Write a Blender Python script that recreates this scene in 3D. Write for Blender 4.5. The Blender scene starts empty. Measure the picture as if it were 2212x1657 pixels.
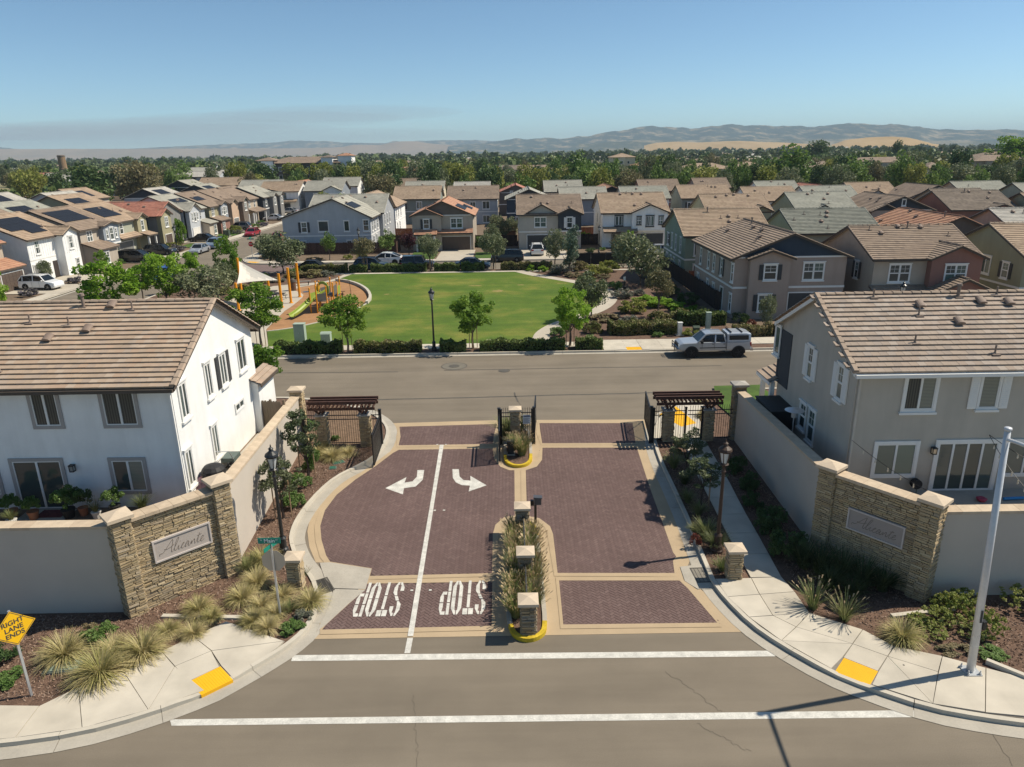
import bpy,math,random
import numpy as np
from mathutils import Matrix,Vector
R = math.radians
random.seed(7);NR = np.random.default_rng(7)
sc = bpy.context.scene
COL = sc.collection
# ---------------------------------------------------------------- camera, sky, sun, exposure
F_PX,PITCH,ROLL,CAM_H = 1540.0,R(18.0),R(0.9),14.7       # focal length in px of a 2212 px wide picture
cam = bpy.data.objects.new('camera',bpy.data.cameras.new('camera'));COL.objects.link(cam)
cam.data.sensor_width = 36;cam.data.lens = F_PX / 2212 * 36
cam.data.clip_start = .1;cam.data.clip_end = 60000
cam.matrix_world = Matrix.Translation((0,0,CAM_H)) @ Matrix.Rotation(math.pi/2 - PITCH,4,'X') @ Matrix.Rotation(-ROLL,4,'Z')
sc.camera = cam
SUN_EL,SUN_AZ = R(50.8),R(12.5)                               # azimuth counted from +X towards +Y
W = bpy.data.worlds.new('World');sc.world = W;W.use_nodes = True
nt = W.node_tree;nt.nodes.clear()
sky = nt.nodes.new('ShaderNodeTexSky');sky.sky_type = 'NISHITA';sky.sun_disc = False
sky.sun_elevation = SUN_EL;sky.sun_rotation = math.pi/2 - SUN_AZ
sky.altitude = 0;sky.air_density = .62;sky.dust_density = .3;sky.ozone_density = 4.0
bgn = nt.nodes.new('ShaderNodeBackground');bgn.inputs['Strength'].default_value = 0.12
wo = nt.nodes.new('ShaderNodeOutputWorld')
tint = nt.nodes.new('ShaderNodeMix');tint.data_type = 'RGBA';tint.blend_type = 'MULTIPLY';tint.inputs[0].default_value = 1;tint.inputs[7].default_value = (.90,1,.90,1)
nt.links.new(sky.outputs[0],tint.inputs[6]);nt.links.new(tint.outputs[2],bgn.inputs[0]);nt.links.new(bgn.outputs[0],wo.inputs[0])
sd = bpy.data.lights.new('sun','SUN');sd.energy = 5.0;sd.angle = R(.5);sd.color = (1,.91,.76)
so = bpy.data.objects.new('sun',sd);COL.objects.link(so)
SUNV = Vector((math.cos(SUN_EL)*math.cos(SUN_AZ),math.cos(SUN_EL)*math.sin(SUN_AZ),math.sin(SUN_EL)))
so.rotation_euler = SUNV.to_track_quat('Z','Y').to_euler();so.location = (30,10,60)
vs = sc.view_settings;vs.view_transform = 'Standard';vs.look = 'None';vs.gamma = 1;vs.exposure = .27;vs.use_curve_mapping = False
sc.cycles.max_bounces = 6;sc.cycles.transparent_max_bounces = 12;sc.cycles.volume_bounces = 1
sc.cycles.use_adaptive_sampling = True;sc.cycles.use_denoising = True

# where a point of the ground lies, from its place in the photograph (2212 px wide)
_f = Vector((0,math.cos(PITCH),-math.sin(PITCH)));_d = Vector((0,-math.sin(PITCH),-math.cos(PITCH)));_r = Vector((1,0,0))
_u = _r*math.cos(ROLL) + _d*math.sin(ROLL);_v = -_r*math.sin(ROLL) + _d*math.cos(ROLL)
def at(x,y,z=0.0):
    d = _f*F_PX + _u*(x-1106) + _v*(y-828.5);t = (z-CAM_H)/d.z
    return Vector((d.x*t,d.y*t,z))

# ---------------------------------------------------------------- helpers
def tag(o,label=None,cat=None,group=None,kind=None):
    if label: o['label'] = label
    if cat: o['category'] = cat
    if group: o['group'] = group
    if kind: o['kind'] = kind
    return o
def empty(name,loc=(0,0,0),rz=0,parent=None):
    o = bpy.data.objects.new(name,None);COL.objects.link(o);o.location = loc;o.rotation_euler = (0,0,rz)
    o.empty_display_size = .2
    if parent: o.parent = parent
    return o
def thing(name,label,cat,loc=(0,0,0),rz=0,group=None):
    return tag(empty(name,loc,rz),label,cat,group)
def put(name,me,parent=None,loc=None,rz=None,mat=None,scale=None):
    o = bpy.data.objects.new(name,me);COL.objects.link(o)
    if parent: o.parent = parent
    if mat is not None: o.matrix_basis = mat
    if loc is not None: o.location = loc
    if rz is not None: o.rotation_euler = (0,0,rz)
    if scale is not None: o.scale = scale if hasattr(scale,'__len__') else (scale,)*3
    return o
def kids(o): return list(o.children)
def copy_tree(o,parent=None):
    c = o.copy();COL.objects.link(c);c.parent = parent
    for ch in kids(o): copy_tree(ch,c)
    return c
class MB:
    """collects faces; build() links them as ONE mesh object"""
    def __init__(s): s.v = [];s.f = [];s.m = [];s.uv = [];s.T = None
    def P(s,p):
        if s.T is not None: p = s.T @ Vector(p)
        s.v.append((p[0],p[1],p[2]));return len(s.v)-1
    def face(s,pts,m=0,uv=None):
        s.f.append([s.P(p) for p in pts]);s.m.append(m);s.uv.append(uv)
    def box(s,x0,x1,y0,y1,z0,z1,m=0,bot=True):
        if x0 > x1: x0,x1 = x1,x0
        if y0 > y1: y0,y1 = y1,y0
        i = [s.P(p) for p in ((x0,y0,z0),(x1,y0,z0),(x1,y1,z0),(x0,y1,z0),(x0,y0,z1),(x1,y0,z1),(x1,y1,z1),(x0,y1,z1))]
        fs = [(4,5,6,7),(0,1,5,4),(1,2,6,5),(2,3,7,6),(3,0,4,7)] + ([(3,2,1,0)] if bot else [])
        for q in fs: s.f.append([i[k] for k in q]);s.m.append(m);s.uv.append(None)
    def prism(s,poly,z0,z1,m=0,mt=None,bot=False):
        a = sum(poly[i][0]*poly[(i+1) % len(poly)][1]-poly[(i+1) % len(poly)][0]*poly[i][1] for i in range(len(poly)))
        if a < 0: poly = poly[::-1]
        n = len(poly);t = [s.P((p[0],p[1],z1)) for p in poly];b = [s.P((p[0],p[1],z0)) for p in poly]
        s.f.append(t);s.m.append(m if mt is None else mt);s.uv.append(None)
        if z1 != z0:
            for i in range(n):
                j = (i+1) % n;s.f.append([b[i],b[j],t[j],t[i]]);s.m.append(m);s.uv.append(None)
        if bot: s.f.append(b[::-1]);s.m.append(m);s.uv.append(None)
    def cyl(s,p0,p1,r0,r1=None,n=8,m=0,caps=True):
        r1 = r0 if r1 is None else r1
        p0,p1 = Vector(p0),Vector(p1);d = (p1-p0).normalized()
        a = d.orthogonal().normalized();b = d.cross(a)
        A = [s.P(p0+(a*math.cos(2*math.pi*k/n)+b*math.sin(2*math.pi*k/n))*r0) for k in range(n)]
        B = [s.P(p1+(a*math.cos(2*math.pi*k/n)+b*math.sin(2*math.pi*k/n))*r1) for k in range(n)]
        for k in range(n):
            s.f.append([A[k],A[(k+1) % n],B[(k+1) % n],B[k]]);s.m.append(m);s.uv.append(None)
        if caps:
            s.f.append(A[::-1]);s.m.append(m);s.uv.append(None);s.f.append(B);s.m.append(m);s.uv.append(None)
    def lathe(s,prof,n=12,m=0,c=(0,0)):
        rings = [[s.P((c[0]+r*math.cos(2*math.pi*k/n),c[1]+r*math.sin(2*math.pi*k/n),z)) for k in range(n)] for r,z in prof]
        for A,B in zip(rings,rings[1:]):
            for k in range(n):
                s.f.append([A[k],A[(k+1) % n],B[(k+1) % n],B[k]]);s.m.append(m);s.uv.append(None)
        s.f.append(rings[-1]);s.m.append(m);s.uv.append(None)
        s.f.append(rings[0][::-1]);s.m.append(m);s.uv.append(None)
    def loft(s,rings,m=0,caps=True):
        I = [[s.P(p) for p in r] for r in rings];n = len(rings[0])
        for A,B in zip(I,I[1:]):
            for k in range(n): s.f.append([A[k],A[(k+1) % n],B[(k+1) % n],B[k]]);s.m.append(m);s.uv.append(None)
        if caps:
            s.f.append(I[0][::-1]);s.m.append(m);s.uv.append(None);s.f.append(I[-1]);s.m.append(m);s.uv.append(None)
    def tube(s,pts,r,n=6,m=0):
        pts = [Vector(p) for p in pts];rings = []
        up = None
        for i,p in enumerate(pts):
            d = (pts[min(i+1,len(pts)-1)]-pts[max(i-1,0)]).normalized()
            a = d.orthogonal().normalized() if up is None else (up-d*up.dot(d)).normalized()
            up = a;b = d.cross(a);rr = r[i] if hasattr(r,'__len__') else r
            rings.append([p+(a*math.cos(2*math.pi*k/n)+b*math.sin(2*math.pi*k/n))*rr for k in range(n)])
        s.loft(rings,m)
    def mesh(s,name,mats,smooth=False):
        me = bpy.data.meshes.new(name);me.from_pydata(s.v,[],s.f)
        for mm in (mats if isinstance(mats,(list,tuple)) else [mats]): me.materials.append(mm)
        me.polygons.foreach_set('material_index',s.m)
        if any(u is not None for u in s.uv):
            l = me.uv_layers.new(name='UVMap');buf = []
            for f,u in zip(s.f,s.uv):
                buf += ([c for q in u for c in q] if u is not None else [0.0]*(2*len(f)))
            l.data.foreach_set('uv',buf)
        if smooth: me.polygons.foreach_set('use_smooth',[True]*len(s.f))
        me.update();return me
    def build(s,name,mats,parent=None,smooth=False,loc=None,rz=None):
        return put(name,s.mesh(name,mats,smooth),parent,loc,rz)
def np_mesh(name,V,Fq,mats,k=4,smooth=False):
    """mesh from numpy arrays, all faces with k corners"""
    me = bpy.data.meshes.new(name);nf = len(Fq)
    me.vertices.add(len(V));me.vertices.foreach_set('co',np.ascontiguousarray(V,dtype=np.float32).ravel())
    me.loops.add(nf*k);me.loops.foreach_set('vertex_index',np.ascontiguousarray(Fq,dtype=np.int32).ravel())
    me.polygons.add(nf);me.polygons.foreach_set('loop_start',np.arange(0,nf*k,k,dtype=np.int32))
    try: me.polygons.foreach_set('loop_total',np.full(nf,k,dtype=np.int32))
    except Exception: pass
    for mm in (mats if isinstance(mats,(list,tuple)) else [mats]): me.materials.append(mm)
    me.polygons.foreach_set('use_smooth',[smooth]*nf)
    me.update(calc_edges=True);me.validate()
    return me
def quads_mesh(name,C,A,B,mat):
    """free quads: centres C, half axes A, B"""
    n = len(C);V = np.empty((n,4,3));V[:,0] = C-A-B;V[:,1] = C+A-B;V[:,2] = C+A+B;V[:,3] = C-A+B
    return np_mesh(name,V.reshape(-1,3),np.arange(4*n).reshape(n,4),mat)
def offset(poly,d):
    """polyline moved sideways by d (left of its direction positive)"""
    out = [];n = len(poly)
    for i in range(n):
        a = Vector(poly[max(i-1,0)][:2]);b = Vector(poly[min(i+1,n-1)][:2]);t = (b-a).normalized()
        out.append((poly[i][0]-t.y*d,poly[i][1]+t.x*d))
    return out
def smooth_line(pts,k=2):
    for _ in range(k):
        q = [pts[0]]
        for a,b in zip(pts,pts[1:]):
            q += [(a[0]*.75+b[0]*.25,a[1]*.75+b[1]*.25),(a[0]*.25+b[0]*.75,a[1]*.25+b[1]*.75)]
        pts = q+[pts[-1]]
    return pts
def inside(P,poly):
    """numpy test: which points lie in the polygon"""
    x,y = P[:,0],P[:,1];r = np.zeros(len(P),bool);n = len(poly);j = n-1
    for i in range(n):
        xi,yi = poly[i][:2];xj,yj = poly[j][:2]
        c = ((yi > y) != (yj > y)) & (x < (xj-xi)*(y-yi)/((yj-yi) if yj != yi else 1e-9)+xi);r ^= c;j = i
    return r
# ---------------------------------------------------------------- materials
MATS = {}
def _new(name):
    m = bpy.data.materials.new(name);m.use_nodes = True;n = m.node_tree;n.nodes.clear()
    o = n.nodes.new('ShaderNodeOutputMaterial');return m,n,o
def N(n,t,**kw):
    x = n.nodes.new(t)
    for k,v in kw.items():
        if k in x.inputs: x.inputs[k].default_value = v
        else: setattr(x,k,v)
    return x
def ramp(n,fac,stops):
    r = n.nodes.new('ShaderNodeValToRGB');e = r.color_ramp.elements
    while len(e) < len(stops): e.new(.5)
    for k,(p,c) in enumerate(stops): e[k].position = p;e[k].color = (*c,1)
    n.links.new(fac,r.inputs[0]);return r.outputs[0]
def sh(c,f): return tuple(max(0,min(1,x*f)) for x in c)
def mat(name,col,rough=.8,var=.12,scale=3.0,bump=0.0,bscale=None,metal=0.0,spec=.3,col2=None,detail=5,fine=0.0,fscale=60,coords='Object',coat=0,streak=None):
    """plain procedural surface: base colour broken up by two noises, with optional relief"""
    if name in MATS: return MATS[name]
    m,n,o = _new(name);L = n.links.new
    b = N(n,'ShaderNodeBsdfPrincipled');b.inputs['Roughness'].default_value = rough;b.inputs['Metallic'].default_value = metal
    b.inputs['Specular IOR Level'].default_value = spec
    if coat: b.inputs['Coat Weight'].default_value = coat
    tc = N(n,'ShaderNodeTexCoord');no = N(n,'ShaderNodeTexNoise',Scale=scale,Detail=detail,Roughness=.6);L(tc.outputs[coords],no.inputs['Vector'])
    c2 = col2 or sh(col,1-var)
    c = ramp(n,no.outputs['Fac'],[(.3,c2),(.7,sh(col,1+var*.5))])
    if fine:
        n2 = N(n,'ShaderNodeTexNoise',Scale=fscale,Detail=2);L(tc.outputs[coords],n2.inputs['Vector'])
        v = ramp(n,n2.outputs['Fac'],[(.3,(1-fine,)*3),(.7,(1,)*3)])
        mx = N(n,'ShaderNodeMix',data_type='RGBA',blend_type='MULTIPLY');mx.inputs[0].default_value = 1
        L(c,mx.inputs[6]);L(v,mx.inputs[7]);c = mx.outputs[2]
    if streak:                                                  # runs of wear or rain: (stretch of the noise, darkest factor, scale)
        mp = N(n,'ShaderNodeMapping');mp.inputs['Scale'].default_value = streak[0];L(tc.outputs[coords],mp.inputs[0])
        n3 = N(n,'ShaderNodeTexNoise',Scale=streak[2],Detail=6,Roughness=.6);L(mp.outputs[0],n3.inputs['Vector'])
        v = ramp(n,n3.outputs['Fac'],[(.32,(streak[1],)*3),(.62,(1.03,)*3)])
        mx = N(n,'ShaderNodeMix',data_type='RGBA',blend_type='MULTIPLY');mx.inputs[0].default_value = 1
        L(c,mx.inputs[6]);L(v,mx.inputs[7]);c = mx.outputs[2]
    L(c,b.inputs['Base Color'])
    if bump:
        nb = N(n,'ShaderNodeTexNoise',Scale=bscale or scale*6,Detail=4);L(tc.outputs[coords],nb.inputs['Vector'])
        bp = N(n,'ShaderNodeBump',Strength=bump,Distance=.02);L(nb.outputs['Fac'],bp.inputs['Height']);L(bp.outputs[0],b.inputs['Normal'])
    L(b.outputs[0],o.inputs[0]);MATS[name] = m;return m
def piece_mat(name,cols,rough=.85,scale=2.0,bump=.3,bscale=40,byobj=False,spec=.2):
    """each loose piece (mesh island or object) takes its own tone out of cols"""
    if name in MATS: return MATS[name]
    m,n,o = _new(name);L = n.links.new
    b = N(n,'ShaderNodeBsdfPrincipled');b.inputs['Roughness'].default_value = rough;b.inputs['Specular IOR Level'].default_value = spec
    g = N(n,'ShaderNodeNewGeometry');oi = N(n,'ShaderNodeObjectInfo')
    ad = N(n,'ShaderNodeMath',operation='ADD');L(g.outputs['Random Per Island'],ad.inputs[0]);L(oi.outputs['Random'],ad.inputs[1])
    fr = N(n,'ShaderNodeMath',operation='FRACT');L(ad.outputs[0],fr.inputs[0])
    k = len(cols);c = ramp(n,fr.outputs[0],[((i+.5)/k,cc) for i,cc in enumerate(cols)])
    tc = N(n,'ShaderNodeTexCoord');no = N(n,'ShaderNodeTexNoise',Scale=scale,Detail=5);L(tc.outputs['Object'],no.inputs['Vector'])
    v = ramp(n,no.outputs['Fac'],[(.3,(.82,)*3),(.7,(1.05,)*3)])
    mx = N(n,'ShaderNodeMix',data_type='RGBA',blend_type='MULTIPLY');mx.inputs[0].default_value = 1
    L(c,mx.inputs[6]);L(v,mx.inputs[7]);L(mx.outputs[2],b.inputs['Base Color'])
    if bump:
        nb = N(n,'ShaderNodeTexNoise',Scale=bscale,Detail=4);L(tc.outputs['Object'],nb.inputs['Vector'])
        bp = N(n,'ShaderNodeBump',Strength=bump,Distance=.02);L(nb.outputs['Fac'],bp.inputs['Height']);L(bp.outputs[0],b.inputs['Normal'])
    L(b.outputs[0],o.inputs[0]);MATS[name] = m;return m
def roof_mat(name,c1,c2,c3=None):
    """tile roof: every tile (uv cell) has its own tone; soft weather streaks"""
    if name in MATS: return MATS[name]
    m,n,o = _new(name);L = n.links.new
    b = N(n,'ShaderNodeBsdfPrincipled');b.inputs['Roughness'].default_value = .85;b.inputs['Specular IOR Level'].default_value = .2
    uv = N(n,'ShaderNodeUVMap');fl = N(n,'ShaderNodeVectorMath',operation='FLOOR');L(uv.outputs[0],fl.inputs[0])
    wn = N(n,'ShaderNodeTexWhiteNoise',noise_dimensions='2D');L(fl.outputs[0],wn.inputs['Vector'])
    c = ramp(n,wn.outputs[0],[(.0,c1),(.5,c2),(1,c3 or c1)])
    tc = N(n,'ShaderNodeTexCoord');no = N(n,'ShaderNodeTexNoise',Scale=.45,Detail=6,Roughness=.65);L(tc.outputs['Object'],no.inputs['Vector'])
    v = ramp(n,no.outputs['Fac'],[(.3,(.8,)*3),(.72,(1.08,)*3)])
    mx = N(n,'ShaderNodeMix',data_type='RGBA',blend_type='MULTIPLY');mx.inputs[0].default_value = 1
    L(c,mx.inputs[6]);L(v,mx.inputs[7]);L(mx.outputs[2],b.inputs['Base Color'])
    nb = N(n,'ShaderNodeTexNoise',Scale=30,Detail=3);L(tc.outputs['Object'],nb.inputs['Vector'])
    bp = N(n,'ShaderNodeBump',Strength=.25,Distance=.02);L(nb.outputs['Fac'],bp.inputs['Height']);L(bp.outputs[0],b.inputs['Normal'])
    L(b.outputs[0],o.inputs[0]);MATS[name] = m;return m
def leaf_mat(name,cols,trans=.35,nscale=.9,tip=None):
    """foliage: tone per leaf, per clump and per plant"""
    if name in MATS: return MATS[name]
    m,n,o = _new(name);L = n.links.new
    g = N(n,'ShaderNodeNewGeometry');oi = N(n,'ShaderNodeObjectInfo');tc = N(n,'ShaderNodeTexCoord')
    no = N(n,'ShaderNodeTexNoise',Scale=nscale,Detail=3);L(tc.outputs['Object'],no.inputs['Vector'])
    a1 = N(n,'ShaderNodeMath',operation='MULTIPLY_ADD');L(g.outputs['Random Per Island'],a1.inputs[0]);a1.inputs[1].default_value = .45;L(no.outputs['Fac'],a1.inputs[2])
    a2 = N(n,'ShaderNodeMath',operation='MULTIPLY_ADD');L(oi.outputs['Random'],a2.inputs[0]);a2.inputs[1].default_value = .25;L(a1.outputs[0],a2.inputs[2])
    k = len(cols);c = ramp(n,a2.outputs[0],[(.3+.7*i/max(1,k-1),cc) for i,cc in enumerate(cols)])
    d = N(n,'ShaderNodeBsdfPrincipled');d.inputs['Roughness'].default_value = .55;d.inputs['Specular IOR Level'].default_value = .25
    L(c,d.inputs['Base Color']);t = N(n,'ShaderNodeBsdfTranslucent');L(c,t.inputs[0])
    mx = N(n,'ShaderNodeMixShader');mx.inputs[0].default_value = trans;L(d.outputs[0],mx.inputs[1]);L(t.outputs[0],mx.inputs[2])
    L(mx.outputs[0],o.inputs[0]);MATS[name] = m;return m
def glass_mat(name='window_glass',col=(.034,.044,.042)):
    if name in MATS: return MATS[name]
    m,n,o = _new(name);L = n.links.new
    b = N(n,'ShaderNodeBsdfPrincipled');b.inputs['Roughness'].default_value = .06;b.inputs['Specular IOR Level'].default_value = .7
    oi = N(n,'ShaderNodeObjectInfo')
    c = ramp(n,oi.outputs['Random'],[(0,col),(.6,sh(col,2.2)),(1,(col[0]*3.2,col[1]*3.6,col[2]*3.2))]);L(c,b.inputs['Base Color'])
    L(b.outputs[0],o.inputs[0]);MATS[name] = m;return m
# ---------------------------------------------------------------- setting: ground, roads, kerbs, paving
M_ASPH = mat('asphalt',(.222,.187,.142),.9,.14,.28,bump=.25,bscale=120,fine=.24,fscale=45,streak=((.06,.8,1),.84,1.1))
M_ASPH2 = mat('asphalt_dark',(.15,.133,.11),.9,.12,.35,bump=.25,bscale=120,fine=.22,fscale=45)
M_CONC = mat('concrete',(.52,.475,.395),.88,.10,.8,bump=.12,bscale=90,fine=.07,fscale=25)
M_CONC2 = mat('concrete_grey',(.42,.385,.325),.88,.14,1.1,bump=.12,bscale=90,fine=.10,fscale=18)
M_CONCP = piece_mat('concrete_slab',[(.50,.452,.372),(.54,.49,.405),(.515,.47,.39),(.555,.505,.42)],.88,1.1,.12,90)
M_TAN = mat('tan_concrete',(.44,.335,.215),.9,.10,.7,bump=.15,bscale=90,fine=.08,fscale=30)
M_BRICK = piece_mat('plum_paver',[(.148,.099,.090),(.164,.111,.101),(.156,.104,.095),(.140,.093,.085),(.174,.119,.108)],.85,.35,.3,60)
M_JOINT = mat('paver_joint',(.088,.059,.053),.95,.1,4)
M_WHITE = mat('road_paint_white',(.68,.66,.60),.7,.16,2.5,fine=.22,fscale=22,streak=((1,1,1),.80,3.5))
M_YEL = mat('yellow_pad',(.80,.42,.012),.7,.06,2)
M_YKERB = mat('yellow_kerb_paint',(.62,.44,.03),.75,.25,5,fine=.25,fscale=25)
M_MULCH = mat('mulch',(.19,.118,.083),.95,.38,5,bump=.9,bscale=26,fine=.5,fscale=30)
M_MULCH2 = mat('mulch_tan',(.25,.165,.105),.95,.32,4,bump=.8,bscale=26,fine=.45,fscale=30)
M_SOIL = mat('soil',(.20,.145,.10),.95,.3,1.5,bump=.5,bscale=12,fine=.25,fscale=14)
M_DRY = mat('dry_ground',(.26,.215,.13),.95,.35,.05,col2=(.12,.125,.05),detail=8)
M_TAR = mat('tar_seal',(.095,.086,.074),.75,.2,3)
M_WOODCHIP = mat('play_chips',(.40,.215,.10),.95,.22,.8,bump=.6,bscale=18,fine=.3,fscale=16)
M_CRACK = mat('crack',(.115,.10,.08),.9,.2,3)
M_IRON = mat('cast_iron',(.12,.11,.095),.7,.2,6,metal=.3)

def lawn_mat(name,patches):
    m,n,o = _new(name);L = n.links.new
    b = N(n,'ShaderNodeBsdfPrincipled',Roughness=.8);b.inputs['Specular IOR Level'].default_value = .15
    tc = N(n,'ShaderNodeTexCoord')
    no = N(n,'ShaderNodeTexNoise',Scale=.16,Detail=7,Roughness=.65);L(tc.outputs['Object'],no.inputs['Vector'])
    c = ramp(n,no.outputs['Fac'],[(.3,(.058,.112,.016)),(.5,(.098,.155,.022)),(.68,(.20,.205,.042))])
    mp = N(n,'ShaderNodeMapping');mp.inputs['Scale'].default_value = (.10,1.35,1);L(tc.outputs['Object'],mp.inputs[0])
    st = N(n,'ShaderNodeTexNoise',Scale=.75,Detail=3);L(mp.outputs[0],st.inputs['Vector'])
    v = ramp(n,st.outputs['Fac'],[(.35,(.89,)*3),(.65,(1.07,)*3)])
    f = N(n,'ShaderNodeTexNoise',Scale=14,Detail=4);L(tc.outputs['Object'],f.inputs['Vector'])
    v2 = ramp(n,f.outputs['Fac'],[(.3,(.66,)*3),(.7,(1.2,)*3)])
    for q in (v,v2):
        mx = N(n,'ShaderNodeMix',data_type='RGBA',blend_type='MULTIPLY');mx.inputs[0].default_value = 1
        L(c,mx.inputs[6]);L(q,mx.inputs[7]);c = mx.outputs[2]
    for (px,py,rx,ry) in patches:                            # worn dry patches
        mp = N(n,'ShaderNodeMapping',vector_type='TEXTURE');mp.inputs['Location'].default_value = (px,py,0);mp.inputs['Scale'].default_value = (rx,ry,1)
        L(tc.outputs['Object'],mp.inputs[0])
        ln = N(n,'ShaderNodeVectorMath',operation='LENGTH');L(mp.outputs[0],ln.inputs[0])
        nn = N(n,'ShaderNodeTexNoise',Scale=1.6,Detail=5);L(tc.outputs['Object'],nn.inputs['Vector'])
        ad = N(n,'ShaderNodeMath',operation='MULTIPLY_ADD');L(nn.outputs['Fac'],ad.inputs[0]);ad.inputs[1].default_value = 1.3;L(ln.outputs['Value'],ad.inputs[2])
        k = ramp(n,ad.outputs[0],[(.9,(.85,)*3),(1.7,(0,)*3)])
        mx = N(n,'ShaderNodeMix',data_type='RGBA');L(k,mx.inputs[0]);L(c,mx.inputs[6]);mx.inputs[7].default_value = (.30,.22,.09,1);c = mx.outputs[2]
    L(c,b.inputs['Base Color'])
    bp = N(n,'ShaderNodeBump',Strength=.6,Distance=.05);L(f.outputs['Fac'],bp.inputs['Height']);L(bp.outputs[0],b.inputs['Normal'])
    L(b.outputs[0],o.inputs[0]);return m
M_LAWN = lawn_mat('lawn_grass',[(-1.5,78,2.6,1.6),(-4.0,81.5,1.8,.7),(1.2,81.5,1.8,.6),(6.0,82,1.6,.6),(-13.5,77,.9,.9),(-3,75.5,1.0,.6)])
M_LAWN2 = mat('front_lawn_grass',(.075,.14,.02),.85,.35,.9,bump=.5,bscale=20,fine=.35,fscale=18)

def sheet(name,poly,z,m,parent=None,z0=None,kind='structure'):
    b = MB();b.prism(poly,z if z0 is None else z0,z)
    o = b.build(name,m,parent)
    if kind and not parent: o['kind'] = kind
    return o
sheet('ground',[(-16000,-200),(16000,-200),(16000,14000),(-16000,14000)],-.05,M_DRY)
road = sheet('road',[(-58,-12),(110,-12),(110,111),(-20,111),(-38,205),(-110,205),(-110,188),(-58,188)],0,M_ASPH)

def resample(line,step):
    out = [line[0]];acc = 0
    for a,b in zip(line,line[1:]):
        L = math.dist(a,b);k = max(1,int(round(L/step)))
        out += [(a[0]+(b[0]-a[0])*i/k,a[1]+(b[1]-a[1])*i/k) for i in range(1,k+1)]
    return out
def kerb(line,side=1,top=.14,w=.15,gut=.45,drops=(),every=6,m=M_CONC,name='kerb',gm=M_CONC2):
    """side=1: street lies to the left of the line"""
    line = resample(smooth_line(line,1),.5);A = line;B = offset(line,-w*side);b = MB()
    def tp(i): return .112 if any(math.dist(A[i],(d[0],d[1])) < d[2] for d in drops) else top
    for i in range(len(A)-1):
        a0,a1,b0,b1 = Vector(A[i]),Vector(A[i+1]),Vector(B[i]),Vector(B[i+1])
        if i % every == 0:
            d = (a1-a0)*.03;a0 = a0+d;b0 = b0+d
        z0,z1 = tp(i),tp(i+1)
        b.face([(*a0,z0),(*a1,z1),(*b1,z1),(*b0,z0)][::(1 if side < 0 else -1)])
        b.face([(*a0,-.02),(*a1,-.02),(*a1,z1),(*a0,z0)][::(1 if side < 0 else -1)])
        b.face([(*b1,-.02),(*b0,-.02),(*b0,z0),(*b1,z1)])
        if i % every == 0: b.face([(*a0,-.02),(*a0,z0),(*b0,z0),(*b0,-.02)])
        if i % every == every-1: b.face([(*a1,-.02),(*b1,-.02),(*b1,z1),(*a1,z1)])
    o = b.build(name,m);o['kind'] = 'structure'
    if gut:
        g = MB();G_ = offset(line,gut*side)
        for i in range(len(A)-1):
            a0,a1,b0,b1 = Vector(A[i]),Vector(A[i+1]),Vector(G_[i]),Vector(G_[i+1])
            if i % every == 0: d = (a1-a0)*.03;a0 = a0+d;b0 = b0+d
            g.face([(*a0,.010),(*a1,.010),(*b1,.014),(*b0,.014)])
        q = g.build('gutter',gm);q['kind'] = 'structure'
    return o
LK = [(-60,43.2),(-30,43.0),(-14.88,42.86),(-13.05,42.5),(-10.8,41.69),(-8.8,40.27),(-7.79,39.04),(-7.24,38.04),(-6.91,37.09),(-6.76,36.06),(-6.75,34.46),(-7.06,33.0),(-7.73,31.95),(-8.41,30.9),(-8.8,29.5),(-9.02,28.02),(-9.08,26.86),(-9.02,26.0),(-8.85,25.16),(-8.31,23.98),(-7.81,23.22),(-7.27,22.46),(-6.9,21.63),(-6.72,20.95),(-6.68,20.17),(-6.78,19.39),(-7.16,18.65),(-7.76,17.9),(-8.33,17.27),(-8.86,16.72),(-10.23,15.88),(-11.71,15.26),(-13.6,14.92),(-17,14.6),(-60,14.3)]
RK = [(110,43.2),(30,43.1),(17.5,43.1),(15.77,43.05),(14.12,42.55),(13.13,42.13),(11.52,41.4),(10.3,40.5),(9.07,39.2),(8.3,38.0),(7.62,36.1),(7.32,34.08),(7.2,31.86),(7.19,29.5),(7.14,26.12),(7.03,23.96),(6.98,22.6),(6.96,21.8),(7.14,20.75),(7.54,19.44),(8.13,18.41),(9.1,17.17),(9.98,16.46),(11.22,15.68),(12.51,15.29),(13.6,15.05),(16,14.75),(60,14.5)]
kerb(LK,1,drops=[(-8.65,16.92,.75),(-6.75,22.2,.3)]);kerb(RK,-1,drops=[(9.67,16.85,.75)])

# planted blocks inside the kerbs
lk_in = offset(smooth_line(LK,1),-.14);rk_in = offset(smooth_line(RK,1),.14)
sheet('mulch_bed',lk_in,.09,M_MULCH,z0=-.03);sheet('mulch_bed',rk_in,.09,M_MULCH,z0=-.03)
sheet('mulch_bed',[(-11.2,34.95),(-7.0,34.95),(-7.2,36.6),(-7.7,38.2),(-8.8,39.6),(-10.4,40.9),(-11.2,41.2)],.096,M_MULCH2)

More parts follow.
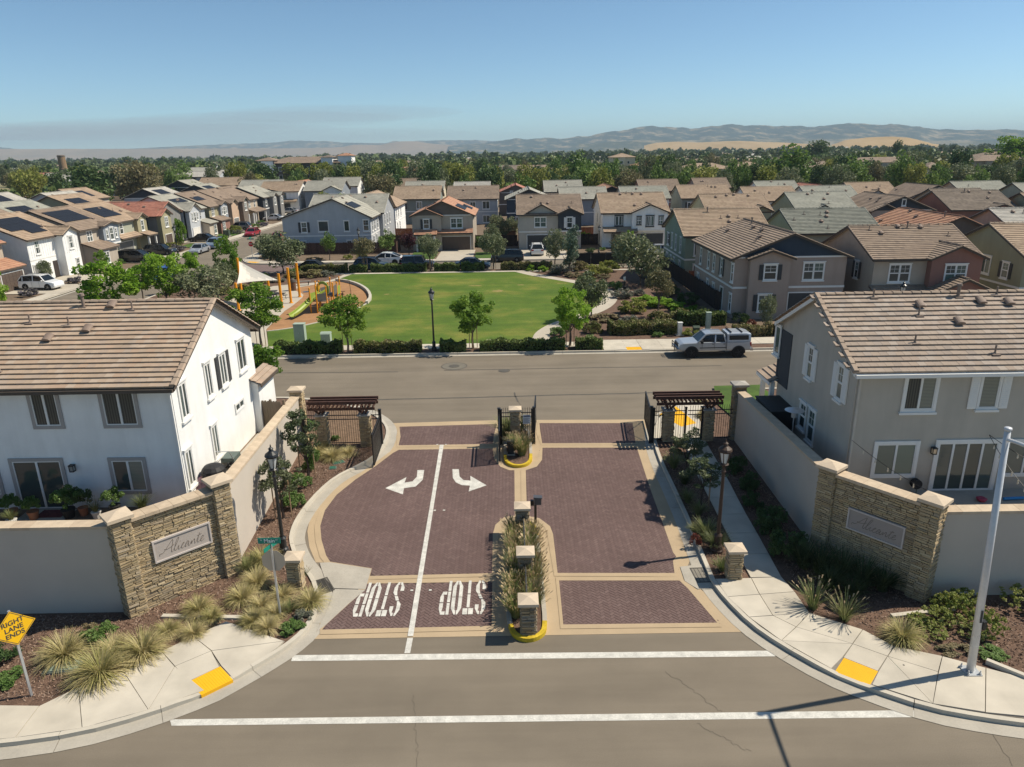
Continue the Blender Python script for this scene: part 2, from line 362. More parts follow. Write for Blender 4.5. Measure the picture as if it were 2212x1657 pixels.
# driveway apron: tan bands, plum pavers in herringbone
apron = [(-7.19,38.2),(-0.85,38.43),(7.75,38.16),(7.35,36.0),(6.99,33.42),(6.96,31.02),(6.88,28.66),(6.69,26.07),(6.63,23.49),(6.35,22.9),(6.34,21.93),(6.62,21.26),(7.18,19.64),(7.35,19.17),(-6.45,19.15),(-6.51,19.47),(-5.3,21.0),(-5.33,23.13),(-7.0,23.62),(-7.55,23.65),(-8.09,24.78),(-8.5,26.01),(-8.72,27.33),(-8.63,29.01),(-8.05,30.86),(-7.18,32.15),(-6.8,33.2),(-6.6,34.89),(-6.6,36.16),(-6.75,37.12)]
drive = sheet('driveway',apron,.008,M_TAN)
P2 = [(-5.96,34.3),(-6.2,33.9),(-6.82,32.28),(-7.49,30.84),(-8.04,29.25),(-8.21,27.78),(-8.07,26.42),(-7.73,25.27),(-7.26,24.1),(-7.0,23.66),(-5.33,23.16),(-5.31,22.66),(-0.84,22.71),(-0.87,25.55),(-0.78,26.28),(-0.41,26.93),(0.03,27.03),(0.05,31.57),(-0.2,31.58),(-.63,32.0),(-.96,32.96),(-1.06,34.27)]
Q2 = [(1.54,34.28),(6.42,34.1),(6.23,29.7),(6.14,26.4),(6.07,23.95),(6.12,23.64),(5.93,23.34),(5.81,22.54),(1.56,22.66),(1.56,25.47),(1.47,26.1),(1.07,26.77),(.55,27.0),(.6,31.56),(1.15,31.95),(1.44,32.74)]
panels = [[(-6.4,37.6),(-6.12,36.1),(-6.05,34.9),(-1.07,34.88),(-1.02,36.29),(-0.88,37.79)],P2,
          [(-5.32,22.17),(-5.32,21.8),(-5.72,20.98),(-6.24,19.83),(-6.3,19.6),(-.79,19.66),(-.82,22.17)],
          [(1.52,37.82),(6.78,37.59),(6.46,34.72),(1.55,34.87),(1.52,36.4)],Q2,
          [(1.58,22.18),(5.88,22.06),(6.07,21.55),(6.56,19.64),(1.55,19.67)]]
bw = .112
def herring(poly):
    xs = [p[0] for p in poly];ys = [p[1] for p in poly];cx,cy = 0,28;n = 150
    i,j = np.meshgrid(np.arange(-n,n),np.arange(-n,n));c = (i-j) % 4
    out = [];A_ = sum(poly[i][0]*poly[(i+1) % len(poly)][1]-poly[(i+1) % len(poly)][0]*poly[i][1] for i in range(len(poly)))
    cl = poly[-1:]+poly+poly[:1];big = offset(cl,.11 if A_ < 0 else -.11)[1:-1]
    for cls,ang in ((0,math.pi/4),(3,-math.pi/4)):
        q = c == cls;a,b = i[q].astype(float),j[q].astype(float)
        if cls == 0: u,v = (a+1)*bw,(b+.5)*bw
        else: u,v = (a+.5)*bw,(b+1)*bw
        X = cx+(u-v)*math.sqrt(.5);Y = cy+(u+v)*math.sqrt(.5)
        an = math.pi/4 if cls == 0 else 3*math.pi/4
        k = (X > min(xs)) & (X < max(xs)) & (Y > min(ys)) & (Y < max(ys));P = np.stack([X[k],Y[k]],1);P = P[inside(P,big)]
        out.append(np.column_stack([P,np.full(len(P),an)]))
    return np.concatenate(out)
jb = MB()
for p in panels: jb.prism(p,.011,.011)
jb.build('paver_bed',M_JOINT,drive)
rim = MB()
for p in panels:
    A_ = sum(p[i][0]*p[(i+1) % len(p)][1]-p[(i+1) % len(p)][0]*p[i][1] for i in range(len(p)))
    q = offset(p[-1:]+p+p[:1],.24 if A_ < 0 else -.24)[1:-1];n = len(p)
    for i in range(n): j = (i+1) % n;rim.face([(*p[i],.0225),(*p[j],.0225),(*q[j],.0215),(*q[i],.0215)])
rim.build('tan_border',M_TAN,drive)
BR = np.concatenate([herring(p) for p in panels])
BR = BR[np.argsort(BR[:,1]+.02*np.abs(BR[:,0]-3))]
hx,hy = bw-.0075,bw/2-.0075
def bricks(B,top):
    c,s = np.cos(B[:,2]),np.sin(B[:,2]);n = len(B);V = np.empty((n,8,3))
    for k,(sx,sy,z) in enumerate([(-1,-1,0),(1,-1,0),(1,1,0),(-1,1,0),(-1,-1,1),(1,-1,1),(1,1,1),(-1,1,1)]):
        V[:,k,0] = B[:,0]+c*sx*hx-s*sy*hy;V[:,k,1] = B[:,1]+s*sx*hx+c*sy*hy;V[:,k,2] = (top if z else .005)
    base = np.array([(4,5,6,7),(0,1,5,4),(1,2,6,5),(2,3,7,6),(3,0,4,7)])
    return V.reshape(-1,3),(base[None]+8*np.arange(n)[:,None,None]).reshape(-1,4)
rest = BR[300:];V,Fq = bricks(rest,.019+NR.uniform(-.0015,.0015,len(rest)))
o = put('paver_brick_field',np_mesh('paver_brick_field',V,Fq,M_BRICK),drive);o['kind'] = 'stuff'
V,Fq = bricks(np.array([[0,0,0.]]),np.array([.019]));bme = np_mesh('paver_brick',V,Fq,M_BRICK)
for x,y,a in BR[:300]: put('paver_brick',bme,drive,(x,y,random.uniform(-.0015,.0015)),a)

# painted lines, arrows and words
def mark(name,polys,z,parent,m=M_WHITE):
    b = MB()
    for p in polys: b.prism(p,z,z)
    return b.build(name,m,parent)
mark('stop_line',[[(-6.91,18.4),(-6.88,18.13),(7.87,18.0),(7.95,18.26)]],.006,road)
mark('crosswalk_line',[[(-9.55,15.83),(-9.4,15.6),(10.78,15.49),(10.85,15.74)]],.006,road)
mark('lane_line',[[(-3.87,34.87),(-3.66,34.86),(-3.54,29.46),(-3.285,19.2),(-3.465,19.2),(-3.71,29.47)]],.028,drive)
mark('lane_line',[[(-3.285,19.14),(-3.465,19.14),(-3.46,18.41),(-3.28,18.41)]],.006,road)
for x,y in ((-3.42,27.6),(-3.02,27.6),(-3.25+-.4,21.7),(-3.0,21.7),(-4.0,34.9),(-3.55,34.9)): mark('lane_reflector',[[(x-.05,y-.045),(x+.05,y-.045),(x+.05,y+.045),(x-.05,y+.045)]],.034,drive)
mark('turn_arrow',[[(-4.67,31.75),(-4.34,31.74),(-4.29,30.66),(-4.54,29.95),(-5.06,29.8),(-5.02,29.17),(-5.92,29.83),(-5.1,30.97),(-5.11,30.37),(-4.75,30.5),(-4.61,31.0)]],.028,drive)
mark('turn_arrow',[[(-2.97,31.79),(-2.66,31.78),(-2.57,30.95),(-2.35,30.55),(-2.02,30.48),(-2.06,31.0),(-1.25,29.96),(-2.05,29.36),(-2.02,29.96),(-2.4,30.02),(-2.7,30.32),(-2.88,30.82)]],.028,drive)
def stroke(p,q,w=.115):
    a,b = Vector(p),Vector(q);d = (b-a).normalized();n = Vector((-d.y,d.x))*w/2
    return [a-n,b-n,b+n,a+n]
def letter(ch):
    # u across 0..0.42, v up 0..2 ; stencil gaps left open
    W_,H_ = .42,2.0;t = .15;g = .016;S = []
    def ringhalf(u0,u1,v0,v1,left=True,top=True):
        m_ = (u0+u1)/2;k = .14;r = .36
        if left: outer = [(m_-g,v1),(u0+k,v1),(u0,v1-r),(u0,(v0+v1)/2+g)];inner = [(m_-g,v1-.24),(u0+k+.02,v1-.24),(u0+t,v1-r-.06),(u0+t,(v0+v1)/2+g)]
        else: outer = [(m_+g,v1),(u1-k,v1),(u1,v1-r),(u1,(v0+v1)/2+g)];inner = [(m_+g,v1-.24),(u1-k-.02,v1-.24),(u1-t,v1-r-.06),(u1-t,(v0+v1)/2+g)]
        if not top:
            f = lambda p: (p[0],v0+v1-p[1]);outer = [f(p) for p in outer];inner = [f(p) for p in inner]
        return [[outer[i],outer[i+1],inner[i+1],inner[i]] for i in range(3)]
    if ch == 'O':
        for l in (1,0):
            for tp in (1,0): S += ringhalf(0,W_,0,H_,l,tp)
    if ch == 'T':
        S += [[(0,1.66),(W_/2-g,1.66),(W_/2-g,2),(0,2)],[(W_/2+g,1.66),(W_,1.66),(W_,2),(W_/2+g,2)],[(W_/2-.06,0),(W_/2+.06,0),(W_/2+.06,.8),(W_/2-.06,.8)],[(W_/2-.06,.85),(W_/2+.06,.85),(W_/2+.06,1.61),(W_/2-.06,1.61)]]
    if ch == 'P':
        S += [[(0,0),(.12,0),(.12,.62),(0,.62)],[(0,.67),(.12,.67),(.12,1.3),(0,1.3)],[(0,1.35),(.12,1.35),(.12,2),(0,2)],
              [(.16,1.82),(.30,1.82),(W_-t,1.62),(W_-t,1.35),(W_,1.35),(W_,1.66),(.33,2),(.16,2)],[(.16,.85),(.30,.85),(W_-t,1.02),(W_-t,1.3),(W_,1.3),(W_,1.0),(.33,.67),(.16,.67)]]
    if ch == 'S':
        S += [[(W_,1.45),(W_,1.66),(.30,2),(.23,2),(.23,1.83),(.29,1.80),(W_-t,1.6),(W_-t,1.45)],[(.19,2),(.13,2),(0,1.66),(0,1.34),(.10,1.16),(.18,1.16),(t,1.42),(t,1.6),(.16,1.83),(.19,1.83)],
              [(.11,1.12),(.24,1.12),(.33,.86),(.20,.86)],[(.23,.82),(.33,.82),(W_,.66),(W_,.34),(.30,0),(.23,0),(.23,.17),(.28,.18),(W_-t,.40),(W_-t,.58)],[(.19,0),(.13,0),(0,.34),(0,.55),(t,.55),(t,.40),(.15,.17),(.19,.17)]]
    return S
def stop_word(x1,y1,dx,skew):
    grp = empty('stop_lettering',parent=drive)
    for k,ch in enumerate('STOP'):
        polys = [[(x1-k*dx-u*.84+skew*v,y1-v*.985) for u,v in p] for p in letter(ch)]
        mark('letter',polys,.028,grp)
stop_word(-1.03,22.25,.415*.98,0.0);stop_word(-3.93,22.22,.415*.98,0.0)

# slabs of the two pavements
def slab(poly,parent,zs=None,ztop=.145,m=M_CONCP,name='concrete_slab',inset=.011):
    c = Vector((sum(p[0] for p in poly)/len(poly),sum(p[1] for p in poly)/len(poly)));b = MB()
    a = sum(poly[i][0]*poly[(i+1) % len(poly)][1]-poly[(i+1) % len(poly)][0]*poly[i][1] for i in range(len(poly)))
    if a < 0: poly = poly[::-1];zs = zs[::-1] if zs else None
    P = []
    for k,p in enumerate(poly):
        d = c-Vector(p[:2]);P.append(Vector(p[:2])+d.normalized()*inset*1.4)
    n = len(P);z = zs or [ztop]*n
    b.face([(P[i].x,P[i].y,z[i]) for i in range(n)])
    for i in range(n):
        j = (i+1) % n;b.face([(P[i].x,P[i].y,0),(P[j].x,P[j].y,0),(P[j].x,P[j].y,z[j]),(P[i].x,P[i].y,z[i])])
    return b.build(name,m,parent)
swl = sheet('sidewalk',[(-60,14.6),(-17,14.8),(-13.6,15.1),(-11.7,15.42),(-10.2,16.05),(-8.9,16.85),(-8.4,17.4),(-7.35,18.7),(-7.3,18.95),(-9.53,19.95),(-11.0,18.56),(-11.73,17.63),(-12.75,16.99),(-13.42,16.3),(-60,16.4)],.10,mat('joint_grey',(.22,.2,.17),.95))
lo,hi = .035,.145
RAMP = .112
for p,z in [([(-60,14.62),(-17,14.82),(-17,16.4),(-60,16.4)],None),([(-17,14.82),(-13.3,15.12),(-13.38,16.27),(-17,16.4)],None),([(-13.3,15.12),(-11.7,15.42),(-12.7,16.99),(-13.38,16.27)],None),
             ([(-11.7,15.42),(-10.22,16.05),(-11.73,17.63),(-12.7,16.99)],None),([(-10.22,16.05),(-10.27,17.81),(-11.0,18.51),(-11.73,17.63)],None),([(-10.22,16.05),(-8.98,16.8),(-10.27,17.81)],[hi,.125,hi]),
             ([(-10.27,17.81),(-9.44,18.49),(-10.31,19.21),(-11.0,18.51)],None),([(-10.27,17.81),(-9.58,17.18),(-8.92,17.78),(-9.44,18.49)],[hi,.125,.125,hi]),([(-9.0,16.63),(-8.83,16.86),(-8.42,17.36),(-8.33,17.23)],[.113]*4),
             ([(-9.44,18.49),(-7.32,18.9),(-9.53,19.95),(-10.31,19.21)],None),([(-9.44,18.49),(-8.90,17.83),(-8.33,17.27),(-7.42,18.6),(-7.32,18.9)],[hi,.125,.116,hi,hi])]: slab(p,swl,z)
def pad(poly,z,parent):
    o = slab(poly,parent,z,m=M_YEL,name='tactile_pad',inset=0.004);b = MB()
    A,B,C_,D_ = [Vector((poly[i][0],poly[i][1],z[i])) for i in range(4)]
    for i in range(1,22):
        for j in range(1,13):
            u,v = i/22,j/13;p = A*(1-u)*(1-v)+B*u*(1-v)+C_*u*v+D_*(1-u)*v
            b.box(p.x-.011,p.x+.011,p.y-.011,p.y+.011,p.z,p.z+.004,bot=False)
    q = b.build('tactile_dome',M_YEL,o);q['kind'] = 'stuff'
pad([(-9.58,17.16),(-8.99,16.61),(-8.31,17.23),(-8.90,17.80)],[.127,.114,.114,.127],swl)
swr = sheet('sidewalk',[(7.1,22.0),(7.24,20.9),(7.66,19.6),(8.24,18.55),(9.22,17.3),(10.1,16.6),(11.3,15.83),(12.6,15.45),(16,14.9),(60,14.65),(60,16),(16,15.95),(13.73,17.2),(12.77,17.73),(11.59,18.25),(10.99,19.02),(9.69,20.0),(9.63,21.1),(9.5,22.4),(9.64,24.6),(9.73,27),(9.93,30),(10.1,34.9),(9.0,34.9),(8.84,33.67),(8.64,30.8),(8.57,28.1),(8.44,24.5),(8.40,22.0)],.10,MATS['joint_grey'])
for p,z in [([(7.12,21.95),(8.41,21.97),(8.38,20.98),(7.24,20.87)],None),([(7.24,20.87),(8.38,20.98),(8.42,19.81),(7.62,19.74)],None),([(8.41,21.97),(9.5,22.0),(9.63,21.1),(8.38,20.98)],None),([(8.38,20.98),(9.63,21.1),(9.66,19.91),(8.42,19.81)],None),
             ([(7.62,19.74),(8.42,19.81),(8.95,19.2),(8.24,18.55)],None),([(8.42,19.81),(9.66,19.91),(8.95,19.2)],None),([(8.24,18.55),(8.95,19.2),(10.36,18.35)],None),([(8.95,19.2),(9.66,19.91),(10.99,19.02),(10.36,18.35)],None),
             ([(8.24,18.55),(10.36,18.35),(9.79,17.76),(9.25,17.3)],[hi,hi,.125,.115]),([(10.36,18.35),(10.99,19.02),(11.57,18.21),(11.14,17.76)],None),([(9.81,17.76),(10.36,18.35),(11.14,17.76),(10.55,17.15)],[.125,hi,hi,.125]),
             ([(11.14,17.76),(11.57,18.21),(12.77,17.73),(12.26,17.06)],None),([(11.14,17.76),(12.26,17.06),(11.40,15.82)],None),([(11.14,17.76),(11.40,15.82),(10.12,16.62),(10.55,17.14)],[hi,hi,.115,.125]),
             ([(12.26,17.06),(12.77,17.73),(13.73,17.2),(12.62,15.48),(11.40,15.82)],None),([(13.73,17.2),(16,15.95),(16,14.93),(12.62,15.48)],None),([(16,15.95),(60,16),(60,14.7),(16,14.93)],None)]: slab(p,swr,z)
pad([(9.82,17.74),(10.55,17.14),(10.05,16.59),(9.30,17.17)],[.127,.127,.114,.114],swr)
lx = lambda y: np.interp(y,[22,24.5,28.1,30.8,33.7,34.9],[8.40,8.44,8.57,8.64,8.84,9.0]);rx = lambda y: np.interp(y,[22,24.6,27,30,34.9],[9.5,9.64,9.73,9.93,10.1])
ys = [22.0,23.55,25.1,26.65,28.2,29.75,31.3,32.85,34.9]
for a,b in zip(ys,ys[1:]): slab([(lx(a),a),(rx(a),a),(rx(b),b),(lx(b),b)],swr)
# drain aprons, grates, small strips
slab([(-7.40,23.60),(-7.02,23.62),(-5.33,23.13),(-5.3,21.81),(-6.45,21.9),(-6.95,22.55)],drive,ztop=.030,name='drain_apron',m=M_CONC2);slab([(-6.45,21.88),(-5.3,21.79),(-5.72,20.98),(-6.24,19.83),(-6.45,19.5),(-6.40,20.9)],drive,ztop=.030,name='drain_apron',m=M_CONC2)
slab([(6.1,22.95),(6.95,23.1),(7.0,21.6),(6.4,21.5),(6.05,22.0)],drive,ztop=.030,name='drain_apron',m=M_CONC2)
def grate(c,ang,w=.95,h=.55):
    g = thing('drain_grate','','drain grate',(c[0],c[1],.03),ang);b = MB()
    b.box(-w/2,w/2,-h/2,h/2,-.02,-.002);b.build('pit',mat('pit_black',(.012,.012,.012),.9),g)
    b = MB()
    b.box(-w/2,w/2,-h/2,-h/2+.04,0,.012);b.box(-w/2,w/2,h/2-.04,h/2,0,.012);b.box(-w/2,-w/2+.04,-h/2+.04,h/2-.04,0,.012);b.box(w/2-.04,w/2,-h/2+.04,h/2-.04,0,.012);b.build('frame',M_IRON,g)
    bb = MB();bb.box(-.012,.012,-h/2+.04,h/2-.04,0,.008);me = bb.mesh('bar',M_IRON)
    for i in range(12): put('bar',me,g,(-w/2+.08+i*(w-.16)/11,0,0))
    b = MB()
    for k in (-1,0,1): b.box(-w/2+.04,w/2-.04,k*.14-.01,k*.14+.01,.001,.0065)
    b.build('cross_bar',M_IRON,g);return g
grate((-6.86,22.07),-1.05)['label'] = 'storm drain grate at the kerb beside the left entrance lane'
grate((6.73,22.37),1.62)['label'] = 'storm drain grate at the kerb beside the right entrance pillar'

# the two small traffic islands
ISL = [(0.35,26.5),(0.08,26.4),(-0.19,26.05),(-0.29,25.5),(-0.30,22.77),(-0.33,20.43),(-0.24,19.4),(-0.04,18.97),(0.38,18.77),(0.83,18.97),(1.04,19.43),(1.02,21.13),(0.99,23.61),(0.96,25.5),(0.86,26.0),(0.65,26.36)]
GIS = [(.03,36.9),(-.40,36.4),(-.48,34.5),(-0.48,32.94),(-0.43,32.45),(-0.17,31.99),(0.23,31.8),(0.66,31.96),(0.93,32.45),(0.98,33.08),(0.99,34.28),(.98,36.4),(.6,36.9)]
for name,P,yel in (('island_kerb',ISL,lambda y: y < 19.65 or y > 25.3),('island_kerb',GIS,lambda y: y < 33.3)):
    P = smooth_line(P+[P[0]],2);cx = sum(p[0] for p in P)/len(P);Q = []
    inn = offset(P,-.15 if sum(P[i][0]*P[i+1][1]-P[i+1][0]*P[i][1] for i in range(len(P)-1)) < 0 else .15);b = MB()
    for i in range(len(P)-1):
        m = 1 if yel((P[i][1]+P[i+1][1])/2) else 0
        a0,a1,b0,b1 = P[i],P[i+1],inn[i],inn[i+1]
        b.face([(*a0,.15),(*a1,.15),(*b1,.15),(*b0,.15)],m);b.face([(*a0,-.01),(*a1,-.01),(*a1,.15),(*a0,.15)],m);b.face([(*b1,0),(*b0,0),(*b0,.15),(*b1,.15)],m)
    o = b.build(name,[M_CONC2,M_YKERB]);o['kind'] = 'structure'
    q = sheet('island_bed',inn[:-1],.10,M_MULCH)

# cross street: tar seams, manholes
def seam(pts,w=.05,m=None): 
    A = offset(pts,w/2);B = offset(pts,-w/2)
    mark('tar_seam',[[A[i],A[i+1],B[i+1],B[i]] for i in range(len(pts)-1)],.005,road,m or (M_CRACK if w < .04 else M_TAR))
wob = lambda p,q,n=14,a=.05: [(p[0]+(q[0]-p[0])*i/n+random.uniform(-a,a),p[1]+(q[1]-p[1])*i/n+random.uniform(-a,a)) for i in range(n+1)]
seam(wob(at(640,868),at(1560,845),22),.17);seam(wob(at(600,806),at(860,803)),.14);seam(wob(at(960,800),at(1560,790),14,.03),.14);seam(wob(at(1110,848),at(1120,868),3),.1)
seam(wob(at(1120,868),at(1135,905),5),.03);seam(wob(at(1440,1450),at(1560,1540),26,.06),.012);seam(wob(at(892,1500),at(903,1657),24,.05),.010);seam(wob(at(1500,1560),at(1620,1625),22,.06),.012);seam(wob(at(2130,1570),at(2190,1657),8,.05),.014)
def manhole(p,r,ring,label):
    t = thing('manhole_cover',label,'manhole cover',(p.x,p.y,.006));b = MB();n = 28
    if ring:
        for k in range(n):
            a,c = 2*math.pi*k/n,2*math.pi*(k+1)/n
            b.face([(math.cos(a)*ring,math.sin(a)*ring,0),(math.cos(c)*ring,math.sin(c)*ring,0),(math.cos(c)*(ring-.07),math.sin(c)*(ring-.07),0),(math.cos(a)*(ring-.07),math.sin(a)*(ring-.07),0)])
        b.build('tar_ring',M_TAR,t);b = MB()
        b.lathe([(ring-.08,-.001),(ring-.08,.001)],28);b.build('concrete_collar',mat('collar_grey',(.165,.15,.122),.9,.12,3),t)
    b = MB();b.lathe([(r,0),(r,.008),(r*.9,.012)],20);b.build('lid',M_IRON,t)
manhole(at(981,791),.40,.95,'larger round manhole cover in a pale collar on the cross street');manhole(at(1089,801),.33,.42,'small round manhole cover on the cross street seam')
# ---------------------------------------------------------------- park block, far blocks, hills, haze
M_PARKC = mat('park_concrete',(.47,.42,.34),.88,.12,.5,bump=.1,bscale=60,fine=.08,fscale=12)
M_MAUVE = mat('mauve_paving',(.185,.135,.125),.9,.15,.6,fine=.2,fscale=22)
PARK = [(-39.6,56),(-39.0,53.8),(-37.4,52.65),(19.9,52.65),(60,52.65),(60,93.6),(-30.5,93.6),(-34.6,93.1),(-37.6,91.6),(-39.2,89.4),(-39.6,87)]
kerb([(60,52.6),(20,52.6),(7.2,52.6),(-18,52.6),(-37.2,52.6),(-39.0,53.8),(-39.65,56),(-39.65,87),(-39.2,89.5),(-37.6,91.6),(-34.6,93.15),(-30.5,93.6),(8,93.7),(60,93.7)],-1 if False else 1,drops=[(9.5,52.6,1.3)],every=8)
sheet('park_bed',PARK,.10,M_MULCH,z0=-.03)
pathL = [(1.69,55.4),(1.69,56.61),(2.06,58.9),(3.4,61.84),(5.4,64.4),(7.43,66.64),(8.71,69.72),(9.62,73.1),(9.83,75.33),(9.41,79.0),(7.35,82.2),(3.88,86.28),(2.43,87.92),(0.6,91.0)]
pathR = [(3.09,55.4),(3.09,56.52),(3.5,58.6),(4.7,61.0),(6.5,63.5),(9.19,67.13),(10.72,70.91),(11.31,74.45),(11.17,77.59),(10.13,80.19),(8.11,83.5),(4.76,87.19),(2.85,90.0),(2.4,91.0)]
playE = [(-21.2,86.1),(-19.8,85.2),(-18.2,83.2),(-17.0,81.0),(-15.9,78.36),(-14.9,74.54),(-14.87,71.95),(-15.6,68),(-16.96,64.8),(-18.98,62.2),(-20.34,61.11),(-21.3,60.7)]
playW = [(-21.6,61.43),(-22.25,69.0),(-22.2,71.39),(-22.34,75.63),(-22.69,77.42),(-23.46,78.94),(-24.6,80.3),(-24.5,82.12),(-23.28,83.5)]
sheet('lawn',[(-19.5,55.4)]+smooth_line(pathL)+[(-20.2,91.0),(-20.9,88.4)]+smooth_line(playE),.13,M_LAWN)
sheet('playground_surface',smooth_line(playE)+playW,.125,M_WOODCHIP)
sheet('footpath',smooth_line(pathL)+smooth_line(pathR)[::-1],.14,M_PARKC)
plaza = sheet('plaza',[(-32.5,70),(-31.5,72.5),(-30,75.2),(-29.4,77.25),(-28.86,80.14),(-27.82,83.21),(-25.99,84.3),(-24,84.97),(-22.4,86.0),(-21.6,88.0),(-21.2,91.0),(-20.2,91.0),(-20.9,88.4),(-21.25,86.15)]+playW[::-1]+[(-21.3,60.5),(-19.5,55.4),(-21.6,55.4),(-23.6,61),(-25.5,65.5)],.14,M_PARKC)
def walk(x0,x1,y0,y1,step,along='x',z=.145,name='sidewalk'):
    s = sheet(name,[(x0,y0),(x1,y0),(x1,y1),(x0,y1)],z-.03,MATS['joint_grey'])
    n = max(1,int(round((x1-x0 if along == 'x' else y1-y0)/step)));b = MB()
    for i in range(n):
        t0,t1 = i/n,(i+1)/n
        if along == 'x': p = [(x0+(x1-x0)*t0+.012,y0+.01),(x0+(x1-x0)*t1-.012,y0+.01),(x0+(x1-x0)*t1-.012,y1-.01),(x0+(x1-x0)*t0+.012,y1-.01)]
        else: p = [(x0+.01,y0+(y1-y0)*t0+.012),(x1-.01,y0+(y1-y0)*t0+.012),(x1-.01,y0+(y1-y0)*t1-.012),(x0+.01,y0+(y1-y0)*t1-.012)]
        c = MB();c.prism(p,0,z);c.build('concrete_slab',M_CONCP,s)
    return s
walk(-37,7.1,53.95,55.4,3.2);walk(13.3,60,53.95,55.9,3.2);walk(-24.5,19.8,91.05,91.9,3.2)
s = sheet('sidewalk',[(7.1,52.75),(13.3,52.75),(13.3,55.9),(7.1,55.9)],.11,MATS['joint_grey'])
for a,b in ((7.1,8.88),(8.88,10.05),(10.05,11.7),(11.7,13.3)):
    if a == 8.88: slab([(a,53.6),(b,53.6),(b,55.85),(a,55.85)],s,[.125,.125,.145,.145]);pad([(8.88,53.58),(8.88,52.8),(10.05,52.8),(10.05,53.58)],[.127,.114,.114,.127],s)
    else: slab([(a,52.78),(b,52.78),(b,55.85),(a,55.85)],s)
def edging(line,h,w,name='edging'):
    A = smooth_line(line,1);B = offset(A,w);b = MB()
    for i in range(len(A)-1):
        a0,a1,b0,b1 = A[i],A[i+1],B[i],B[i+1]
        b.face([(*a0,h),(*a1,h),(*b1,h),(*b0,h)]);b.face([(*a0,0),(*a1,0),(*a1,h),(*a0,h)]);b.face([(*b1,0),(*b0,0),(*b0,h),(*b1,h)])
    b.face([(*A[0],0),(*A[0],h),(*B[0],h),(*B[0],0)]);b.face([(*A[-1],0),(*B[-1],0),(*B[-1],h),(*A[-1],h)])
    o = b.build(name,M_CONC);o['kind'] = 'structure';return o
edging(playE[:7],.42,.28);edging(playE[6:],.19,.15)
# garden edging strips beside the entrance
def strip(p,q,w=.16,h=.17,name='edging'):
    p,q = Vector(p[:2]),Vector(q[:2]);d = (q-p).normalized();n = Vector((-d.y,d.x))*w/2;b = MB();b.prism([p-n,q-n,q+n,p+n],0,h);o = b.build(name,M_CONC);o['kind'] = 'structure'
strip(at(352,1338),at(553,1342));strip(at(2060,1322),at(1925,1338));strip((13.9,17.45),(14.6,16.75),.14,.24);strip((14.6,16.75),(17,16.2),.14,.24)
# mauve raised crossing and its stripes
sheet('paved_crossing',[(-39.4,93.4),(-36.5,94.3),(-31,94.5),(-26.5,94.3),(-25.5,101.2),(-33.2,101.2),(-36.6,101.5),(-38.6,103.6),(-39.3,106)],.006,M_MAUVE)
mark('crossing_stripe',[[(-39.3,102.6),(-37.9,100.8),(-37.6,101.1),(-39.0,102.9)],[(-34,100.6),(-31.5,100.5),(-31.5,100.9),(-34,101)]],.012,road)
mark('crossing_stripe',[[(-38.0,96.2),(-36.8,95.2),(-36.5,95.5),(-37.7,96.5)]],.012,road)
# blocks north and west
NB = [(-39.9,204),(-39.97,110.5),(-39.8,107.2),(-38.7,104.5),(-37.2,102.4),(-35.2,101.75),(-33,101.6),(14,101.8),(110,101.8),(110,330),(-39.9,330)]
sheet('yard_ground',NB,.08,M_SOIL,z0=-.03)
kerb([(-39.97,200),(-39.97,110.5),(-39.8,107.2),(-38.7,104.5),(-37.2,102.4),(-35.2,101.75),(-33,101.6),(14,101.8),(110,101.8)],1,every=8)
sheet('sidewalk',[(-39.8,107.2),(-38.6,104.5),(-37.1,102.5),(-35.2,101.9),(-32,101.75),(-32,103.8),(-36,104.8),(-37.6,107),(-38.2,110),(-39.8,110)],.14,M_PARKC)
pad([(-37.8,104.0),(-37.9,103.2),(-36.4,102.5),(-36.0,103.2)],[.148]*4,sheet('sidewalk',[(-38,104.4),(-38,103.1),(-36.2,102.4),(-35.8,103.4)],.142,M_PARKC))
walk(-32,26,102.0,103.4,3.2);walk(-39.8,-38.3,110,200,6,'y')
WB = [(-51.0,46),(-51,170),(-54,186),(-62,188),(-260,188),(-260,46)]
sheet('yard_ground',WB,.08,M_SOIL,z0=-.03)
kerb([(-51,46),(-51,170),(-52,180),(-56,186)],-1,every=8)
walk(-52.9,-51.3,60,178,6,'y')
sheet('yard_ground',[(-260,205),(-40,205),(-40,330),(-260,330)],.07,M_SOIL,z0=-.03)
sheet('yard_ground',[(18.6,56.2),(60,56.2),(60,93),(18.6,93)],.115,M_SOIL)
def driveway(x0,x1,y0,y1,z=.15):
    o = sheet('driveway',[(x0,y0),(x1,y0),(x1,y1),(x0,y1)],z,M_PARKC);return o
for a in [(-10.7,-5.4,101.85,113.2),(1.6,8.6,101.85,113),(19.4,24.6,101.85,114),(-58.5,-51.2,80.6,86.8),(-58.5,-51.2,88.7,94.6),(-60,-51.2,104.4,109.6),(-59,-51.2,110.5,115.4),(-59,-51.2,128.4,132.4),(-59,-51.2,133.4,137.6),(-59,-51.2,147.5,152.3),(-59,-51.2,157,163),(-66,-56,187,199.5)]: driveway(*a)
for p in [[(-14.8,103.6),(-11,103.6),(-11,111),(-14.8,111)],[(-5.2,103.6),(.4,103.6),(.4,110),(-5.2,110)],[(-58,139),(-53.2,139),(-53.2,146.5),(-58,146.5)],[(-56.5,122),(-53.1,122),(-53.1,127.5),(-56.5,127.5)],[(13.0,43.6),(16.0,43.7),(16.2,36.6),(12.7,36.0),(12.3,40.2)],[(-14.2,40.5),(-11.2,38.3),(-11.4,36.5),(-14.4,38.0)]]:
    sheet('lawn',p,.16,M_LAWN2)
sheet('sidewalk',[(8.4,34.9),(10.4,34.9),(10.6,38.4),(12.0,41.2),(10.6,40.5),(9.2,39.2),(8.45,38.0),(7.8,36.2),(7.5,34.9)],.145,M_CONC)
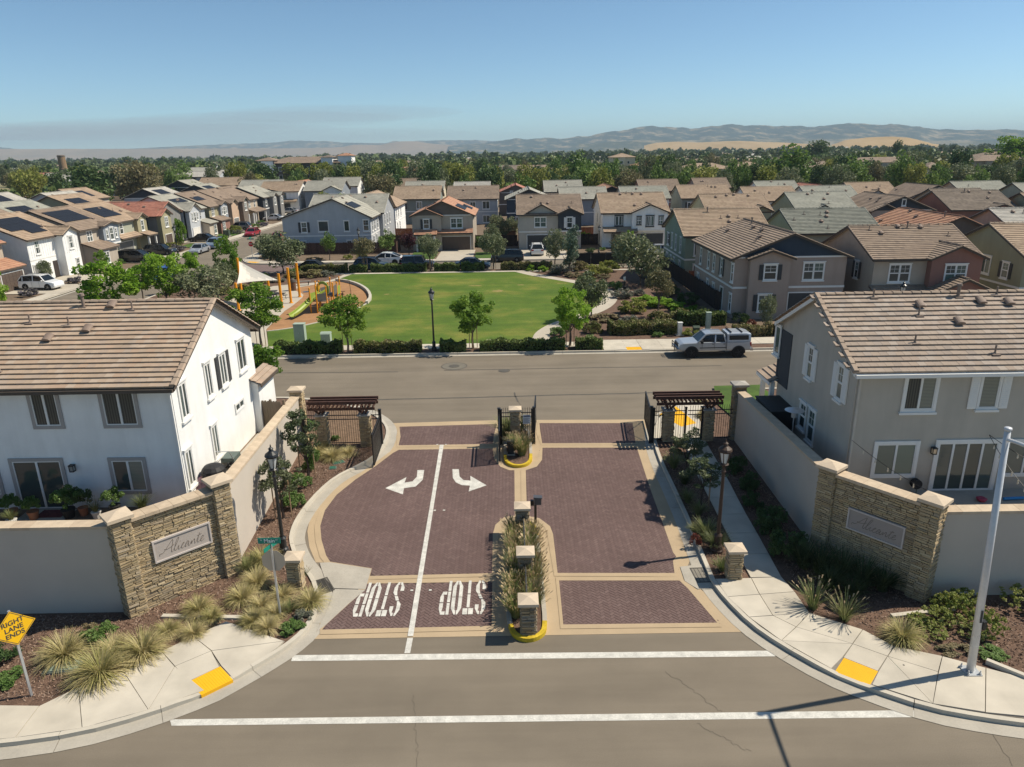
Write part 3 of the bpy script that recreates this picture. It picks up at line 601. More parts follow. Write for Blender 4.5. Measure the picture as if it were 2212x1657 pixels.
pad([(8.5,39.2-.6),(9.3,36.6),(10.25,37.1),(9.75,39.9)],[.151]*4,sheet('sidewalk',[(8.6,36.4),(10.4,36.4),(10.4,37.9),(9.5,38.2)],.147,M_CONC))

# hills: ridge outlines by direction, each with its own distance, depth and relief
def hills(name,prof,dist,depth,m,rough=1.0,seed=1):
    rng = np.random.default_rng(seed);xs = np.array([p[0] for p in prof],float);ysv = np.array([p[1] for p in prof],float)
    X = np.arange(xs[0],xs[-1]+1,9.0);Y = np.interp(X,xs,ysv);rows = 14;V = []
    ph = rng.uniform(0,6.28,24);fr = rng.uniform(.004,.09,24)
    for i,(px,py) in enumerate(zip(X,Y)):
        d = _f*F_PX+_u*(px-1106)+_v*(py-828.5);hl = math.hypot(d.x,d.y);ex,ey = d.x/hl,d.y/hl
        zt = CAM_H+dist*d.z/hl;zt = max(zt,1)*(1+.035*rough*sum(math.sin(px*f_*9+p_*3) for f_,p_ in zip(fr[:12],ph))/6)
        spur = sum(math.sin(px*f_+p_) * (.03/f_)**.5 for f_,p_ in zip(fr,ph))/24
        for k in range(rows+1):
            t = k/rows
            dd = dist-depth*(1-t)+depth*.22*spur*math.sin(t*math.pi)
            n = sum(math.sin(px*f_*3+p_*7+t*9*(1+q % 3)) for q,(f_,p_) in enumerate(zip(fr,ph)))/24
            z = zt*(t**1.15)*(1+.5*n*rough*(1-t)) if t > 0 else -3
            V.append((ex*dd,ey*dd,z))
        V.append((ex*(dist+depth*.6),ey*(dist+depth*.6),zt*.3))
    n = len(X);r = rows+2
    Fq = [(i*r+k,(i+1)*r+k,(i+1)*r+k+1,i*r+k+1) for i in range(n-1) for k in range(r-1)]
    me = np_mesh(name,np.array(V),np.array(Fq),m,smooth=True);me.polygons.foreach_set('use_smooth',[True]*len(Fq))
    o = put(name,me);o['kind'] = 'structure';return o
def hill_mat(name,a,b,s,lo=.42,hi=.58):
    m,n,o = _new(name);L = n.links.new;bs = N(n,'ShaderNodeBsdfPrincipled',Roughness=.95);bs.inputs['Specular IOR Level'].default_value = .05
    tc = N(n,'ShaderNodeTexCoord');mp = N(n,'ShaderNodeMapping');mp.inputs['Scale'].default_value = (1,.45,2.2);L(tc.outputs['Object'],mp.inputs[0])
    no = N(n,'ShaderNodeTexNoise',Scale=s,Detail=9,Roughness=.72);L(mp.outputs[0],no.inputs['Vector'])
    c = ramp(n,no.outputs['Fac'],[(lo,a),(hi,b)]);L(c,bs.inputs['Base Color']);L(bs.outputs[0],o.inputs[0]);return m
HM1 = hill_mat('hill_woods',(.036,.055,.048),(.30,.245,.16),.007,.50,.64);HM2 = hill_mat('hill_gold',(.33,.225,.10),(.40,.28,.14),.004);HM3 = hill_mat('hill_pale',(.19,.155,.115),(.27,.20,.14),.0009)
HM4 = hill_mat('hill_dry',(.055,.07,.055),(.30,.25,.17),.0045,.48,.66)
c5 = lambda pts,x0,y0: [((x0+a/3.4563)/1.1302,(y0+b/3.4563)/1.1302) for a,b in pts]
rid = c5([(-500,262),(-200,240),(0,210),(80,198),(160,208),(320,195),(440,205),(540,195),(600,175),(640,185),(700,178),(860,140),(1000,130),(1100,102),(1240,100),(1400,105),(1600,118),(1700,95),(1900,80),(2000,95)],1240,280)+c5([(0,88),(150,100),(300,92),(420,102),(560,90),(740,72),(850,75),(1000,92),(1090,75),(1300,98),(1470,125),(1530,118),(1650,130),(1900,128),(2060,122),(2212,130),(2600,150),(3600,190)],1860,280)
hills('hills',rid,8200,2000,HM1,seed=3)
low = [(x,312+(y-312)*.42+6) for x,y in rid if x > 1250]
hills('hills',low,6000,700,HM4,seed=5)
hills('hills',c5([(560,262),(640,240),(700,215),(900,190),(1100,185),(1250,195),(1350,220),(1440,245),(1600,262)],1860,280),3300,420,HM2,.35,7)
hills('hills',c5([(1150,262),(1230,240),(1400,228),(1600,235),(1800,226),(1960,221),(2100,228),(2400,238),(2700,262)],1240,280),4300,420,HM2,.5,8)
hills('hills',c5([(-2600,118),(-1200,116),(0,112),(400,112),(750,100),(850,80),(1050,84),(1200,58),(1290,50),(1380,54),(1500,72),(1700,85),(1900,80),(2212,112)],620,330),8200,900,HM3,.6,9)
hills('hills',c5([(-4000,88),(-2140,102),(-1900,130),(-1500,150),(-1100,118),(-700,96),(-300,80),(0,68),(150,65),(330,45),(480,50),(600,48),(750,62),(900,65),(1120,68),(1185,44),(1240,56),(1400,48),(1600,42),(1850,42),(2212,60)],620,330),11500,1500,HM1,.8,11)

# haze and the drifting smoke
def vol_mat(name,col,dens,aniso=0.0):
    m,n,o = _new(name);v = N(n,'ShaderNodeVolumePrincipled');v.inputs['Color'].default_value = (*col,1);v.inputs['Density'].default_value = dens;v.inputs['Anisotropy'].default_value = aniso
    n.links.new(v.outputs[0],o.inputs['Volume']);return m
b = MB();b.box(-15900,15900,-190,13500,-4.2,300)
hz = b.build('haze',vol_mat('haze_air',(.46,.60,.76),0.95e-4));hz['kind'] = 'stuff'
sm = MB()
def blob(cx,cy,cz,rx,ry,rz):
    seg,rg = 20,10;rings = []
    for i in range(1,rg):
        a = math.pi*i/rg;rings.append([(cx+rx*math.sin(a)*math.cos(2*math.pi*k/seg),cy+ry*math.sin(a)*math.sin(2*math.pi*k/seg),cz-rz*math.cos(a)) for k in range(seg)])
    sm.loft(rings)
def smoke_at(px,py,w,h,Y=17000):
    d = _f*F_PX+_u*(px-1106)+_v*(py-828.5);t = Y/d.y;s = t
    blob(d.x*t,Y,CAM_H+d.z*t,w*s,1400,h*s)
for k,a in enumerate([(60,284,360,20),(330,272,330,18),(560,260,330,19),(720,246,290,18),(240,286,520,16),(-150,290,330,20),(420,296,620,18)]):
    sm = MB();smoke_at(*a,17000+k*3200);o = sm.build('smoke',vol_mat('smoke_air',(.55,.57,.63),1.2e-4) if 'smoke_air' not in bpy.data.materials else bpy.data.materials['smoke_air']);o['kind'] = 'stuff'
# ---------------------------------------------------------------- houses
def stucco(name,c): return mat('stucco_'+name,c,.9,.09,.6,bump=.35,bscale=45,fine=.07,fscale=30,streak=((1.6,1.6,.22),.945,1.2))
WALL = {k: stucco(k,c) for k,c in dict(white=(.82,.82,.80),offwhite=(.68,.66,.60),grey=(.34,.355,.37),bluegrey=(.255,.285,.32),palegrey=(.44,.46,.48),taupe=(.385,.305,.255),warmgrey=(.47,.43,.37),tan=(.43,.36,.28),beige=(.47,.41,.33),sage=(.25,.305,.235),palesage=(.36,.37,.29),olive=(.31,.30,.205),charcoal=(.060,.066,.074),navy=(.045,.062,.085),brick=(.27,.145,.115),brown=(.15,.125,.105),dark=(.035,.036,.036),greygreen=(.25,.27,.24),khaki=(.33,.30,.19),peach=(.50,.36,.26),teal=(.05,.10,.095),cream=(.62,.54,.40),mid=(.22,.215,.205),fawn=(.42,.365,.30)).items()}
ROOF = {k: roof_mat('roof_'+k,*c) for k,c in dict(tan=((.36,.27,.19),(.42,.32,.23),(.33,.24,.175)),brown=((.27,.205,.155),(.32,.245,.185),(.24,.185,.145)),grey=((.36,.345,.295),(.41,.395,.335),(.33,.32,.275)),green=((.33,.325,.275),(.385,.38,.32),(.30,.30,.255)),orange=((.42,.225,.145),(.48,.28,.18),(.36,.19,.13)),red=((.40,.17,.12),(.47,.22,.16),(.33,.15,.11)),pale=((.44,.42,.37),(.50,.47,.42),(.40,.385,.34)),tile=((.34,.265,.205),(.40,.31,.235),(.36,.265,.20)),slate=((.205,.21,.18),(.25,.255,.215),(.18,.19,.165)),dark=((.20,.165,.13),(.25,.205,.165),(.17,.14,.115))).items()}
M_TRIM = mat('trim_white',(.74,.73,.70),.6,.04,2);M_FASC = mat('fascia_dark',(.085,.068,.055),.7,.1,3);M_SHUT = mat('shutter_dark',(.055,.056,.058),.6,.1,4)
M_GREYTRIM = mat('trim_grey',(.36,.33,.31),.8,.06,3);M_GDARK = mat('garage_charcoal',(.055,.058,.062),.6,.1,2);M_GBROWN = mat('garage_brown',(.11,.082,.066),.6,.1,2);M_GWHITE = mat('garage_white',(.70,.68,.63),.6,.05,2);M_GGREY = mat('garage_grey',(.20,.20,.19),.6,.08,2)
M_DOOR = mat('door_dark',(.05,.04,.035),.5,.1,2);M_VENT = mat('vent_metal',(.235,.175,.14),.7,.15,4);M_PIPE = mat('vent_pipe_grey',(.22,.17,.14),.7,.1,4)
M_SOLAR = None
def solar_mat():
    m,n,o = _new('solar_cells');L = n.links.new;b = N(n,'ShaderNodeBsdfPrincipled',Roughness=.45);b.inputs['Specular IOR Level'].default_value = .18
    tc = N(n,'ShaderNodeTexCoord');br = N(n,'ShaderNodeTexBrick');br.offset = 0;br.inputs['Scale'].default_value = 6;br.inputs['Color1'].default_value = (.016,.017,.021,1);br.inputs['Color2'].default_value = (.018,.019,.024,1);br.inputs['Mortar'].default_value = (.035,.04,.05,1);br.inputs['Mortar Size'].default_value = .012;br.inputs['Brick Width'].default_value = 1;br.inputs['Row Height'].default_value = 1
    L(tc.outputs['Object'],br.inputs[0]);L(br.outputs[0],b.inputs['Base Color']);L(b.outputs[0],o.inputs[0]);return m
M_SOLAR = solar_mat();M_SFRAME = mat('solar_frame',(.05,.05,.055),.4,.05,2,metal=.5)
M_GLASS = glass_mat();M_GLASS2 = glass_mat('blind_glass',(.085,.11,.095))
def stripes(name,c1,c2,scale,axis='Z',rough=.15):
    m,n,o = _new(name);L = n.links.new;b = N(n,'ShaderNodeBsdfPrincipled',Roughness=rough);b.inputs['Specular IOR Level'].default_value = .5
    tc = N(n,'ShaderNodeTexCoord');wv = N(n,'ShaderNodeTexWave',wave_type='BANDS',bands_direction=axis,Scale=scale,Distortion=.3);L(tc.outputs['Object'],wv.inputs['Vector'])
    c = ramp(n,wv.outputs['Fac'],[(.3,c1),(.6,c2)]);L(c,b.inputs['Base Color']);L(b.outputs[0],o.inputs[0]);return m
M_BLIND = stripes('window_blind',(.16,.17,.145),(.25,.255,.21),5.0);M_CURT = stripes('window_curtain',(.030,.036,.036),(.075,.080,.072),3.0,'X')
WCACHE = {}
def window_meshes(w,h,style,trim,tw,sill,glass):
    key = (round(w,2),round(h,2),style,trim.name,tw,sill,glass.name)
    if key in WCACHE: return WCACHE[key]
    b = MB();pr = .055
    b.box(-w/2-tw,-w/2,-pr,0,-tw,h+tw);b.box(w/2,w/2+tw,-pr,0,-tw,h+tw);b.box(-w/2,w/2,-pr,0,h,h+tw);b.box(-w/2,w/2,-pr,0,-tw,0)
    if sill: b.box(-w/2-tw-.05,w/2+tw+.05,-pr-.06,0,-tw-.10,-tw-.002);b.box(-w/2-tw-.05,w/2+tw+.05,-pr-.05,0,h+tw+.002,h+tw+.08)
    f = .045
    def sash(x0,x1,z0,z1,grid=(0,0)):
        b.box(x0,x0+f,-.04,0,z0,z1,1);b.box(x1-f,x1,-.04,0,z0,z1,1);b.box(x0+f,x1-f,-.04,0,z0,z0+f,1);b.box(x0+f,x1-f,-.04,0,z1-f,z1,1)
        for i in range(grid[0]): x = x0+(x1-x0)*(i+1)/(grid[0]+1);b.box(x-.012,x+.012,-.03,-.02,z0+f,z1-f,1)
        for i in range(grid[1]): z = z0+(z1-z0)*(i+1)/(grid[1]+1);b.box(x0+f,x1-f,-.031,-.021,z-.012,z+.012,1)
        return (x0+f,x1-f,z0+f,z1-f)
    P = []
    if style == 'hung': P = [sash(-w/2,w/2,0,h/2),sash(-w/2,w/2,h/2,h,(1,1))]
    elif style == 'slide': P = [sash(-w/2,0,0,h),sash(0,w/2,0,h)]
    elif style == 'twin':
        g = .07;b.box(-g/2,g/2,-pr,0,0,h)
        for s in (-1,1):
            x0,x1 = (-w/2,-g/2) if s < 0 else (g/2,w/2);P += [sash(x0,x1,0,h/2),sash(x0,x1,h/2,h,(1,1))]
    elif style == 'door4': P = [sash(-w/2+w*i/4,-w/2+w*(i+1)/4,0,h) for i in range(4)]
    else: P = [sash(-w/2,w/2,0,h)]
    fm = b.mesh('window',[trim,M_TRIM]);pm = []
    for x0,x1,z0,z1 in P:
        c = MB();c.face([(x0,-.012,z0),(x1,-.012,z0),(x1,-.012,z1),(x0,-.012,z1)]);pm.append(c.mesh('pane',glass))
    WCACHE[key] = (fm,pm);return WCACHE[key]
ANG = {'f': 0,'b': math.pi,'l': -math.pi/2,'r': math.pi/2}
SCACHE = {}
def window(root,face,pos,w,h,style='hung',trim=None,tw=.09,sill=True,glass=None,shutters=None,panes=True,name='window',glasses=None):
    fm,pm = window_meshes(w,h,style,trim or M_TRIM,tw,sill,glass or M_GLASS)
    o = put(name,fm,root,pos,ANG[face])
    for k,p in enumerate(pm):
        if glasses and glasses[k % len(glasses)]:
            p = p.copy();p.materials[0] = glasses[k % len(glasses)]
        put('pane',p,o)
    if shutters:
        key = (round(h,2),shutters.name)
        if key not in SCACHE:
            b = MB();sw = .36;b.box(-sw/2,sw/2,-.05,0,-.04,h+.04)
            n = int(h/.09)
            for i in range(n): z = .04+i*(h-.06)/n;b.box(-sw/2+.05,sw/2-.05,-.062,-.05,z,z+.05)
            SCACHE[key] = b.mesh('shutter',shutters)
        for s in (-1,1): put('shutter',SCACHE[key],o,(s*(w/2+tw+.20),-.01,0))
    return o
def slope(b,eL,eR,rR,rL,e=.36,step=.058,m=0,und=2,uvs=.34):
    """stepped tile courses between an eave line and a ridge line"""
    eL,eR,rR,rL = [Vector(p) for p in (eL,eR,rR,rL)]
    L = ((rL-eL).length+(rR-eR).length)/2;n = max(2,int(round(((rL+rR)/2-(eL+eR)/2).length/e))) if L else 2
    nr = (eR-eL).cross(rL-eL).normalized()
    if nr.z < 0: nr = -nr
    for i in range(n):
        t0,t1 = i/n,(i+1)/n
        a,c = eL.lerp(rL,t0),eR.lerp(rR,t0);d,f = eL.lerp(rL,t1),eR.lerp(rR,t1)
        up = nr*step;w = (c-a).length/uvs;u0 = ((a-eL).dot((eR-eL).normalized()))/uvs;u1 = ((d-eL).dot((eR-eL).normalized()))/uvs
        w1 = (f-d).length/uvs
        b.face([a+up,c+up,f+nr*.004,d+nr*.004],m,[(u0,i+.3),(u0+w,i+.3),(u1+w1,i+.6),(u1,i+.6)])
        b.face([a-nr*.01,c-nr*.01,c+up,a+up],m,[(u0,i+.1),(u0+w,i+.1),(u0+w,i+.2),(u0,i+.2)])
    if und is not None: b.face([eL-nr*.07,rL-nr*.07,rR-nr*.07,eR-nr*.07],und)
def bar(b,p,q,w,h,m,up=Vector((0,0,1)),side=None):
    p,q = Vector(p),Vector(q);d = (q-p).normalized();s = (side or d.cross(up)).normalized();u = s.cross(d).normalized()
    r = [[x+s*a*w/2+u*c*h/2 for a,c in ((-1,-1),(1,-1),(1,1),(-1,1))] for x in (p,q)];b.loft(r,m)
def caps(b,p,q,r=.13,m=0,L=.42):
    """overlapping half-round tiles along a ridge or a rake"""
    p,q = Vector(p),Vector(q);n = max(1,int((q-p).length/L));d = (q-p)/n;s = d.cross(Vector((0,0,1))).normalized();u = s.cross(d).normalized()
    for i in range(n):
        a,c = p+d*i+u*.028,p+d*(i+1)+u*.008
        ring = lambda o,k: [o-s*r*k,o-s*r*.6*k+u*r*.5*k,o+s*r*.6*k+u*r*.5*k,o+s*r*k]
        A,B = ring(a,1.06),ring(c,.96);uv = [(i+.2,77.2),(i+.5,77.2),(i+.5,77.5),(i+.2,77.5)]
        for k in range(3): b.face([A[k],A[k+1],B[k+1],B[k]],m,uv)
        b.face([A[3],A[2],A[1],A[0]],m,uv)
VC = {}
def vent_mesh():
    if 'v' not in VC:
        b = MB();b.box(-.3,.3,-.28,.28,-.05,.03);b.box(-.15,.15,-.12,.14,.03,.14)
        n = 8;pr = [[(.24*math.cos(math.pi*k/n),y,.14+.14*math.sin(math.pi*k/n)) for k in range(n+1)] for y in (-.26,.24)];b.loft(pr)
        VC['v'] = b.mesh('roof_vent',M_VENT)
        b = MB();b.box(-.2,.2,-.2,.2,-.04,.02);b.cyl((0,0,0),(0,0,.48),.045,.045,8);b.cyl((0,0,0),(0,0,.12),.10,.05,8);VC['p'] = b.mesh('vent_pipe',M_PIPE)
        b = MB();b.box(-.2,.2,-.2,.2,-.04,.02);b.cyl((0,0,0),(0,0,.62),.085,.085,10);b.cyl((0,0,.62),(0,0,.74),.15,.13,10);VC['c'] = b.mesh('flue_cap',M_PIPE)
    return VC
def garage(root,x,y,w,h,m,z=0,trim=True):
    b = MB();b.box(x-w/2,x+w/2,y-.02,y+.05,z,z+h)
    r,c = 4,max(2,int(w/.6))
    for i in range(r):
        for j in range(c):
            b.box(x-w/2+w*j/c+.05,x-w/2+w*(j+1)/c-.05,y-.04,y-.02,z+h*i/r+.06,z+h*(i+1)/r-.05,bot=True)
    o = b.build('garage_door',m,root)
    if trim:
        t = MB();k = .1;t.box(x-w/2-k,x-w/2,y-.06,y+.02,z,z+h+k);t.box(x+w/2,x+w/2+k,y-.06,y+.02,z,z+h+k);t.box(x-w/2,x+w/2,y-.06,y+.02,z+h,z+h+k);t.build('garage_frame',M_TRIM,o)
    return o
def house(label,x,y,w,d,wall='tan',roof='tan',rz=0.0,E=5.35,ridge='x',pitch=.4167,z=.12,bays=(),wins=(),gar=None,porch=(),band=None,solar=(),vents=3,gable=None,peak=None,trim=None,fasc=None,door=None,sides=True,posts=(),group='houses of the gated neighbourhood',e=.40,oe=.42,og=.32,boards=(),cat='house',tiles=True,name='house',seed=None,flat=False):
    root = thing(name,label,cat,(x,y,z),rz,group);rng = random.Random(seed if seed is not None else int(abs(x*13+y*7)))
    X0,X1 = -w/2,w/2;wm = WALL[wall];trim = trim or M_TRIM;fasc = fasc or M_FASC
    # walls
    b = MB();pk = 0 if peak is None else peak
    if ridge == 'x':
        zr = E+pitch*d/2
        prof = [(0,0),(d,0),(d,E),(d/2,zr),(0,E)];b.loft([[(X0,p,q) for p,q in prof],[(X1,p,q) for p,q in prof]],0)
    else:
        zr = E+pitch*(w/2)
        prof = [(X0,0),(X1,0),(X1,E),(pk,zr),(X0,E)];b.loft([[(p,0,q) for p,q in prof],[(p,d,q) for p,q in prof]],0)
    b.build('wall',wm,root)
    if band:
        t = MB();t.box(X0-.04,X1+.04,-.04,d+.04,band-.09,band+.09);t.build('trim_band',trim,root)
    if gable and ridge == 'y':
        t = MB();t.loft([[(p,-.03,q) for p,q in [(X0,E+.02),(X1,E+.02),(pk,zr)]],[(p,.02,q) for p,q in [(X0,E+.02),(X1,E+.02),(pk,zr)]]]);t.build('gable_panel',WALL[gable],root)
        t = MB();t.box(X0-.02,X1+.02,-.06,0,E-.10,E+.04);t.build('trim_band',trim,root)
    # roof
    r = MB()
    if ridge == 'x':
        zt = zr+.06;dz = pitch*oe;xl,xr = X0-og,X1+og
        slope(r,(xl,-oe,E+.06-dz),(xr,-oe,E+.06-dz),(xr,d/2,zt),(xl,d/2,zt),*((50,.002) if flat else (e,)))
        slope(r,(xr,d+oe,E+.06-dz),(xl,d+oe,E+.06-dz),(xl,d/2,zt),(xr,d/2,zt),e)
        caps(r,(xl,d/2,zt+.03),(xr,d/2,zt+.03))
        for xx in (xl,xr):
            for yy in (-oe,d+oe):
                bar(r,(xx,yy,E-.03-dz),(xx,d/2,zt-.09),.05,.17,1,side=Vector((1,0,0)));caps(r,(xx,yy,E+.05-dz+.075*flat),(xx,d/2,zt+.075*flat),.09+.05*flat)
        for yy in (-oe,d+oe): bar(r,(xl,yy,E-.05-dz),(xr,yy,E-.05-dz),.05,.17,1)
    else:
        zt = zr+.06;pl = (zr-E)/(pk-X0);prr = (zr-E)/(X1-pk);zl,zq = E+.06-pl*oe,E+.06-prr*oe;y0,y1 = -og,d+og
        slope(r,(X0-oe,y1,zl),(X0-oe,y0,zl),(pk,y0,zt),(pk,y1,zt),e)
        slope(r,(X1+oe,y0,zq),(X1+oe,y1,zq),(pk,y1,zt),(pk,y0,zt),e)
        caps(r,(pk,y0,zt+.03),(pk,y1,zt+.03))
        for yy in (y0,y1):
            bar(r,(X0-oe,yy,zl-.09),(pk,yy,zt-.09),.05,.17,1,side=Vector((0,1,0)));bar(r,(X1+oe,yy,zq-.09),(pk,yy,zt-.09),.05,.17,1,side=Vector((0,1,0)))
            caps(r,(X0-oe,yy,zl),(pk,yy,zt),.09);caps(r,(X1+oe,yy,zq),(pk,yy,zt),.09)
        bar(r,(X0-oe,y0,zl-.11),(X0-oe,y1,zl-.11),.05,.17,1);bar(r,(X1+oe,y0,zq-.11),(X1+oe,y1,zq-.11),.05,.17,1)
    for k in bays:                                              # front bays with their own gable: (x0, x1, out, colour, pitch, z0, E)
        k = dict(dict(out=.6,pitch=.46,z0=0,E=E,col=wall,gable=None),**k);a0,a1,out,p,Eb,z0 = k['x0'],k['x1'],k['out'],k['pitch'],k['E'],k['z0']
        xm = (a0+a1)/2;zb = Eb+p*(a1-a0)/2;t = MB();back = .3
        prof = [(a0,z0),(a1,z0),(a1,Eb),(xm,zb),(a0,Eb)];t.loft([[(q,-out,s) for q,s in prof],[(q,back,s) for q,s in prof]]);ob = t.build('bay_wall',WALL[k['col']],root)
        if k['gable']:
            t = MB();pr3 = [(a0,Eb+.02),(a1,Eb+.02),(xm,zb)];t.loft([[(q,-out-.03,s) for q,s in pr3],[(q,-out+.02,s) for q,s in pr3]]);t.build('gable_panel',WALL[k['gable']],root)
        if z0 > 1: t = MB();t.box(a0-.04,a1+.04,-out-.04,0,z0-.10,z0+.10);t.build('trim_band',trim,root)
        o2 = .35;zt2 = zb+.07;ze = Eb+.07-p*o2;yf = -out-og
        yr = max(.05,(zt2-E)/pitch) if ridge == 'x' else .05
        if ridge == 'x' and Eb < E-.5: yr = .05
        slope(r,(a0-o2,.05,ze),(a0-o2,yf,ze),(xm,yf,zt2),(xm,yr,zt2),e)
        slope(r,(a1+o2,yf,ze),(a1+o2,.05,ze),(xm,yr,zt2),(xm,yf,zt2),e)
        caps(r,(xm,yf,zt2+.03),(xm,yr,zt2+.03))
        for s,ex in ((-1,a0-o2),(1,a1+o2)):
            bar(r,(ex,yf,ze-.09),(xm,yf,zt2-.09),.05,.17,1,side=Vector((0,1,0)));caps(r,(ex,yf,ze),(xm,yf,zt2),.09)
    for k in porch:                                             # lean-to roofs over porch or garage: x0,x1,out,zh,zl
        k = dict(dict(zh=3.35,zl=2.65,y=0,under=None,col=wall),**k);y0 = k['y']
        slope(r,(k['x0'],y0-k['out'],k['zl']),(k['x1'],y0-k['out'],k['zl']),(k['x1'],y0,k['zh']),(k['x0'],y0,k['zh']),e)
        bar(r,(k['x0'],y0-k['out'],k['zl']-.10),(k['x1'],y0-k['out'],k['zl']-.10),.05,.17,1)
        for xx in (k['x0'],k['x1']): bar(r,(xx,y0-k['out'],k['zl']-.09),(xx,y0,k['zh']-.09),.05,.15,1,side=Vector((1,0,0)));caps(r,(xx,y0-k['out'],k['zl']),(xx,y0,k['zh']),.08)
        if k['under'] == 'wall':
            t = MB();f = .3;prof = [(y0-k['out']+f,0),(y0+.1,0),(y0+.1,k['zh']-.15),(y0-k['out']+f,k['zl']-.05)]
            t.loft([[(k['x0']+f,p,q) for p,q in prof],[(k['x1']-f,p,q) for p,q in prof]]);t.build('porch_wall',WALL[k['col']],root)
        elif k['under'] == 'posts':
            for xx in (k['x0']+.35,k['x1']-.35):
                t = MB();t.box(xx-.12,xx+.12,y0-k['out']+.2,y0-k['out']+.44,0,k['zl']-.1);t.build('porch_post',trim,root)
    r.build('roof',[ROOF[roof],fasc,mat('soffit',(.5,.47,.42),.8)],root)
    # board and batten cladding: (face, u0, u1, z0, z1, y)
    for face,u0,u1,z0,z1,yy,col in boards:
        t = MB();n = int((u1-u0)/.45)
        for i in range(n+1):
            u = u0+(u1-u0)*i/n
            if face == 'f': t.box(u-.03,u+.03,yy-.03,yy,z0,z1)
            elif face == 'r': t.box(X1,X1+.03,u-.03,u+.03,z0,z1)
            else: t.box(X0-.03,X0,u-.03,u+.03,z0,z1)
        o = t.build('batten',WALL[col],root);o['kind'] = 'stuff'
    for k in wins:                                              # face, u, z, w, h, style, options
        f,u,zz,ww,hh = k[:5];st = k[5] if len(k) > 5 else 'hung';op = dict(k[6]) if len(k) > 6 else {}
        yy = op.pop('y',0);pos = (u,yy-.002,zz) if f == 'f' else (u,d+.002,zz) if f == 'b' else (X0-.002-op.pop('x',0),u,zz) if f == 'l' else (X1+.002+op.pop('x',0),u,zz)
        window(root,f,pos,ww,hh,st,**dict(dict(trim=trim),**op))
    if gar:
        for g in (gar if isinstance(gar,list) else [gar]): garage(root,*g)
    if door:
        t = MB();dx,dy = door[:2];t.box(dx-.47,dx+.47,dy-.04,dy+.02,0,2.1);o = t.build('door',M_DOOR,root)
    for px_,py_ in posts: t = MB();t.box(px_-.12,px_+.12,py_-.12,py_+.12,0,2.6);t.build('porch_post',trim,root)
    # vents on the slope, solar panels
    V_ = vent_mesh()
    def on_slope(side,a,s):                                   # side f/b/l/r, a along, s up the slope 0..1
        if ridge == 'x': return ((a,d/2*s,E+.08+pitch*d/2*s),(math.atan(pitch),0)) if side == 'f' else ((a,d-d/2*s,E+.08+pitch*d/2*s),(-math.atan(pitch),0))
        if side == 'l': return ((X0+(pk-X0)*s,a,E+.08+(zr-E)*s),(0,-math.atan((zr-E)/(pk-X0))))
        return ((X1-(X1-pk)*s,a,E+.08+(zr-E)*s),(0,math.atan((zr-E)/(X1-pk))))
    vl = vents if not isinstance(vents,int) else [(rng.choice('fffb' if ridge == 'x' else 'lr'),(rng.uniform(X0+1,X1-1) if ridge == 'x' else rng.uniform(1,d-1)),rng.uniform(.35,.9),'vvp'[i % 3]) for i in range(vents)]
    for sd_,a,s,ty in vl:
        p,(rx_,ry_) = on_slope(sd_,a,s)
        o = put({'v': 'roof_vent','p': 'vent_pipe','c': 'flue_cap'}[ty],V_[ty],root);o.location = p;o.scale = (.82,)*3
        if ty == 'v': o.rotation_euler = (rx_,ry_,0)
    for side,a0,s0,nx,ny in solar:                          # rows of panels lying on the slope
        if 's' not in SCACHE:
            t = MB();t.box(-.5,.5,-.83,.83,.06,.10);t2 = MB();t2.box(-.475,.475,-.805,.805,.10,.103)
            SCACHE['s'] = (t.mesh('solar_panel',M_SFRAME),t2.mesh('solar_cells',M_SOLAR))
        sl = (d/2 if ridge == 'x' else ((X1-pk) if side == 'r' else (pk-X0)))*math.sqrt(1+pitch**2)
        for i in range(nx):
            for j in range(ny):
                p,(rx_,ry_) = on_slope(side,a0+i*1.03,s0+j*1.70/sl)
                o = put('solar_panel',SCACHE['s'][0],root);o.location = p
                o.rotation_euler = (rx_,ry_,0) if ridge == 'x' else (Matrix.Rotation(ry_,3,'Y') @ Matrix.Rotation(math.pi/2,3,'Z')).to_euler()
                put('solar_cells',SCACHE['s'][1],o)
    return root
H_ = M_SHUT;SH = dict(shutters=M_SHUT)
# ---- east side of the park (fronts towards the cross street)
house('taupe stucco house with a dark blue front gable, east of the park',24.75,63.0,9.9,13.5,'taupe','brown',ridge='y',E=5.45,pitch=.40,gable='navy',band=2.75,
      bays=[dict(x0=-3.7,x1=-.15,out=.5,pitch=.36)],
      wins=[('f',-1.9,3.55,1.05,1.25,'hung',dict(y=-.5,**SH)),('f',2.1,3.4,1.75,1.45,'twin'),('f',-2.2,.75,1.05,1.4,'hung',dict(y=-.5,**SH)),
            ('l',.35,3.3,.55,1.5),('l',3.7,3.3,.55,1.5,'hung',SH),('l',6.3,3.3,.55,1.5),('l',8.2,3.3,.55,1.5),('l',11.2,3.3,.55,1.5),('l',.35,.6,.55,1.5),('l',5.9,.6,.6,1.5),('l',8.0,.6,.6,1.5),('l',11.8,.6,.6,1.5),('l',3.2,.05,.9,2.2,'fixed',dict(sill=False))],
      gar=(2.4,-.01,4.6,2.2,M_GDARK),vents=[('l',2.2,.5,'p'),('l',3.0,.62,'v'),('l',5.2,.8,'v'),('l',6.5,.9,'p'),('l',7.8,.82,'v'),('l',10,.92,'c'),('l',11,.5,'v')],e=.33)
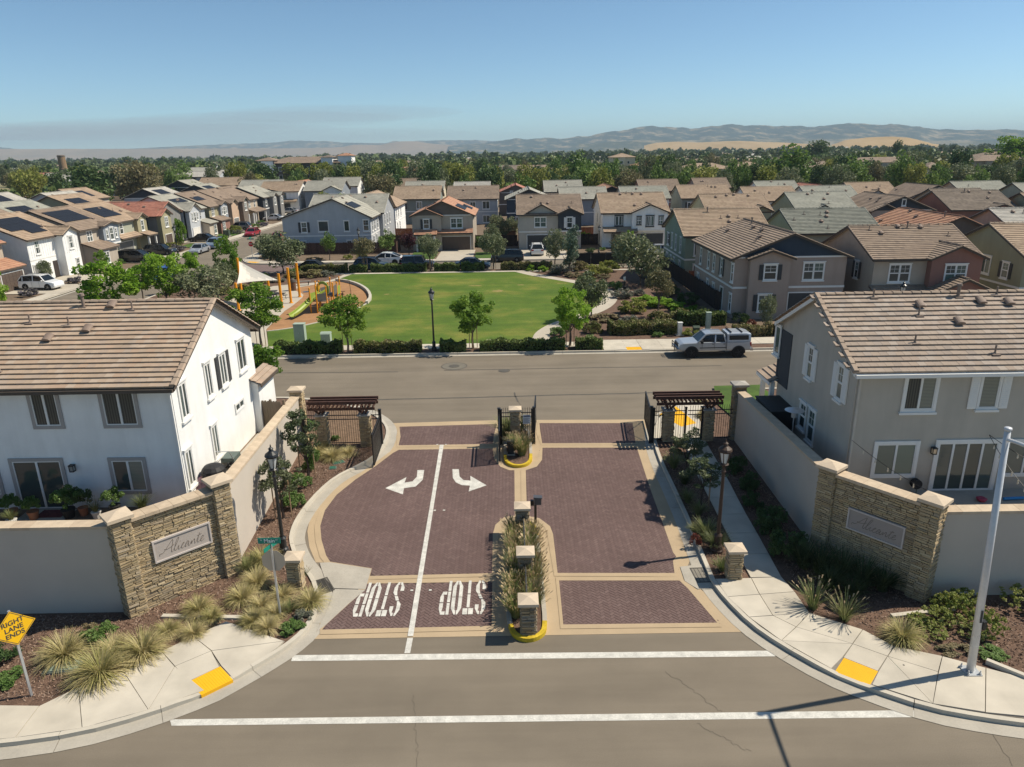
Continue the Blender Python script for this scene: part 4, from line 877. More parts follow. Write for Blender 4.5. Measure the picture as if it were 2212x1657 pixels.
house('sage green stucco house with a tan tile roof behind the wooden fence',24.4,80.8,9.4,11.1,'sage','tan',E=5.45,band=2.7,wins=[('l',2.2,3.3,.55,1.6),('l',4.6,3.3,.55,1.6),('l',6.6,3.3,.5,1.6),('l',8.8,3.4,.9,1.3,'hung',SH),('l',2.2,.5,.6,1.7),('l',5,.5,.6,1.7),('l',6.8,.5,.6,1.7),('l',9,.05,.9,2.2,'fixed'),('f',-3.0,3.2,1.3,1.5,'slide'),('f',-3.0,.2,1.3,1.9,'slide')],
      bays=[dict(x0=1.2,x1=4.6,out=-1.2,pitch=.42)],vents=[('f',-1.2,.86,'c'),('f',0,.6,'p'),('f',1.0,.66,'v'),('f',.8,.45,'v'),('f',1.8,.3,'v'),('f',2.0,.6,'p'),('f',-.6,.15,'p')],e=.33)
house('grey and brick red house with two white twin windows facing the cross street',36.1,61.9,9.0,10.2,'fawn','brown',E=5.4,trim=M_TRIM,bays=[dict(x0=.1,x1=4.45,out=.7,pitch=.44,col='brick'),dict(x0=.1,x1=4.7,out=2.2,pitch=.44,col='brick',E=2.75)],porch=[dict(x0=-4.7,x1=.4,out=1.6,zh=3.0,zl=2.4,under='posts')],
      wins=[('f',-2.2,3.3,1.75,1.45,'twin'),('f',2.25,3.3,1.75,1.45,'twin',dict(y=-.7)),('l',3.0,3.2,.6,1.4,'hung',SH)],vents=[('f',-3.2,.85,'p'),('f',-2.4,.72,'v'),('f',-.4,.93,'v'),('f',.4,.9,'c'),('f',1.6,.9,'v'),('f',3.4,.62,'p')],e=.33)
house('olive green house with a gable side, at the right edge behind the grey house',49.2,61.4,9.8,10.2,'olive','tan',E=5.5,band=2.6,wins=[('l',2.2,3.2,.8,1.3,'hung',SH),('l',5,3.2,1.3,1.5,'slide'),('l',8.6,3.2,.6,1.4),('l',8.6,.5,.8,1.4)],vents=4,e=.33)
house('house with a dark green grey tile roof behind the brick red bay house',37.1,81.6,9.4,10.2,'palesage','slate',E=5.45,vents=[('f',-2.6,.75,'p'),('f',-.8,.7,'p'),('f',.2,.8,'v'),('f',-.2,.62,'v'),('f',-1.2,.4,'v'),('f',-4.2,.5,'p'),('f',-1,.12,'p')],wins=[('l',5,3.3,.6,1.3),('l',2.4,.9,.8,1.3)],e=.33)
house('house with an orange tile roof and a dark brown front gable',47.6,76.6,9.4,12,'mid','orange',ridge='y',E=5.4,gable='brown',vents=[('l',2,.88,'c'),('l',6,.7,'v'),('l',9,.9,'v'),('l',3,.3,'p'),('l',10,.3,'v')],wins=[('f',-2,3.3,1.6,1.4,'twin'),('f',2,3.3,1.2,1.4,'slide')],e=.33)
house('house with a pale cream tile roof and brown gable end, right edge second row',60.6,79.8,9.4,9.6,'taupe','pale',E=5.45,vents=4,e=.33)
house('house with a pale grey roof at the right edge of the third row',72.4,81,9.4,9.6,'warmgrey','grey',E=5.45,vents=3)
# ---- houses facing the back street
house('grey stucco house with a broad front gable and solar panels at the street corner',-28.3,112.6,13.6,10,'palegrey','grey',ridge='y',E=5.4,pitch=.40,peak=1.2,band=2.6,solar=[('r',.9,.55,5,1)],
      wins=[('f',-3.5,3.2,.8,1.45,'hung',dict(shutters=M_SHUT)),('f',-.5,3.3,1.5,1.5,'fixed'),('f',3.1,3.3,.75,1.5,'fixed'),('f',6.1,3.3,.8,1.6,'hung'),('f',-3.8,.7,.7,1.1),('f',3.3,.6,.7,1.2),('f',6.3,.6,.8,1.2),('r',1.5,3.2,.7,1.5),('r',3.5,3.2,.7,1.5),('r',6,3.2,.7,1.5),('r',2.0,.5,.8,1.7),('r',4.5,.5,.8,1.7)],vents=[('r',2,.7,'v'),('r',4.5,.9,'v'),('l',4,.5,'v')])
house('grey house wing with a gable end and tall narrow windows behind the corner gable house',-27.0,120.4,12.2,12,'grey','grey',E=5.5,pitch=.42,wins=[('r',2,3.3,.6,1.6),('r',4.5,3.3,.6,1.6),('r',7,3.3,.6,1.6),('r',2,.5,.7,1.8),('r',5,.5,.7,1.8)],vents=[('f',-3,.8,'v'),('f',0,.85,'v'),('f',2.6,.8,'v'),('f',4.8,.5,'v')])
house('pale house with a tan roof and small solar array behind the grey corner house',-26.3,134.6,10.6,13,'white','tan',ridge='y',E=5.4,solar=[('r',4,.6,4,1)],wins=[('r',1.5,3.2,.7,1.5),('r',4,3.2,.7,1.5),('r',7,3.2,.7,1.5),('r',2,.6,.8,1.6),('r',5,.6,.8,1.6),('f',0,3.2,1.2,1.3,'slide')],band=2.6)
house('beige house with brown gables, orange tile porch roofs and a brown garage door',-10.4,113.4,9.4,12.4,'fawn','orange',ridge='y',E=5.4,pitch=.44,gable='brown',band=None,bays=[dict(x0=-4.7,x1=-.2,out=.55,pitch=.42,gable='brown')],porch=[dict(x0=-4.3,x1=-.9,out=1.5,y=-.5,under='posts'),dict(x0=-.9,x1=4.6,out=1.2,y=0,zh=3.3,zl=2.75)],
      wins=[('f',-2.5,3.45,.85,1.35,'hung',dict(y=-.55,**SH)),('f',2.15,3.45,1.75,1.4,'twin'),('f',-2.3,.5,1.0,1.5,'hung',dict(y=-.55))],gar=(2.0,-.03,4.4,2.1,M_GBROWN),door=(-3.6,-.56),solar=[('r',1.5,.42,5,1),('r',7.4,.25,3,1),('l',5,.5,4,1)],vents=2)
house('grey brown house with a charcoal bay on its right and a slate garage door',6.3,113.2,9.7,11.6,'warmgrey','brown',E=5.4,pitch=.43,band=2.65,bays=[dict(x0=1.25,x1=4.8,out=.7,pitch=.45,col='charcoal',z0=2.75),dict(x0=-3.8,x1=1.2,out=-.02,pitch=.55)],
      wins=[('f',-1.5,3.4,1.75,1.4,'twin'),('f',3.0,3.3,.8,1.5,'hung',dict(y=-.7,shutters=M_TRIM)),('l',3,3.3,.7,1.3)],gar=(-1.4,-.05,4.3,2.15,M_GDARK),vents=[('f',-2.7,.85,'v'),('f',-.2,.5,'v'),('f',3.6,.5,'p')],boards=[('f',1.35,4.7,2.85,5.4,-.7,'charcoal')])
house('white board and batten house with a brown tile roof and dark garage',19.6,113.7,10.1,12,'white','tan',E=5.4,pitch=.42,bays=[dict(x0=-.6,x1=4.9,out=.8,pitch=.42,z0=2.7)],porch=[dict(x0=-5.0,x1=.2,out=1.7,zh=3.2,zl=2.55,under=None)],
      wins=[('f',-2.5,3.4,1.2,1.4,'slide',dict(trim=M_SHUT)),('f',2.2,3.3,1.15,1.5,'slide',dict(y=-.8,trim=M_SHUT)),('f',.5,3.6,.6,1.1,'hung',dict(y=-.8,trim=M_SHUT)),('f',3.9,3.6,.6,1.1,'hung',dict(y=-.8,trim=M_SHUT)),('f',-2.9,.7,1.2,1.4,'slide',dict(trim=M_SHUT)),('l',3,3.3,.7,1.4),('l',6.5,3.3,.7,1.4)],
      gar=(2.4,-.05,4.2,2.1,M_GDARK),door=(-.4,-.02),boards=[('f',-.5,4.8,2.8,5.4,-.8,'white'),('f',-4.9,-.7,3.3,5.3,0,'white')],vents=[('f',-1.6,.9,'v'),('f',0.4,.92,'v'),('f',1.8,.9,'v'),('f',.2,.3,'v'),('f',-.6,.95,'p')])
house('house with a light brown roof between the white house and the sage house',35.4,112.3,9.6,10.6,'olive','tan',E=5.4,bays=[dict(x0=1.8,x1=4.8,out=.4)],vents=[('f',-2.6,.8,'v'),('f',-.8,.88,'v'),('f',.4,.92,'v'),('f',2.6,.85,'v')])
house('house with a pale green grey roof and a small dormer gable',48.9,112.3,9.0,11,'palesage','green',E=5.4,bays=[dict(x0=-1.6,x1=1.0,out=-.6,pitch=.5)],vents=[('f',-1.4,.85,'v'),('f',-.6,.92,'p'),('f',1.8,.85,'v'),('f',.6,.55,'v'),('f',.8,.3,'p')])
house('house with a brown red roof and a black gable with one small window',58.8,109.4,9.4,12,'taupe','brown',ridge='y',E=5.4,gable='charcoal',wins=[('f',.2,6.1,.5,.8,'fixed'),('f',-2.8,3.4,1.3,1.3,'slide')],bays=[dict(x0=-4.6,x1=-.8,out=.5,gable='charcoal')],vents=[('l',4,.7,'v'),('l',6,.6,'v'),('l',3,.5,'v')])
house('wide brown roofed house with a hip bay and a white twin window',71.2,109.4,9.6,11,'brick','dark',E=5.4,bays=[dict(x0=.2,x1=4.4,out=.6,pitch=.3,col='brick')],wins=[('f',2.4,3.4,1.7,1.2,'twin',dict(y=-.6)),('l',3,3.3,.6,1.2)],vents=[('f',-.4,.9,'c'),('f',.4,.92,'v'),('f',3.4,.85,'v'),('f',2.2,.55,'v')])
house('house with a tan roof at the far right of the back street',82.3,106,9.6,10,'olive','tan',E=5.4,vents=3)
# ---- third row and beyond
T = [('house with a long tan roof and pale gable left of the brown roofed pair',-20.0,158.2,9.6,11,'greygreen','tan','x',[('f',-3.2,3.2,1.3,1.4,'slide',SH),('f',.6,3.2,1.1,1.4,'slide'),('f',-3.2,.5,1.3,1.3,'slide'),('r',3,3.2,.7,1.3)],'palesage'),
     ('grey house with a brown roof and pale right gable, behind the beige house',-7.7,155.2,10.4,11,'palegrey','brown','x',[('f',0,3.2,1.1,1.4,'slide'),('f',2.8,3.2,1.4,1.5,'slide'),('f',2.8,.4,1.4,1.4,'slide'),('r',3,3.2,.7,1.3),('r',5,3.2,.7,1.3)],None),
     ('navy blue house with a black gable and a pale roof',4.1,150,9.2,12,'navy','grey','y',[('f',-2,3.1,1.5,1.5,'slide'),('f',-2,.4,1.5,1.4,'slide')],'charcoal'),
     ('blue grey house with a pale grey roof behind the charcoal bay house',15.2,149.2,9.2,9.6,'bluegrey','grey','x',[('f',2.6,3.1,1.2,1.4,'slide'),('f',2.8,.5,1.0,1.2)],None),
     ('house with a grey slate roof behind the white batten house',27.5,147.4,9.2,9.8,'white','green','x',[('l',3,3.2,.7,1.3)],None),
     ('house with a sandy tan roof, second behind the white batten house',39.5,146.6,9.8,10.4,'greygreen','tan','x',[('f',-3.2,3.1,1.2,1.3,'slide',SH)],None),
     ('house with a tan roof and blue window shutters left of the pale green roof',49.0,135.6,9.2,10.4,'white','tan','x',[('f',3.6,3.1,1.2,1.3,'slide',SH)],None),
     ('house with a silver green roof above the brown red roof',60.0,135.0,9.0,10.4,'palegrey','green','x',[],None),
     ('house with a tan roof and a white dormer bay above the black gable',74.2,148.4,8.6,10,'white','tan','x',[],None),
     ('house with a navy gable and one small white framed window under a pinkish roof',81.2,139.6,9.4,11,'taupe','brown','y',[('f',.6,5.9,.6,.9,'fixed'),('f',-1,3.2,2.2,1.2,'twin')],'navy'),
     ('house with a mid brown ridge roof right of the navy gable',78.6,125.5,8.4,9,'fawn','dark','x',[],None),
     ('house with a pale sea green roof, far right third row',93.2,142.4,9.4,10.6,'tan','green','x',[],None),
     ('house with a pale green roof beyond the far right third row',99.4,133,9.4,10.6,'palesage','green','x',[],None),
     ('house with an orange roof patch at the far right edge',98,120,9.4,10,'tan','orange','x',[],None),
     ('house with a light grey roof, last row above the navy house',13.2,177.6,8.8,11,'palegrey','grey','x',[('l',3,3.2,.6,1.2)],None),
     ('house with a bright orange roof and dark gable in the last row',1.6,176,8,12,'brown','red','y',[('f',-1,4.6,.6,1.0,'fixed')],'brown'),
     ('black house with a pink tile roof between two grey roofs',22.6,162,8.2,14,'charcoal','orange','y',[('f',-1.8,4.8,.5,.9,'fixed'),('f',1.2,2.9,1.9,.9,'twin')],'dark'),
     ('house with a pinkish brown roof in the last row behind the sandy roof',36.0,174.8,9.2,11,'brick','brown','x',[('f',3,3.2,.8,1.3)],None),
     ('house with a beige roof at the back, beside the gap to the stucco apartments',51.2,184.8,8.2,10,'taupe','brown','x',[],None),
     ('house with a light green roof in the last row near the large tree',59.5,161.2,8.6,10,'white','green','x',[],None),
     ('house with a red tile roof and dark gable in the last row',66.2,157,7.4,11,'brown','red','y',[('f',1,4.6,.6,.8,'fixed')],'brown'),
     ('house with a grey roof and cream gable, last row left of the beige roof',-22.2,192.6,9.8,10,'cream','grey','x',[],None),
     ('house with a pale beige roof in the last row, left of the orange roof',-9.3,183.4,8.6,10,'beige','pale','x',[],None)]
for k,(lab,x,y,w,d,wl,rf,rd,wn,gb) in enumerate(T):
    house(lab,x,y,w,d,wl,rf,ridge=rd,E=5.35,wins=wn,gable=gb if rd == 'y' else None,vents=3,band=2.6 if wn else None,e=.42,seed=k,bays=([dict(x0=-1.6,x1=1.4,out=.5,pitch=.5)] if 'dormer bay' in lab else []))
# ---- west street, fronts towards +X
Q = math.pi/2
GW = dict(rz=Q,E=5.35)
house('beige house with a red tile garage roof at the left edge of the picture',-60.2,81.0,9.2,12,'tan','orange',porch=[dict(x0=-.6,x1=4.7,out=2.4,zh=3.5,zl=2.6,under='wall')],wins=[('f',2.0,3.4,1.1,1.5),('r',1.5,3.4,.9,1.4,'hung',SH)],gar=(2.2,-2.14,3.8,2.1,M_GBROWN),**GW)
house('white board and batten house with roof solar panels, beside the white crossover',-58.9,92.6,8.9,12.2,'white','tan',band=2.75,bays=[dict(x0=1.0,x1=4.4,out=1.1,col='white')],wins=[('f',-2.6,3.4,.75,1.5,'hung'),('f',2.7,3.4,.85,1.5,'hung',dict(y=-1.1)),('f',3.4,.7,.7,1.2,'hung',dict(y=-1.1)),('l',6.5,3.2,.9,1.5,'hung',SH)],gar=(-2.6,-.05,3.0,2.1,M_GGREY),door=(.3,-.03),boards=[('f',-4.3,.7,2.85,5.3,0,'white'),('f',1.1,4.3,2.85,5.3,-1.1,'white')],solar=[('f',-3.4,.42,6,2),('f',-1.2,.25,3,1)],vents=[('f',2,.3,'p')],**GW)
house('house with a slate blue bay, white trim and solar panels beside the white batten house',-58.9,103.9,8.9,12.2,'fawn','brown',bays=[dict(x0=.2,x1=4.4,out=.7,col='bluegrey',z0=2.7,pitch=.2)],porch=[dict(x0=-4.6,x1=.4,out=2.6,zh=3.5,zl=2.6,under='wall')],wins=[('f',-2.2,3.5,1.2,1.4,'twin'),('f',1.1,3.5,.5,1.2,'hung',dict(y=-.7)),('f',2.3,3.3,.9,1.6,'hung',dict(y=-.7)),('f',3.5,3.5,.5,1.2,'hung',dict(y=-.7)),('f',-3.0,.6,1.3,1.5,'twin',dict(y=-2.34))],gar=(2.3,-.05,3.4,2.1,M_GWHITE),solar=[('f',-3.2,.45,6,2)],vents=[('f',2.6,.3,'v')],**GW)
house('olive and khaki house with solar panels, its grey garage under a tan lean-to roof',-60.2,115.2,9.2,12,'palesage','tan',bays=[dict(x0=1.6,x1=4.6,out=.6,col='khaki')],porch=[dict(x0=-4.7,x1=1.6,out=1.2,zh=3.4,zl=2.8),dict(x0=1.6,x1=4.6,out=2.2,zh=3.3,zl=2.7,under='posts')],wins=[('f',-2.4,3.4,.9,1.5),('f',3.1,3.4,.8,1.5,'hung',dict(y=-.6))],gar=(-1.8,-.05,4.2,2.1,M_GGREY),solar=[('f',-3.6,.35,5,2)],**GW)
house('olive brown house with a red tile roof whose gable faces the west street',-59.0,126.6,9.2,12.6,'mid','red',rz=Q,E=5.35,ridge='y',bays=[dict(x0=-4.5,x1=-.8,out=.7,col='khaki',pitch=.5)],wins=[('f',-2.6,3.4,1.1,1.5,'twin',dict(y=-.7)),('l',2.4,3.4,.9,1.4,'hung',SH)],gar=(-2.6,-.75,2.4,2.1,M_GBROWN),vents=[('l',3,.6,'v'),('l',6,.8,'v'),('l',9,.8,'v')])
house('pale blue grey house with three narrow windows and a white garage on the west street',-58.6,136.6,8.6,12,'palegrey','grey',bays=[dict(x0=-4.3,x1=.3,out=.7,col='palegrey',pitch=.5)],porch=[dict(x0=.2,x1=4.4,out=2.4,zh=3.3,zl=2.6,under='wall',col='beige')],wins=[('f',-3.1,3.5,.5,1.2,'hung',dict(y=-.7)),('f',-2.0,3.3,.7,1.5,'hung',dict(y=-.7)),('f',-.9,3.5,.5,1.2,'hung',dict(y=-.7)),('f',2,3.3,.8,1.5),('f',3,.6,1.0,1.5,'hung',dict(y=-2.14))],gar=(-2.2,-.75,2.9,2.1,M_GWHITE),solar=[('f',-1,.55,5,1)],**GW)
house('beige house with a slate grey bay and brick base, fourth beyond the white batten house',-58.6,147.2,8.4,12,'khaki','brown',bays=[dict(x0=.4,x1=4.1,out=.5,col='bluegrey',pitch=.3)],porch=[dict(x0=-4.3,x1=1,out=2.2,zh=3.3,zl=2.6,under='wall',col='brick')],wins=[('f',-2.4,3.4,1.2,1.4,'twin'),('f',1.2,3.5,.5,1.2,'hung',dict(y=-.5)),('f',2.2,3.3,.8,1.5,'hung',dict(y=-.5)),('f',3.2,3.5,.5,1.2,'hung',dict(y=-.5)),('f',-2.6,.7,1.2,1.4,'twin',dict(y=-1.94))],solar=[('f',-3,.5,4,1)],**GW)
house('peach and brown house with a teal gabled bay beyond the red car',-58.4,157.4,9.0,12,'peach','brown',bays=[dict(x0=1.0,x1=4.4,out=.9,col='brown',gable='teal'),dict(x0=-4.4,x1=-1.6,out=.5,col='peach',gable='teal')],wins=[('f',-3,3.3,.8,1.4,'hung',SH),('f',2.7,3.4,1.2,1.5,'twin',dict(y=-.9))],gar=(-2.6,-.55,2.6,2.1,M_GGREY),posts=[(1.2,-1.9),(4.2,-1.9)],**GW)
house('tan house with a small hip porch at the far end of the west street',-58.6,167.0,8.0,11,'tan','brown',porch=[dict(x0=-3.8,x1=3.8,out=2.2,zh=3.4,zl=2.7,under='posts')],wins=[('f',-1.4,3.4,1.1,1.4,'twin'),('f',2,3.4,.8,1.4)],**GW)
house('charcoal house with three windowed bays where the west street ends',-57.8,178.4,11.6,11,'charcoal','grey',bays=[dict(x0=-1.4,x1=1.6,out=1.0,col='mid'),dict(x0=2.8,x1=5.6,out=1.4,col='mid')],wins=[('l',3,3.2,.9,1.5),('f',-3.6,3.3,.9,1.4),('f',.1,3.3,1.1,1.6,'twin',dict(y=-1.0)),('f',4.2,3.3,1.1,1.6,'twin',dict(y=-1.4))],band=2.6,**GW)
house('white house with a black garage door at the head of the west street',-62.4,200.2,10.4,11,'white','tan',E=5.4,bays=[dict(x0=-5.1,x1=-.2,out=-.02,pitch=.2)],porch=[dict(x0=-2.6,x1=4.8,out=1.5,zh=3.3,zl=2.7)],wins=[('f',1.2,3.3,1.2,1.3,'slide',dict(trim=M_SHUT)),('r',3,3.2,.7,1.3),('r',6,3.2,.7,1.3)],gar=(.6,-.05,4.4,2.2,M_GDARK))
house('grey blue house with white gable right of the black garage door',-50.6,200.6,10,11,'bluegrey','grey',E=5.4,bays=[dict(x0=.2,x1=5,out=.6,col='white')],wins=[('f',-1.6,3.2,1.9,1.4,'twin'),('r',3,3.2,.7,1.3)])
house('grey roofed house behind the grey blue house with white gable',-52.2,228,11,11,'white','grey',E=5.4,wins=[('r',5,3.2,.7,1.3)])
house('house with an orange roof between two grey roofs, far behind the west street',-66,232,8,12,'bluegrey','orange',ridge='y',E=5.2,solar=[('r',2,.5,3,1)])
house('house with a brown roof and panels below the far apartment block',-79,232,9,11,'bluegrey','brown',ridge='y',E=5.2,solar=[('r',2,.4,4,2)])
house('pink tile roofed house beside the round olive oak',-31,222,9,10,'beige','brown',E=5.2)
# rows behind the west street, only roofs and gables in sight
B2 = [('house with a grey green roof and L shaped solar array behind the white batten house',-84,118,'y','green','mid',12),('house with a tan roof, green gable and solar array behind the slate bay',-88,141,'y','tan','olive',12),('house with a pale roof and dark panels, far left second row',-100,158,'y','pale','palegrey',11),('house with a sand coloured roof and panels beside the dark oak',-107,176,'y','tan','beige',11),
      ('house with a pinkish roof and green gable at the left edge',-80.5,104,'y','brown','sage',10),('house with a dark solar roof at the far left edge',-116,160,'y','pale','grey',10),('house with a grey roof and black gable beyond the two oaks',-106,238,'y','grey','charcoal',10),('house with panels and a black gable right of the grey black gable house',-84,198,'y','grey','charcoal',10),('house with pale roof and panels in front of the black gabled houses',-88,178,'y','pale','palegrey',10),
      ('house with a long tan ridge roof behind the west street',-97,252,'x','tan','tan',18),('house with a wide grey ridge roof left of the white house',-74,218,'x','grey','palegrey',12),('house with brown roof and panels near the end of the west row',-72.5,184,'y','brown','taupe',9)]
for k,(lab,x,y,rd,rf,wl,w) in enumerate(B2):
    house(lab,x,y,w,11,wl,rf,ridge=rd,E=5.3,vents=1,seed=k+50,gable=('charcoal' if 'black' in lab else None),solar=([('r' if rd == 'y' else 'f',2.0,.3,5,2)] if ('panel' in lab or 'solar' in lab) else []),wins=[('f',-2,2.9,1.2,1.3,'twin'),('f',2,2.9,1.2,1.3,'twin')] if rd == 'y' else [('f',-2,3,1.2,1.2)],e=.42)
# ---------------------------------------------------------------- the two near houses
M_TILE = piece_mat('near_roof_tile',[(.40,.305,.225),(.45,.345,.255),(.42,.30,.215),(.47,.375,.29),(.385,.30,.235),(.44,.33,.24)],.85,1.4,.25,35)
M_TILE2 = piece_mat('near_roof_tile_grey',[(.33,.265,.215),(.38,.31,.25),(.35,.275,.22),(.41,.345,.29),(.31,.255,.215),(.37,.295,.235)],.85,1.4,.25,35)
SC_ = dict(trim=M_GREYTRIM,tw=.14,sill=False)
lh = house('near white stucco two storey house with a tan tile roof, left of the entrance',-18.71,25.42,12.76,9.4,'white','tile',E=5.58,pitch=.494,z=1.55,oe=.38,og=.3,flat=True,trim=M_GREYTRIM,e=.31,
    wins=[('f',1.15,3.78,1.02,1.4,'slide',dict(SC_,glasses=[M_CURT,M_CURT])),('f',4.18,3.77,1.3,1.4,'slide',dict(SC_,glasses=[M_CURT,M_CURT])),('f',.25,.02,2.0,2.18,'slide',dict(SC_,name='patio_door')),('f',4.05,.77,1.3,1.4,'slide',dict(SC_,glasses=[M_GLASS,M_BLIND])),('f',-2.1,.7,1.2,1.5,'slide',SC_),
          ('r',.88,3.75,.62,1.45,'slide',dict(trim=M_TRIM,tw=.10)),('r',3.52,3.8,.56,1.5,'slide',dict(trim=M_TRIM)),('r',5.25,3.8,.66,1.45,'slide',dict(trim=M_TRIM,shutters=M_SHUT)),('r',7.75,3.82,.95,1.5,'slide',dict(trim=M_TRIM)),('r',6.6,2.03,1.05,.36,'slide',dict(trim=M_TRIM,sill=False)),('r',3.28,.9,.56,1.5,'slide',dict(trim=M_TRIM,glasses=[M_BLIND,M_GLASS])),('r',.48,.82,.56,1.55,'slide',dict(trim=M_TRIM,glasses=[M_BLIND,M_GLASS]))],
    vents=[('f',.9,.93,'c'),('f',2.2,.93,'v'),('f',3.2,.88,'p'),('f',-1.0,.72,'p'),('f',.8,.68,'p'),('f',1.8,.61,'v'),('f',.35,.5,'v'),('f',-1.6,.32,'p'),('f',-.8,.13,'p')],group='')
rh = house('near grey stucco two storey house with a brown tile roof, right of the entrance',19.08,25.79,12.8,8.4,'warmgrey','tile',E=5.6,pitch=.507,z=1.55,oe=.38,og=.3,flat=True,e=.32,fasc=M_TRIM,
    wins=[('f',-3.73,3.75,1.22,1.4,'slide',dict(tw=.12,glasses=[M_CURT,M_BLIND])),('f',-.87,3.78,.74,1.4,'fixed',dict(tw=.08,shutters=M_TRIM,glasses=[M_BLIND2] if 0 else [M_BLIND])),('f',-4.34,.77,1.66,1.42,'slide',dict(tw=.14,sill=False)),('f',-1.3,.02,2.5,2.18,'door4',dict(tw=.16,sill=False,name='patio_door')),('f',1.2,.72,1.6,1.5,'slide',dict(tw=.12,sill=False)),
          ('l',4.6,3.75,.5,1.45,'hung',dict(shutters=M_TRIM)),('l',1.4,3.78,.5,1.45,'hung',dict(shutters=M_TRIM,glasses=[M_BLIND])),('l',4.75,1.12,.66,1.2,'hung'),('l',3.7,.85,.66,1.5,'hung'),('l',8.75,3.78,.62,1.45,'fixed',dict(x=.06))],
    vents=[('f',-4.2,.94,'p'),('f',-.4,.93,'c'),('f',1.4,.95,'p'),('f',-2.4,.8,'v'),('f',.4,.84,'v'),('f',1.6,.82,'v'),('f',-2.7,.66,'p'),('f',-1.2,.55,'v'),('f',-3.6,.28,'p'),('f',-.6,.12,'p')],group='')

lh.scale = rh.scale = (.926,)*3  # near houses scaled about the camera, new positions baked in; patio items likewise
def tiles(root,w,d,E,pitch,og,oe,m,xa,xb,e,n_parts=300):
    """flat concrete tiles on the slope that faces the camera, laid in staggered courses"""
    tw = .33;L = math.hypot(d/2+oe,pitch*(d/2+oe));n = int(round(L/e));e = L/n;c,s = 1/math.hypot(1,pitch),pitch/math.hypot(1,pitch)
    y0,z0 = -oe,E+.06-pitch*oe;P = []
    for j in range(n):
        off = (j % 2)*.5*tw;k = 0;x = xb
        while x > xa:
            x1 = x;x0 = x-(tw if not (k == 0 and j % 2) else tw/2)
            P.append((x0,x1,j));x = x0;k += 1
    def V8(x0,x1,j):
        out = []
        for hh in (0,1):
            for (xx,t) in ((x0,0),(x1,0),(x1,1),(x0,1)):
                u = j*e+t*(e+.02);up = (.085 if t == 0 else .015) if hh else .0
                out.append((xx,y0+u*c-up*s,z0+u*s+up*c))
        return out
    base = np.array([(4,5,6,7),(0,1,5,4),(1,2,6,5),(3,0,4,7)])
    roof = [o for o in root.children if o.name.startswith('roof') and not o.name.startswith('roof_vent')][0]
    rest = P[n_parts:]
    V = np.array([V8(a+.004,b_-.004,j) for a,b_,j in rest]).reshape(-1,3);Fq = (base[None]+8*np.arange(len(rest))[:,None,None]).reshape(-1,4)
    V[:,2] += np.repeat(NR.uniform(-.003,.004,len(rest)),8)
    o = put('roof_tile_field',np_mesh('roof_tile_field',V,Fq,m),roof);o['kind'] = 'stuff'
    cache = {}
    for a,b_,j in P[:n_parts]:
        wd = round(b_-a,3)
        if wd not in cache: cache[wd] = np_mesh('roof_tile',np.array(V8(.004,wd-.004,0)),base,m)
        put('roof_tile',cache[wd],roof,(a,j*e*c,j*e*s+random.uniform(-.003,.004)))
tiles(lh,12.76,9.4,5.58,.494,.3,.38,M_TILE,-6.68,6.68,.305)
tiles(rh,12.8,8.4,5.6,.507,.3,.38,M_TILE2,-6.7,6.7,.315)
def downpipe(root,x,y,z0,z1,m=M_TRIM):
    b = MB();b.box(x-.045,x+.045,y-.045,y+.045,z0,z1-.25);bar(b,(x,y,z1-.25),(x,y-.28,z1-.02),.09,.07,0);b.build('downpipe',m,root)
downpipe(lh,6.32,-.07,0,5.45);downpipe(rh,-6.30,-.07,0,5.5,mat('pipe_beige',(.50,.46,.40),.6))
def gutter_bar(root,w,y,z,m):
    b = MB();b.box(-w/2,w/2,y-.13,y,z-.12,z+.02);b.build('eaves_gutter',m,root)
gutter_bar(lh,13.36,-.385,5.39,M_FASC);gutter_bar(rh,13.4,-.385,5.40,M_TRIM)
b = MB();b.box(-6.44,-6.4,7.0,8.44,2.3,5.2);b.box(-6.46,-6.40,8.44,8.62,2.3,5.3);b.build('siding_panel',WALL['charcoal'],rh)
b = MB();slope(b,(-6.9,8.2,2.35),(-6.9,10.2,2.35),(-5.4,10.2,3.0),(-5.4,8.2,3.0),.33);bar(b,(-6.9,8.2,2.25),(-6.9,10.2,2.25),.06,.18,1);b.build('porch_roof',[ROOF['tile'],M_TRIM,M_TRIM],rh)
for yy in (8.55,9.9): b = MB();b.box(-6.72,-6.5,yy-.11,yy+.11,0,2.25);b.build('porch_post',M_TRIM,rh)
b = MB();slope(b,(6.98,8.3,2.75),(6.98,11.2,2.75),(6.2,11.2,3.1),(6.2,8.3,3.1),.33);bar(b,(6.98,8.3,2.66),(6.98,11.2,2.66),.06,.16,1);b.build('porch_roof',[ROOF['tile'],M_FASC,M_TRIM],lh)
b = MB();b.box(5.4,6.36,8.3,11.4,0,2.7);b.loft([[(6.36,yy,0),(6.74,yy,0),(6.74,yy,2.74),(6.36,yy,2.92)] for yy in (8.5,11.0)]);b.build('porch_wall',WALL['white'],lh)
def wall_lamp(root,x,y,z,lit=False):
    b = MB();b.box(x-.06,x+.06,y-.03,y,z-.1,z+.12);b.box(x-.10,x+.10,y-.24,y-.04,z+.10,z+.14);b.box(x-.09,x+.09,y-.23,y-.05,z-.16,z-.13)
    for sx in (-1,1):
        for yy in (-.22,-.06): b.box(x+sx*.08-.01,x+sx*.08+.01,y+yy-.01,y+yy+.01,z-.13,z+.10)
    o = b.build('wall_lamp',mat('lamp_black',(.02,.02,.022),.45,.1,3),root)
    c = MB();c.box(x-.07,x+.07,y-.21,y-.07,z-.12,z+.09);c.build('lamp_glass',mat('lamp_glass_warm' if lit else 'lamp_glass',(.75,.55,.35) if lit else (.25,.26,.25),.3),o)
